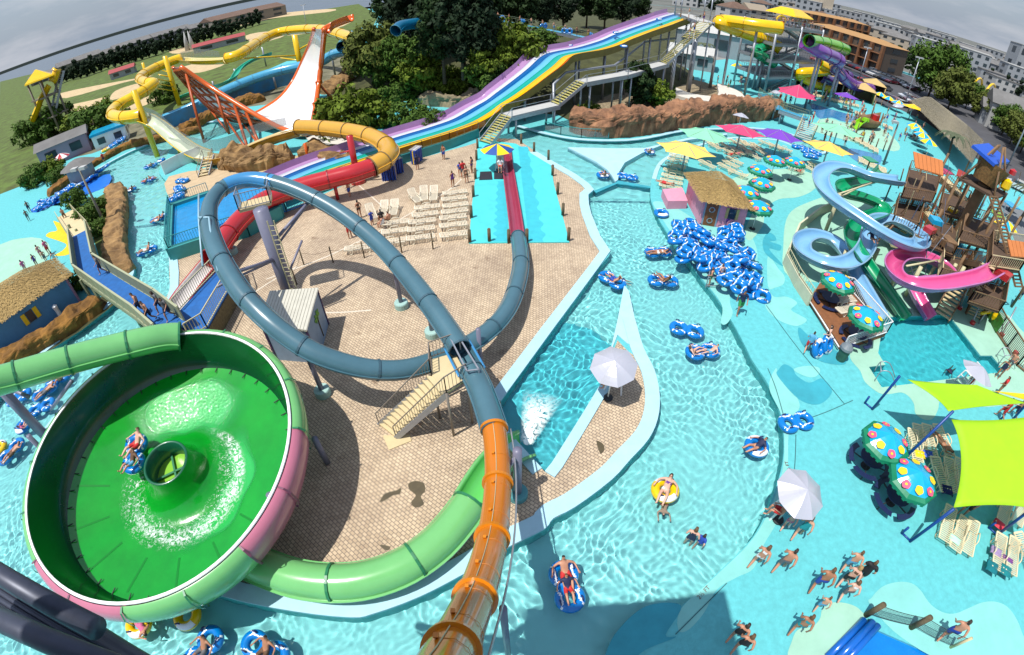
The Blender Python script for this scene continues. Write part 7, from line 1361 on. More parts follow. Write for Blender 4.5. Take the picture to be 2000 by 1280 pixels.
# ---------------------------------------------------------------- parked cars
def car_proto():
    t = thing('parked_car', 'x', 'car', world=False); pr = [(-2.2, .35), (-2.25, .75), (-1.3, .95), (-.75, 1.42), (.75, 1.45), (1.55, 1.0), (2.2, .85), (2.25, .35)]
    def ext(pf, w_, m, nm): g = MB(); n = len(pf); g.add([(x, -w_, z) for x, z in pf] + [(x, w_, z) for x, z in pf], [tuple(range(n)), tuple(range(n, 2 * n))[::-1]] + [((i + 1) % n, i, i + n, (i + 1) % n + n) for i in range(n)]); return g.build(nm, m, t)
    ext(pr[:3] + [(1.5, 1.0)] + pr[6:], .9, mat('car_white', (.6, .6, .6), .25, coat=.8), 'body'); ext([(-1.25, .96), (-.72, 1.40), (.72, 1.43), (1.5, 1.01)], .80, M_WIN, 'window'); MB().box((0, 0, 1.44), (1.5, 1.5, .05)).build('roof', MATS['car_white'], t)
    for x in (-1.4, 1.4):
        for y in (-.85, .85): MB().tube([(x, y - .1, .32), (x, y + .1, .32)], .32, 12).build('wheel', M_DARK, t)
    return t
cp_ = car_proto(); CC = [('white', (.6, .6, .6)), ('black', (.012, .012, .015)), ('silver', (.35, .36, .38)), ('dark blue', (.015, .025, .06)), ('grey', (.12, .125, .13)), ('red', (.3, .012, .015)), ('white', (.6, .6, .6)), ('black', (.012, .012, .015)), ('maroon', (.12, .01, .02))]
CM = [mat('car_paint_' + str(i), c[1], .25, coat=.8, metal=.2 if i in (2, 4) else 0) for i, c in enumerate(CC)]
def row(a, b, n, desc, turn=90.):
    A, B2 = at(*a), at(*b); d = (B2 - A); ang = math.atan2(d.y, d.x) + R(turn)
    for i in range(n):
        k = random.randrange(len(CC)); p = A + d * ((i + .5) / n); o = dup(cp_, (p.x, p.y, .01), ang + random.uniform(-.06, .06), CC[k][0] + ' car parked ' + desc, 'cars parked ' + desc); recolour(o, 'body', CM[k]); recolour(o, 'roof', CM[k])
row((1768, 192), (1890, 286), 19, 'in the row along the hedge'); row((1640, 122), (1745, 165), 15, 'in the row nearest the motel trees'); row((1620, 130), (1730, 178), 16, 'in the second row from the motel'); row((1655, 160), (1762, 210), 14, 'in the row behind the yellow and blue umbrellas'); row((1590, 118), (1640, 134), 7, 'behind the purple slide'); row((1600, 135), (1650, 155), 7, 'beside the lime flume'); row((1700, 140), (1790, 180), 10, 'in the middle row of the car park')
o = dup(cp_, at(1988, 372), 2.2, 'white car alone on the grey lot by the play structure'); o = dup(cp_, at(1700, 118), 1.0, 'white car stopped in front of the motel')
row((1795, 135), (1850, 160), 6, 'along the street beyond the large bright tree', 0)
for q in TP_.values():
    for o in [*q.children_recursive, q]: bpy.data.objects.remove(o)
for o in [*cp_.children_recursive, cp_]: bpy.data.objects.remove(o)
# car park fence of white pickets is seen as pale posts
t = thing('car_park_fence', 'slim paling fence between the thatched shelter and the parked cars', 'fence', at(1800, 215)); W = ats([(1770, 190), (1800, 208), (1850, 245), (1890, 280), (1930, 320)]); railing('railing', W, 1.6, M_GREY, t, 1.4, .05)
# tube queue walkway on the hill
t = thing('queue_walkway', 'raised grey walkway through the pines carrying people with tubes', 'walkway', at(1040, 100)); pA, pB = atd(962, 40, 92), atd(1160, 78, 88); walkway(t, pA, pB, 2.0, M_FB, M_SAGE, 1.1, True, .8, True)
# mini golf fence, yellow arches of the amusement park
for q, rr, lab in (((1905, 178), 5, 'first yellow arch of the amusement park beyond the white house'), ((1930, 190), 5, 'second yellow arch of the amusement park beyond the white house')):
    c = at(*q); g = MB(); g.tube([c + Vector((rr * math.cos(a), rr * .4 * math.cos(a), rr * math.sin(a))) for a in [math.pi * k / 16 for k in range(17)]], .45, 8); tag(g.build('yellow_arch', M_YEL), lab, 'arch')
# ---------------------------------------------------------------- inner tubes
M_TB = gloss('tube_blue', (0, 128, 214), .8); M_TW = mat('tube_white', (.72, .76, .80), .3, coat=.3); M_TYY = gloss('tube_yellow', (250, 206, 10), .8); M_HND = mat('handle_navy', (.01, .012, .09), .5)
def tube_proto(double, nm, ma):
    t = thing(nm, 'x', 'inner tube', world=False); g = MB(); g.smooth = True; R_, r = (.385, .185) if double else (.42, .2)
    for cx in ((-.47, .47) if double else (0,)):
        n, k = 40, 18; o = len(g.v)
        for i in range(n):
            a = 2 * math.pi * i / n
            for j in range(k): b = 2 * math.pi * j / k; g.v.append((cx + (R_ + r * math.cos(b)) * math.cos(a), (R_ + r * math.cos(b)) * math.sin(a), r + r * .95 * math.sin(b)))
        for i in range(n):
            for j in range(k):
                a = 2 * math.pi * (i + .5) / n; b = 2 * math.pi * (j + .5) / k; x = cx + (R_ + r * math.cos(b)) * math.cos(a); y = (R_ + r * math.cos(b)) * math.sin(a)
                e_ = abs(y) - (.33 + .07 * math.cos(6.7 * x)); w_ = (math.sin(b) > .25 and math.cos(b) > -.35 and 0 < e_ < .085) if double else (math.sin(b) > .3 and math.cos(b) > 0 and abs(math.cos(a)) < .75)
                g.f.append([o + i * k + j, o + ((i + 1) % n) * k + j, o + ((i + 1) % n) * k + (j + 1) % k, o + i * k + (j + 1) % k]); g.mi.append(1 if w_ else 0); g.sm.append(True)
    g.build('ring', [ma, M_TW], t)
    for x, y in ((-.62, .4), (.62, .4), (-.62, -.4), (.62, -.4)) if double else ((.3, .36), (-.3, -.36)): MB().tube([(x - .1, y, .4), (x - .06, y, .46), (x + .06, y, .46), (x + .1, y, .4)], .03, 6).build('handle', M_HND, t)
    return t
TD, TS, TY = tube_proto(True, 'double_tube', M_TB), tube_proto(False, 'single_tube', M_TB), tube_proto(False, 'yellow_tube', M_TYY)
def tub(src, q, z, rz_, label, group, rot=None): p = at(*q, z); return dup(src, (p.x, p.y, z), rz_, label, group, 1., rot)
GR = 'tubes floating in the river'; WZ = -.24
RT = [(TD, (1285, 497), .1, 'blue double tube carrying a person lying flat, below the pink hut'), (TD, (1294, 553), -.1, 'blue double tube carrying a hunched dark haired person'), (TD, (1340, 649), -.35, 'empty blue double tube drifting in mid river'), (TD, (1371, 691), .1, 'blue double tube carrying two children'), (TS, (1475, 877), 0, 'blue single tube carrying a swimmer near the river bank'), (TY, (1297, 962), 0, 'yellow tube carrying a woman with raised arms'), (TD, (1106, 1148), 1.75, 'blue double tube carrying an adult and a child in red shorts'), (TD, (1195, 552), -.9, 'blue tube by the tip of the pale divider with a swimmer'), (TS, (1177, 346), .2, 'blue tube with a rider beside the pale wedge island'), (TD, (1225, 349), -.4, 'empty blue tube at the weir beside the wedge island'), (TS, (1268, 300), 0, 'turquoise tube with a rider in the narrow inner channel'),
 (TD, (289, 494), .55, 'blue double tube carrying a man, beside the landing tank'), (TD, (313, 430), .7, 'blue double tube with two riders against the landing tank'), (TS, (259, 373), .3, 'blue tube with a rider near the grass patch'), (TD, (291, 355), .35, 'blue double tube with two riders in the upper river'), (TD, (295, 327), .4, 'blue double tube with a rider near the white wall panels'), (TS, (316, 316), 0, 'small blue tube at the corner of the white wall panels'), (TD, (92, 768), .9, 'blue double tube with a rider under the green inlet tube'), (TD, (118, 745), .8, 'blue double tube touching the island curb under the inlet tube'), (TD, (85, 800), .6, 'light blue double tube below the green inlet tube'), (TD, (40, 780), .6, 'blue double tube at the picture edge under the inlet tube'), (TS, (50, 837), 0, 'blue single tube with a child beside the grey column'), (TD, (26, 886), 1.3, 'blue tube with a rider at the picture edge beside the bowl'), (TY, (2, 880), 0, 'yellow tube cut by the picture edge beside the bowl'), (TY, (277, 1222), .3, 'yellow tube with a rider below the pink bowl panels'), (TY, (371, 1206), .3, 'yellow tube half hidden below the green bowl'), (TD, (402, 1272), 1.2, 'blue double tube with a rider at the bottom edge, nearer the bowl'), (TD, (522, 1272), -.3, 'blue double tube with a rider at the bottom edge, nearer the amber slide')]
for s, q, a, lab in RT: tub(s, q, WZ, a, lab, GR)
tub(TD, (1552, 829), .02, .1, 'empty blue double tube lying on the deck edge of the river', None); tub(TS, (1291, 421), .02, 0, 'small blue tube left on the curb near the pink hut', None)
random.seed(11)
PILE = [(1325, 448), (1350, 448), (1322, 458), (1345, 462), (1366, 452), (1330, 476), (1352, 478), (1372, 470), (1340, 492), (1362, 492), (1345, 508), (1368, 505), (1392, 486), (1405, 500), (1385, 505), (1400, 480), (1425, 450), (1440, 455), (1432, 462), (1430, 472), (1420, 488), (1445, 496), (1455, 505), (1435, 512), (1415, 512), (1395, 522), (1420, 528), (1445, 522), (1462, 520), (1425, 548), (1455, 540), (1470, 552), (1448, 556), (1465, 570), (1410, 470), (1380, 515)]
for i, q in enumerate(PILE):
    lv = i % 3; tub(TD, q, .02 + .36 * lv, random.uniform(0, 3), 'blue and white double tube in the big heap beside the pink hut', 'tubes heaped beside the pink hut', (random.uniform(-.4, .4) * (lv > 0), random.uniform(-.3, .3) * (lv > 0), random.uniform(0, 3)))
tub(TD, (1475, 578), .05, -.45, 'last blue double tube at the near end of the heap, beside the running lifeguard', None, (.35, 0, -.45))
for i in range(26):
    x = 75 + 5.2 * i; tub(TD if i % 3 else TS, (x, 408 - 3.1 * i + random.uniform(-4, 4)), .02 + .3 * (i % 2), random.uniform(0, 3), 'blue tube in the long stack along the far river curb', 'tubes stacked along the far river curb', (random.uniform(-.3, .3), random.uniform(-.3, .3), random.uniform(0, 3)))
for i, (q, z) in enumerate((((345, 392), .02), ((346, 388), .35), ((352, 378), .02), ((350, 372), .35), ((357, 356), .02))): tub(TD, q, z, .5 + i * .6, 'blue tube piled at the corner of the landing tank', 'tubes at the corner of the landing tank')
for i in range(10): tub(TY if i < 3 else TD, (205 + 4 * i, 296 - 2.6 * i), .02 + .4 * (i % 2), random.uniform(0, 3), ('yellow' if i < 3 else 'blue') + ' tube heaped beside the white shed near the yellow pole', 'tubes heaped beside the white tube store')
building('tube_store', 'small white and blue store with tubes heaped in front', at(222, 278), 6, 4, 2.4, R(35), M_WHITE, M_FB, 1, 'flat', 2, 'store')
for q, z, d in (((1592, 680), .3, 'held upright by a woman beside the brown deck'), ((1610, 672), .3, 'carried beside the brown deck, nearer the fence')): tub(TS, q, z, 0, 'blue single tube ' + d, None, (1.0, .3, .4))
bt = tub(TD, (268, 890), 2.05, 2.0, 'blue double tube with two riders circling inside the green bowl', None, (.1, -.12, 1.9))
for i, q in enumerate(((1560, 290), (1572, 296), (1590, 300), (1583, 308))): tub(TD, q, .02, i, 'blue tube lying beside the golden yellow canopy', 'tubes beside the golden canopy')
# ---------------------------------------------------------------- people
SK = {'stand': dict(pel=(0, 0, .95), spi=(0, .01, 1.12), che=(0, 0, 1.32), nec=(0, .01, 1.49), hea=(0, .03, 1.60), elL=(.27, -.05, 1.16), wrL=(.29, .07, .95), elR=(-.27, -.06, 1.17), wrR=(-.20, .15, 1.05), knL=(.11, .04, .5), anL=(.11, -.02, .08), knR=(-.11, .02, .5), anR=(-.12, -.04, .08)),
 'walk': dict(pel=(0, 0, .94), spi=(0, .02, 1.11), che=(0, .03, 1.31), nec=(0, .05, 1.48), hea=(0, .08, 1.59), elL=(.27, -.14, 1.14), wrL=(.27, -.12, .9), elR=(-.27, .06, 1.15), wrR=(-.24, .24, 1.02), knL=(.11, .22, .54), anL=(.11, .24, .09), knR=(-.11, -.02, .5), anR=(-.11, -.34, .15)),
 'sit': dict(pel=(0, 0, .12), spi=(0, -.12, .26), che=(0, -.28, .42), nec=(0, -.38, .56), hea=(0, -.42, .68), elL=(.40, -.26, .34), wrL=(.48, -.02, .34), elR=(-.40, -.26, .34), wrR=(-.46, -.0, .34), knL=(.15, .42, .32), anL=(.14, .80, .20), knR=(-.15, .40, .34), anR=(-.12, .78, .20)),
 'lie': dict(pel=(0, 0, .12), spi=(0, -.18, .14), che=(0, -.38, .18), nec=(0, -.55, .22), hea=(0, -.68, .27), elL=(.32, -.34, .12), wrL=(.36, -.1, .1), elR=(-.32, -.5, .16), wrR=(-.18, -.72, .2), knL=(.1, .45, .2), anL=(.1, .86, .1), knR=(-.1, .46, .14), anR=(-.1, .88, .1)),
 'swim': dict(pel=(0, 0, -.12), spi=(0, .18, -.06), che=(0, .38, .0), nec=(0, .54, .05), hea=(0, .65, .12), elL=(.26, .52, -.05), wrL=(.2, .78, -.05), elR=(-.3, .42, -.1), wrR=(-.36, .62, -.14), knL=(.12, -.42, -.22), anL=(.14, -.8, -.3), knR=(-.12, -.42, -.26), anR=(-.14, -.78, -.36)),
 'chair': dict(pel=(0, 0, .12), spi=(0, -.03, .3), che=(0, -.02, .5), nec=(0, .0, .67), hea=(0, .04, .78), elL=(.27, .02, .34), wrL=(.2, .26, .3), elR=(-.27, .02, .34), wrR=(-.18, .26, .3), knL=(.12, .45, .14), anL=(.12, .5, -.3), knR=(-.12, .45, .14), anR=(-.12, .5, -.3))}
M_SKIN = [mat('skin_%d' % i, c, .5, var=.08, vs_=5) for i, c in enumerate(((.55, .30, .19), (.48, .23, .14), (.36, .16, .085), (.62, .36, .26), (.20, .085, .045)))]
M_FACE = mat('face_dark', (.05, .02, .015), .5); M_HAIR = [mat('hair_%d' % i, c, .7) for i, c in enumerate(((.025, .015, .01), (.10, .05, .02), (.30, .19, .07)))]
def seg(a, b): return Vector(a), Vector(b)
def body_proto(pose):
    P = {k: Vector(v) for k, v in SK[pose].items()}; up_ = (P['nec'] - P['che']).normalized(); fw = Vector((1, 0, 0)).cross((P['nec'] - P['pel']).normalized()); fw = -fw if pose != 'x' else fw
    fwd = Vector((0, 1, 0)) if pose in ('stand', 'walk', 'chair') else ((P['nec'] - P['pel']).normalized().cross(Vector((1, 0, 0)))); fwd = fwd if (fwd.z > 0 or pose in ('stand', 'walk', 'chair')) and pose != 'swim' else -fwd
    V, E_, Rr, K = [], [], [], {}
    def ad(k, p, r, par=None):
        V.append(tuple(p)); Rr.append(r); K[k] = len(V) - 1
        if par: E_.append((K[par], K[k]))
    ad('pel', P['pel'], (.15, .115)); ad('spi', P['spi'], (.135, .10), 'pel'); ad('che', P['che'], (.16, .115), 'spi'); ad('nec', P['nec'], (.055, .055), 'che'); ad('hea', P['hea'], (.088, .095), 'nec'); ad('cro', P['hea'] + up_ * .1, (.07, .075), 'hea')
    ad('nose', P['hea'] + fwd * .1, (.018, .018), 'hea')
    for s, x in (('L', 1), ('R', -1)):
        sh_ = P['che'].lerp(P['nec'], .42) + Vector((x * .185, 0, 0)); ad('sh' + s, sh_, (.06, .06), 'che'); ad('el' + s, P['el' + s], (.043, .043), 'sh' + s); ad('wr' + s, P['wr' + s], (.028, .028), 'el' + s); d = (P['wr' + s] - P['el' + s]).normalized(); ad('pa' + s, P['wr' + s] + d * .075, (.034, .022), 'wr' + s)
        sd = Vector((1, 0, 0)); sd = (sd - d * sd.dot(d)).normalized()
        for k in range(4): o_ = (k - 1.5) * .021; L_ = (.075, .09, .085, .065)[k]; q = P['wr' + s] + d * .1 + sd * o_; ad('f%d%s' % (k, s), q + d * .03, (.010, .010), 'pa' + s); ad('g%d%s' % (k, s), q + d * (.03 + L_ * .6) + fwd * .012, (.008, .008), 'f%d%s' % (k, s))
        ad('t' + s, P['wr' + s] + d * .06 - sd * x * .04 + fwd * .02, (.012, .012), 'pa' + s)
        hp = P['pel'] + Vector((x * .095, 0, 0)) + (P['kn' + s] - P['pel']).normalized() * .06; ad('hp' + s, hp, (.098, .098), 'pel'); ad('kn' + s, P['kn' + s], (.062, .062), 'hp' + s); ad('ca' + s, P['kn' + s].lerp(P['an' + s], .35), (.06, .06), 'kn' + s); ad('an' + s, P['an' + s], (.037, .037), 'ca' + s)
        ft = Vector((0, .17, -.035)) if pose in ('stand', 'walk', 'chair') else Vector((x * .03, .06, .12)) if pose != 'swim' else Vector((0, -.15, -.03)); ad('to' + s, P['an' + s] + ft, (.032, .026), 'an' + s)
    me = bpy.data.meshes.new('sk'); me.from_pydata(V, E_, []); o = bpy.data.objects.new('sk', me); C.objects.link(o); mo = o.modifiers.new('s', 'SKIN'); sv = me.skin_vertices[0].data
    for i, r in enumerate(Rr): sv[i].radius = r; sv[i].use_root = (i == 0)
    mo.use_smooth_shade = True; m2 = o.modifiers.new('ss', 'SUBSURF'); m2.levels = 1; m2.render_levels = 1
    dg = bpy.context.evaluated_depsgraph_get(); bm_ = bpy.data.meshes.new_from_object(o.evaluated_get(dg)); bpy.data.objects.remove(o)
    bm_.name = 'person_body_' + pose
    bm_.materials.clear(); bm_.materials.append(M_SKIN[0]); bm_.materials.append(M_FACE)
    eye = [P['hea'] + fwd * .085 + Vector((x * .035, 0, 0)) + up_ * .02 for x in (-1, 1)] + [P['hea'] + fwd * .085 - up_ * .045]
    def near(p):
        best = None
        for a, b, nm in SEG:
            a_, b_ = Vector(V[K[a]]), Vector(V[K[b]]); t = max(0, min(1, (p - a_).dot(b_ - a_) / max(1e-9, (b_ - a_).length_squared))); d = (p - a_.lerp(b_, t)).length - .5 * (Rr[K[a]][0] * (1 - t) + Rr[K[b]][0] * t)
            if best is None or d < best[0]: best = (d, nm, t)
        return best[1], best[2]
    SEG = [('pel', 'spi', 'belly'), ('spi', 'che', 'chest'), ('che', 'nec', 'shoulder'), ('nec', 'hea', 'head'), ('hea', 'cro', 'head')] + [x for s in 'LR' for x in (('sh' + s, 'el' + s, 'arm'), ('el' + s, 'wr' + s, 'fore'), ('hp' + s, 'kn' + s, 'thigh'), ('kn' + s, 'an' + s, 'shin'), ('pel', 'hp' + s, 'hip'), ('wr' + s, 'pa' + s, 'hand'), ('an' + s, 'to' + s, 'foot'), ('pa' + s, 'g1' + s, 'hand'), ('che', 'sh' + s, 'shoulder'))]
    lab = []
    for f in bm_.polygons:
        lab.append((near(f.center), f.center.copy())); f.use_smooth = True
        f.material_index = 1 if any((f.center - e).length < .022 for e in eye) else 0
    def shell(nm, test, m, off):
        g = MB(); g.smooth = True; mp = {}
        for f, (l, c) in zip(bm_.polygons, lab):
            if test(l[0], l[1], c):
                q = []
                for vi in f.vertices:
                    if vi not in mp: v = bm_.vertices[vi]; mp[vi] = len(g.v); g.v.append(tuple(v.co + v.normal * off))
                    q.append(mp[vi])
                g.f.append(q); g.mi.append(0); g.sm.append(True)
        me_ = bpy.data.meshes.new(nm); me_.from_pydata(g.v, [], g.f); me_.materials.append(m); me_.polygons.foreach_set('use_smooth', g.sm); return me_
    hd = P['hea']
    sh = {'body': bm_, 'hair': shell('hair', lambda l, t, c: l == 'head' and ((c - hd).dot(up_) > .045 or ((c - hd).dot(fwd) < -.01 and (c - hd).dot(up_) > -.05)), M_HAIR[0], .016), 'long_hair': shell('hair', lambda l, t, c: l == 'head' and ((c - hd).dot(up_) > .045 or ((c - hd).dot(fwd) < .02 and (c - hd).dot(up_) > -.16)), M_HAIR[0], .026),
     'swim_shorts': shell('swim_shorts', lambda l, t, c: l == 'hip' or (l == 'thigh' and t < .72) or (l == 'belly' and t < .35), M_FB, .018), 'swimsuit': shell('swimsuit', lambda l, t, c: l in ('belly', 'chest', 'hip') or (l == 'thigh' and t < .1) or (l == 'shoulder' and abs(c.x) < .12 and t < .5), M_FB, .008),
     'bikini_top': shell('bikini_top', lambda l, t, c: (l == 'chest' and t > .6) or (l == 'shoulder' and t < .2 and abs(c.x) < .14), M_FB, .009), 'bikini_bottom': shell('bikini_bottom', lambda l, t, c: l == 'hip' or (l == 'thigh' and t < .12) or (l == 'belly' and t < .2), M_FB, .009), 't_shirt': shell('t_shirt', lambda l, t, c: l in ('belly', 'chest', 'shoulder') or (l == 'arm' and t < .55), M_FB, .02)}
    return sh
PB_ = {k: body_proto(k) for k in SK}
CL = {n: mat('cloth_' + n.replace(' ', '_'), c, .7) for n, c in {'red': (.5, .02, .02), 'blue': (.02, .06, .35), 'navy': (.012, .018, .06), 'black': (.012, .012, .014), 'teal': (.01, .25, .28), 'pink': (.55, .12, .25), 'white': (.7, .7, .7), 'grey': (.12, .12, .13), 'purple': (.12, .03, .22), 'yellow': (.6, .42, .02), 'green': (.03, .25, .06), 'brown': (.12, .06, .03), 'light blue': (.1, .35, .55)}.items()}
def person(q, pose, wear, label, ang=0., z=0., sk=0, hr=0, long=False, sc=1., group=None, loc=None, tip=None, shadow=True):
    p = loc or at(*q, z); o = bpy.data.objects.new('person', None); C.objects.link(o); o.location = (p.x, p.y, z if loc is None else p.z); o.rotation_euler = (tip[0], tip[1], ang) if tip else (0, 0, ang); o.scale = (sc,) * 3; tag(o, label, 'person', group); S = PB_[pose]
    def pt(nm, m, wanted):
        c = bpy.data.objects.new(wanted, S[nm]); C.objects.link(c); c.parent = o; c.material_slots[0].link = 'OBJECT'; c.material_slots[0].material = m
    pt('body', M_SKIN[sk], 'body'); pt('long_hair' if long else 'hair', M_HAIR[hr], 'hair')
    for nm, col in wear: pt(nm, CL[col], nm)
    if z < -.05 or pose == 'swim':
        for c in o.children: c.cycles.is_caustics_receiver = True
    return o
S_, W_ = 'swim_shorts', 'swimsuit'; bik = lambda c: [('bikini_top', c), ('bikini_bottom', c)]
# walkers on the deck at the lower right
for a in (((1530, 1033), 'walk', bik('pink'), 'girl in a pink bikini held by the hand, nearest the lifeguard chair', -.8, 3, 1, True, .82), ((1552, 1050), 'walk', [(W_, 'teal')], 'woman in a teal swimsuit holding a girl by the hand', -.8, 0, 1, True, 1.), ((1470, 1104), 'walk', bik('white'), 'woman in a pale bikini walking alone beside the river bank', -.9, 1, 1, True, .98), ((1517, 1113), 'walk', [(S_, 'grey')], 'sunburnt bare chested man in grey shorts', -.9, 1, 0, False, 1.05), ((1646, 1113), 'walk', [(S_, 'light blue')], 'bare chested person in light blue trunks at the top of the walking group', -.8, 0, 1, False, .95), ((1586, 1150), 'walk', [(S_, 'blue')], 'broad bare chested man in blue shorts leading the walking group', -.7, 2, 1, False, 1.08), ((1640, 1142), 'walk', [('bikini_top', 'brown'), (S_, 'black')], 'woman in a brown top and black shorts in the middle of the group', -.9, 3, 2, True, .98), ((1668, 1132), 'stand', [('t_shirt', 'black'), (S_, 'black')], 'man dressed all in black at the back of the group', -.9, 0, 1, False, 1.03), ((1640, 1168), 'walk', [('bikini_top', 'white'), (S_, 'grey')], 'girl in grey shorts at the lower side of the group', -.6, 3, 1, True, .92), ((1593, 1190), 'walk', [(S_, 'light blue')], 'small bare chested boy walking alone beside the pale green patch', -.8, 0, 1, False, .72), ((1547, 1233), 'walk', bik('teal'), 'woman in a teal bikini crossing the pale green patch', -.8, 2, 1, True, .98), ((1428, 1247), 'walk', [(W_, 'black')], 'woman in a black swimsuit with one arm raised, first of a pair', -.8, 1, 0, True, .95), ((1436, 1268), 'walk', [(W_, 'black')], 'woman in a black swimsuit bending forward, second of a pair', -.7, 1, 1, True, .98), ((1836, 1246), 'walk', [(S_, 'blue')], 'man in blue shorts carrying a bundle behind the corner net', -1.0, 1, 0, False, 1.08),
 ((1441, 612), 'walk', [('t_shirt', 'navy'), (S_, 'green')], 'lifeguard in a navy shirt running beside the heap of tubes', 2.9, 2, 0, False, 1.05), ((1573, 688), 'walk', [(S_, 'red'), ('t_shirt', 'light blue')], 'boy in red carrying a tube beside the brown deck', -.6, 0, 0, False, .9), ((1606, 678), 'stand', [(W_, 'black')], 'woman in a black swimsuit holding a tube beside the brown deck', .8, 3, 0, True, .98), ((1403, 553), 'stand', bik('white'), 'girl leaning on the heap of tubes behind the metal cart', .3, 3, 1, True, .88), ((1384, 560), 'stand', bik('green'), 'girl in a green bikini pushing the metal cart', .9, 1, 1, True, .88), ((1418, 446), 'stand', [(S_, 'purple')], 'person among the tubes beside the pink hut wall', 0, 1, 0, False, .9),
 ((867, 312), 'stand', [(S_, 'blue')], 'person carrying a blue mat on the plaza near the rainbow slide', 2.5, 2, 0, False, .95), ((922, 338), 'stand', bik('purple'), 'woman in a purple bikini waiting by the turquoise deck', 1.2, 2, 0, True, .95), ((905, 348), 'stand', [('t_shirt', 'red'), (S_, 'grey')], 'man in a red shirt in the waiting group by the turquoise deck', .4, 1, 0, False, 1.0), ((899, 346), 'stand', [('t_shirt', 'blue')], 'child in a blue shirt in the waiting group by the turquoise deck', .3, 1, 0, True, .85), ((912, 358), 'stand', bik('brown'), 'woman in a brown bikini in front of the waiting group', .2, 1, 1, True, .95), ((885, 366), 'stand', [(W_, 'purple')], 'woman in a purple swimsuit behind the waiting group', .6, 2, 1, True, .92), ((816, 332), 'stand', [('t_shirt', 'navy'), (S_, 'navy')], 'person in navy at the standing rack of blue mats', .6, 1, 0, False, .95), ((684, 385), 'stand', [(S_, 'blue')], 'boy under the red tube holding a blue mat', 1.2, 1, 0, False, .9), ((762, 352), 'stand', [(S_, 'navy')], 'person at the mat racks under the golden bend', 1, 2, 0, False, .95), ((685, 466), 'stand', [('t_shirt', 'red'), (S_, 'red')], 'person in a red shirt and shorts beside the blue tube', .5, 2, 0, False, .95), ((704, 426), 'stand', bik('black'), 'dark haired woman half hidden behind the blue tube', .8, 2, 0, True, .95), ((728, 440), 'stand', [('t_shirt', 'blue'), (S_, 'blue')], 'child in a blue shirt by the seated group on the plaza', .8, 1, 2, False, .75),
 ((115, 520), 'walk', [(W_, 'white')], 'woman with a bag walking off the yellow painted patch', 1.5, 1, 0, True, .98), ((98, 497), 'stand', [(S_, 'red'), ('t_shirt', 'pink')], 'person with a green hat beside the pale pool', 1.5, 1, 0, False, 1.0), ((84, 505), 'stand', bik('pink'), 'woman in a pink bikini beside the pale pool', 1.5, 3, 0, True, .95), ((92, 512), 'stand', [(S_, 'grey')], 'boy beside the woman in a pink bikini at the pale pool', 1.5, 1, 0, False, .8), ((75, 522), 'stand', [(W_, 'purple')], 'person in purple behind the blue hut thatch', 1.5, 2, 0, False, .9), ((55, 535), 'stand', [('t_shirt', 'pink')], 'person in a pale pink shirt behind the blue hut thatch', 1.5, 3, 0, True, .95), ((130, 432), 'walk', [(S_, 'brown')], 'man crossing the yellow painted patch', .5, 2, 0, False, 1.0), ((60, 415), 'stand', [(S_, 'navy')], 'hazy figure at the picture edge near the stacked tubes', 1, 4, 0, False, 1.0), ((58, 432), 'stand', [(S_, 'grey')], 'second hazy figure at the picture edge near the stacked tubes', 1, 4, 0, False, .95), ((205, 318), 'stand', [('t_shirt', 'red'), (S_, 'navy')], 'person in red beside the grey kiosk', 1, 1, 0, False, .95),
 ((1965, 722), 'stand', [(S_, 'grey')], 'bare backed bather leaning on the rail at the corner steps', 2, 1, 0, False, .9), ((1946, 738), 'stand', [(W_, 'navy')], 'bather in the corner steps of the splash pool', 2, 2, 0, False, .95), ((1950, 818), 'walk', [('t_shirt', 'red'), (S_, 'red')], 'person in a red robe between the two green sails', .5, 1, 0, False, 1.0), ((1975, 815), 'walk', [(S_, 'navy')], 'person in navy following the one in a red robe', .5, 2, 0, False, 1.0), ((1945, 772), 'stand', [('t_shirt', 'red')], 'person in a red top beside the yellow sail tip', .5, 2, 0, False, .95), ((1884, 760), 'stand', [('t_shirt', 'yellow'), (S_, 'red')], 'lifeguard in yellow and red beside the chair at the splash pool', 1, 2, 0, False, 1.0), ((1875, 1005), 'stand', [(S_, 'black')], 'broad bare chested person stooping at the edge of the big sail', 2, 1, 0, False, 1.05), ((1988, 585), 'stand', [(S_, 'navy')], 'person on the deck at the foot of the play structure', 2, 1, 0, False, .9)): person(a[0], a[1], a[2], a[3], a[4], 0., a[5], a[6], a[7], a[8])
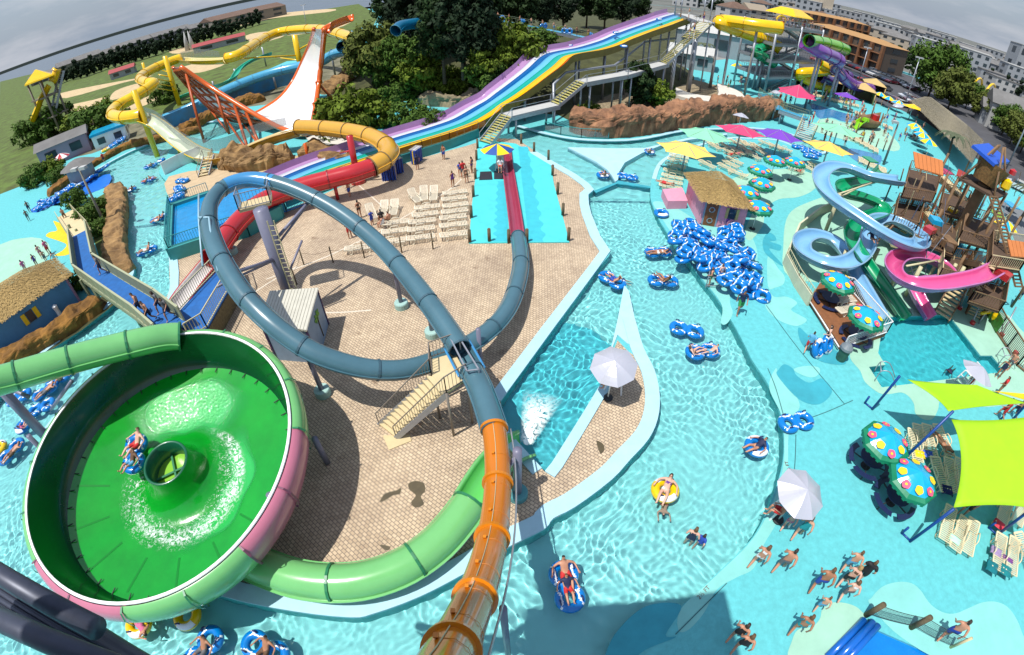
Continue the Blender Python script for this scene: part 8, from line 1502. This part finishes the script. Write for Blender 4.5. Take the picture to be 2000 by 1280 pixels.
# riders and swimmers
for q, pose, wear, lab, ang, z, sk, hr, lg, sc in (((1285, 496), 'lie', bik('white'), 'person sunbathing flat on a blue double tube', 1.67, .06, 2, 1, True, 1.), ((1296, 551), 'sit', [('t_shirt', 'brown')], 'person with long brown hair hunched on a blue double tube', .6, .0, 2, 1, True, .95), ((1354, 690), 'sit', bik('brown'), 'brown haired child on the double tube shared by two', -1.4, .0, 3, 1, True, .8), ((1387, 690), 'sit', [(S_, 'light blue')], 'bare backed child on the double tube shared by two', 1.7, .0, 3, 1, False, .8), ((1475, 876), 'sit', [('t_shirt', 'navy')], 'person in navy on the single blue tube by the bank', 1.8, -.02, 1, 0, False, .9), ((1298, 960), 'sit', [('bikini_top', 'purple'), ('bikini_bottom', 'white')], 'woman in a purple top lounging on the yellow tube', 2.6, -.02, 3, 0, True, 1.), ((1103, 1122), 'sit', [(S_, 'red')], 'tanned adult at the head of the double tube near the amber slide', 3.3, .0, 1, 0, False, 1.), ((1108, 1150), 'sit', [('t_shirt', 'navy'), (S_, 'red')], 'child in red shorts on the lap of the adult on the double tube', 3.3, .1, 1, 1, False, .8), ((1200, 552), 'sit', [(S_, 'blue')], 'rider on the tube by the tip of the pale divider', .5, .0, 1, 0, False, .95), ((1180, 345), 'sit', [(S_, 'navy')], 'rider on the tube beside the wedge island', 0, .0, 1, 0, False, .95), ((1268, 300), 'sit', [(S_, 'teal')], 'rider on the turquoise tube in the inner channel', 0, .0, 1, 0, False, .95),
 ((288, 492), 'sit', [(S_, 'white')], 'bare chested man on the double tube beside the landing tank', 2.2, .0, 1, 0, False, 1.05), ((309, 434), 'sit', [(S_, 'white')], 'first rider of the two against the landing tank', 2, .0, 1, 0, False, .95), ((316, 427), 'sit', bik('pink'), 'second rider of the two against the landing tank', 2, .0, 1, 0, True, .9), ((259, 372), 'sit', bik('purple'), 'rider on the blue tube near the grass patch', 1, .0, 1, 0, True, .95), ((285, 357), 'sit', [(S_, 'red')], 'first rider in the upper river double tube', 1.5, .0, 1, 0, False, .9), ((298, 352), 'sit', [(S_, 'blue')], 'second rider in the upper river double tube', -1.5, .0, 2, 0, False, .9), ((296, 326), 'sit', [(S_, 'navy')], 'rider in the tube near the white wall panels', 1, .0, 1, 0, False, .95), ((92, 766), 'lie', [(S_, 'grey')], 'rider lying on the tube under the green inlet tube', 2.6, .06, 1, 0, False, 1.), ((120, 745), 'sit', [(S_, 'blue')], 'rider on the tube touching the island curb', 1, .0, 1, 0, False, .95), ((50, 836), 'sit', [('t_shirt', 'pink')], 'child in pink on the single tube beside the grey column', 0, .0, 3, 0, False, .75), ((27, 886), 'lie', [(S_, 'brown')], 'rider lying on the tube at the picture edge beside the bowl', 2.8, .06, 1, 0, False, .95), ((276, 1221), 'lie', [(W_, 'pink')], 'rider in pink lying across the yellow tube below the bowl', 1.0, .06, 1, 0, True, .95), ((402, 1270), 'sit', [(S_, 'grey')], 'rider on the bottom edge tube nearer the bowl', 2.8, .0, 2, 0, False, .95), ((522, 1272), 'sit', [(S_, 'brown')], 'rider on the bottom edge tube nearer the amber slide', 2.8, .0, 2, 0, False, .95),
 ((1208, 545), 'swim', [(S_, 'grey')], 'swimmer pushing the tube by the tip of the pale divider', 1.2, -.22, 3, 0, False, 1.), ((1338, 1068), 'stand', [(W_, 'navy')], 'woman in a navy swimsuit wading in the river', -.6, -.85, 3, 1, True, 1.), ((1358, 1072), 'walk', [('t_shirt', 'blue')], 'child in a blue top wading beside a woman', -.9, -.8, 3, 0, True, .75), ((1298, 985), 'swim', [(S_, 'red')], 'swimmer under the yellow tube', 2.8, -.3, 3, 0, False, .9), ((1858, 722), 'swim', [('t_shirt', 'navy')], 'swimmer in navy in the splash pool', 2, -.1, 2, 0, False, .9)): person(q, pose, wear, lab, ang, z, sk, hr, lg, sc)
person(None, 'sit', [(S_, 'red')], 'bare chested man in red shorts riding the tube in the green bowl', 2.75, 0, 3, 1, False, 1.05, None, at(272, 872, 2.55)); person(None, 'sit', [('t_shirt', 'brown'), (S_, 'light blue')], 'child in a dark shirt and light blue shorts riding the tube in the bowl', 2.75, 0, 1, 1, False, .85, None, at(262, 905, 2.5))
for q, z, wear, lab, a in (((1199, 752), 1.0, [('t_shirt', 'white'), (S_, 'red')], 'lifeguard seated under the silver umbrella on the brick peninsula', 1.2), ((1525, 1002), 1.0, [(S_, 'red')], 'bare chested lifeguard in the white chair on the river bank', 1.0), ((977, 326), 1.1, [('t_shirt', 'white'), (S_, 'red')], 'lifeguard in a white shirt under the yellow and navy umbrella', 3.1), ((1702, 470), 2.45, [('t_shirt', 'navy')], 'rider in a dark shirt coming down the pale blue spiral slide', 2.9), ((748, 440), .3, [(W_, 'white')], 'woman in white seated in the group on the plaza', 1.0), ((760, 432), .3, [(S_, 'brown')], 'bare backed person seated in the group on the plaza', 1.0), ((745, 428), .3, [('t_shirt', 'black')], 'dark haired person in black seated in the group on the plaza', 0.5)): person(q, 'chair' if 'rider' not in lab else 'sit', wear, lab, a, z, 1, 0, 'woman' in lab, .95)
for q, sk, wear, lab, a in (((1838, 868), 2, [(S_, 'brown')], 'person lying on the lounger at the sail edge', .2), ((1425, 304), 1, [(S_, 'red')], 'sunbather on a lounger under the magenta canopy', -1), ((1440, 302), 1, bik('pink'), 'sunbather in pink under the magenta canopy', -1), ((1300, 560 - 200), 1, [(S_, 'red')], 'sunbather at the corner of the lounger stack by the river', 1), ((1560, 336), 1, bik('red'), 'sunbather at the end of the row by the blue spiral slide', -1)): person(q, 'lie', wear, lab, a, .38, sk, 0, False, 1.)
# bridge walkers are placed with the bridge; small figures round the far pools
random.seed(5); cols = list(CL); FAR = [(1590 + random.uniform(0, 70), 178 + random.uniform(0, 24)) for _ in range(26)] + [(1650 + random.uniform(0, 100), 205 + random.uniform(0, 40)) for _ in range(24)] + [(1600 + random.uniform(0, 130), 235 + random.uniform(0, 50)) for _ in range(24)] + [(1400 + random.uniform(0, 70), 140 + random.uniform(0, 40)) for _ in range(9)] + [(1745 + random.uniform(0, 60), 225 + random.uniform(0, 60)) for _ in range(16)] + [(1505 + random.uniform(0, 60), 190 + random.uniform(0, 25)) for _ in range(12)]
for i, q in enumerate(FAR):
    c = random.choice(cols); k = random.random(); zone = 'in front of the cabanas' if i < 26 else 'beside the pirate boat' if i < 50 else 'in the shallow wading pool' if i < 74 else 'by the grey park building' if i < 83 else 'by the car park fence' if i < 99 else 'under the big magenta umbrella'
    person(q, 'stand' if k < .6 else 'walk', [(S_, c)] if i % 2 else [(W_, c)], 'small distant figure in %s %s' % (c, zone), random.uniform(0, 6), 0., random.randrange(4), 0, i % 2 == 0, random.uniform(.75, 1.02), 'figures in %s %s' % (c, zone))
for i in range(9): p = pA.lerp(pB, (i + .5) / 9); c = random.choice(cols); person(None, 'stand', [(S_, c)], 'figure in %s queuing on the raised walkway among the pines' % c, random.uniform(0, 6), 0, random.randrange(3), 0, False, .95, 'queue on the raised walkway in ' + c, p + Vector((0, 0, .08))); (i % 2 == 0) and dup(TD, p + Vector((.3, -.4, .5)), 0, 'blue tube carried upright along the raised walkway', 'tubes on the raised walkway', 1, (1.4, 0, i))
for q, z, c in (((1345, 36), 11.4, 'white'), ((1374, 44), 11.2, 'purple'), ((1355, 66), 9.8, 'blue'), ((1346, 76), 9.1, 'white'), ((1586, 240), 1.9, 'red'), ((1578, 250), 1.3, 'purple')): person(q, 'stand', [(S_, c)], 'small figure in %s %s' % (c, 'on the upper rainbow stairs' if z > 5 else 'on the sage channel bridge stairs'), 1, z, 1, 0, False, 1., 'figures on the stairs in ' + c)
for i in range(8): p = CR[0].lerp(CR[1], .2 + .09 * i) + vy * .15; person(None, 'stand', [(S_, cols[i])], 'small figure in %s waiting on top of the steel tower' % cols[i], i, 0, i % 3, 0, False, 1., 'tower queue in ' + cols[i], Vector((p.x, p.y, TZ)))
for q, z in (((1112, 91), 6.9), ((1203, 66), 8.8), ((1287, 40), 10.6), ((1218, 93), 8.3)): dup(TS, at(*q, z), 0, 'blue mat rider racing down the rainbow slide', 'riders on the rainbow slide', .8)
# ---------------------------------------------------------------- sage bridge over the left river
br = thing('foot_bridge', 'sage green footbridge with a blue deck crossing the left river to the red slide', 'bridge', at(203, 599)); BZ = 2.0
BC_ = [at(158, 458, BZ), at(172, 528, BZ), at(238, 572, BZ), at(292, 607, BZ), at(338, 645, BZ)]
M_BLD = mat('bridge_blue', srgb(26, 108, 188, .72), .7, var=.25, vs_=2)
for a, b in zip(BC_, BC_[1:]):
    d = (b - a).normalized(); x = Vector((d.y, -d.x, 0)).normalized() * .85; e = d * .25; g = MB(); g.bar(a - e, b + e, 1.7, .16 + .004 * BC_.index(a)); g.build('walkway_deck', M_BLD, br)
    for s in (-1, 1):
        g = MB(); n = max(1, round((b - a).length / 1.1)); z = Vector((0, 0, 1))
        g.bar(a + x * s + z * .55, b + x * s + z * .55, .05, .9); g.build('side_panel', M_SAGE, br)
        g = MB(); g.bar(a + x * s + z * 1.1, b + x * s + z * 1.1, .14, .08); g.bar(a + x * s + z * .06, b + x * s + z * .06, .12, .1)
        for k in range(n + 1): q = a.lerp(b, k / n) + x * s; g.bar(q, q + z * 1.1, .1)
        g.build('rail_frame', mat('sage_rail', srgb(182, 186, 150, .72), .6), br); g = MB(); g.bar(a + x * s - z * .25, b + x * s - z * .25, .12, .35); g.build('beam', M_SAGE, br)
for q in ((203, 599), (180, 585), (271, 628), (318, 655), (150, 470), (165, 480)): p = at(*q); MB().bar((p.x, p.y, -.9), (p.x, p.y, BZ - .1), .2).build('leg', M_SAGE, br)
stair(br, at(128, 420, .0), BC_[0] - Vector((0, 0, .1)), 2.0, M_TAN, M_CREAM, None, 1.0, True, M_SAGE)
pt_ = thing('slide_platform', 'sage railed platform with blue decking and lattice skirt at the end of the red slide', 'platform', at(400, 620)); Q = ats([(335, 655), (348, 610), (425, 528), (455, 512), (462, 540), (405, 640), (372, 660)], 1.4)
g = MB(); g.poly([(p.x, p.y) for p in Q], 1.28, 1.4); g.build('platform_deck', M_BLD, pt_)
for i in (1, 3, 4, 5): a, b = Q[i], Q[(i + 1) % 7]; railing('railing', [a, b], 1.05, M_CREAM, pt_, .2, .028)
for i in (4, 5): a, b = Q[i], Q[(i + 1) % 7]; g = MB(); g.bar(Vector((a.x, a.y, .66)), Vector((b.x, b.y, .66)), .08, 1.22); g.build('lattice_skirt', mat('lattice', srgb(128, 116, 82, .7), .8, var=.5, vs_=8), pt_)
for p in Q: MB().bar((p.x, p.y, 0), (p.x, p.y, 1.28), .14).build('post', M_SAGE, pt_)
random.seed(9)
for i, (t_, k, lab) in enumerate(((.36, 1, 'person with a bag walking alone on the blue footbridge'), (.05, 3, 'bare backed man leading the group on the blue footbridge'), (.35, 3, 'woman in the middle of the group on the blue footbridge'), (.5, 3, 'dark haired person at the rail of the blue footbridge'), (.7, 3, 'person bending at the end of the blue footbridge'))):
    p = BC_[k].lerp(BC_[k + 1], t_); person(None, 'walk', [(S_, 'navy')] if i % 2 else [('t_shirt', 'grey'), (S_, 'navy')], lab, 2.3 + .2 * i, 0, 1, 0, i == 2, 1., None, p + Vector((.35 * (-1) ** i, .3 * (-1) ** i, .09)))
# ---------------------------------------------------------------- corner pool net, cart, camera tower
nt_ = thing('pool_net', 'brown log posts with a sagging net beside the bright blue corner pool', 'net fence', at(1779, 1226)); NB = [(1691, 1202), (1779, 1226), (1856, 1265)]; NP_ = [at(*q) for q in NB]
for i, p in enumerate(NP_): MB().tube([p, p + Vector((0, 0, 1.25))], .12 if i < 2 else .06, 10).build('log_post', M_LOG if i < 2 else M_TAN, nt_)
for a, b in zip(NP_, NP_[1:]):
    g = MB(); n = 34; sag = lambda t: -.1 * math.sin(math.pi * t)
    for k in range(n + 1): t = k / n; q = a.lerp(b, t) + Vector((0, 0, sag(t))); g.bar(q + Vector((0, 0, .25)), q + Vector((0, 0, 1.1)), .008)
    for r_ in range(9): z = .25 + .106 * r_; g.tube([a.lerp(b, k / 8) + Vector((0, 0, z + sag(k / 8))) for k in range(9)], .005 if 0 < r_ < 8 else .015, 4)
    g.build('netting', M_DARK, nt_)
g = MB(); a, b = at(1686, 1212), at(1615, 1285)
for s, z, m in ((0, .05, 0), (.35, .2, 0), (.7, .1, 0)): d = Vector((s * .7, -s * .5, z)); g.tube([a + d, b + d], .16, 10)
tag(g.build('lane_roller', gloss('roller_blue', (20, 110, 210), .7)), 'rolled blue pool cover along the edge of the corner pool', 'pool cover')
ct = thing('metal_cart', 'low metal tube cart between the two girls and the river', 'cart', at(1395, 555)); g = MB(); q4 = ats([(1378, 562), (1382, 546), (1412, 545), (1410, 562)])
for i in range(4): a, b = q4[i], q4[(i + 1) % 4]; g.bar(a + Vector((0, 0, .8)), b + Vector((0, 0, .8)), .05); g.bar(a + Vector((0, 0, .15)), b + Vector((0, 0, .15)), .05); g.bar(a, a + Vector((0, 0, .8)), .05)
g.build('cart_frame', M_STEEL, ct)
tc_ = thing('camera_tower', 'dark grey steel tower pipes crossing the lower corner of the picture beside the bowl', 'tower', (-2, -3, 0)); M_TP = mat('tower_pipe', (.06, .068, .10), .45, .3, var=.3, vs_=2)
def tp(a, b, r): MB().tube([a, b], r, 14).build('pipe', M_TP, tc_)
tp(at(-140, 1030, 13), at(190, 1228, 13), .13); tp(at(190, 1236, 12.6), at(420, 1370, 12.6), .1); tp(at(-140, 1140, 13.6), at(330, 1340, 13.6), .12)
for k in range(4): tp(at(-100, 1075 + 14 * k, 12.6), at(260, 1290 + 14 * k, 12.6), .04)
MB().box((-3, -3.2, 20.8), (7.6, 6.4, .25)).build('roof', M_TP, tc_); MB().box((-3, -3.6, 15.4), (7, 5, .2)).build('tower_deck', MATS['deck_grate'], tc_)
for x, y in ((-6.4, -.4), (.5, -.4), (-6.4, -6), (.5, -6)): MB().tube([(x, y, -.9), (x, y, 20.7)], .16, 10).build('column', M_TP, tc_)
for q, t in (((1366, 1172), ''), ((1546, 925), '')):
    tx = bpy.data.curves.new('depth_text', 'FONT'); tx.body = '2½ FT'; tx.size = .24; o = bpy.data.objects.new('depth_marking', tx); C.objects.link(o); p = at(*q); o.location = (p.x, p.y, .03); o.rotation_euler = (0, 0, .65 if q[0] < 1400 else 1.5); tx.materials.append(mat('marking_ink', (.12, .03, .03), .7)); bpy.context.view_layer.update(); me = bpy.data.meshes.new_from_object(o.evaluated_get(bpy.context.evaluated_depsgraph_get())); mw_ = (o.location.copy(), o.rotation_euler.copy()); bpy.data.objects.remove(o); o = put('depth_marking', me); o.location, o.rotation_euler = mw_; tag(o, 'painted depth marking reading 2½ FT, %s' % ('by the pale strip at the lower bank' if q[0] < 1400 else 'near the silver umbrella'), 'marking')
# spray of white water leaving the green outlet into the runout pool
g = MB(); g.smooth = True; a, b = at(1028, 866), at(1062, 765); val = []; rn = random.Random(2); nx, ny = 26, 12; dd = (b - a); xx = Vector((dd.y, -dd.x, 0)).normalized()
for i in range(nx + 1):
    for j in range(ny + 1): u, v = i / nx, j / ny; w_ = .3 + .8 * u; p = a + dd * u + xx * (v - .5) * 2 * w_; g.v.append((p.x, p.y, -.06 + .12 * hash3(p.x * 5, p.y * 5, 0) * (1 - u))); val.append(min(1, 2.2 * (1 - u)) * (1 - abs(2 * v - 1)) ** .7 * 1.3)
for i in range(nx):
    for j in range(ny): g.f.append([i * (ny + 1) + j, i * (ny + 1) + j + 1, (i + 1) * (ny + 1) + j + 1, (i + 1) * (ny + 1) + j]); g.mi.append(0); g.sm.append(True)
o = g.build('white_foam', foam_mat('pool_foam', .36, 3)); edge_attr(o, val); tag(o, None, None, None, 'stuff')
for q in (TD, TS, TY):
    for o in [*q.children_recursive, q]: bpy.data.objects.remove(o)
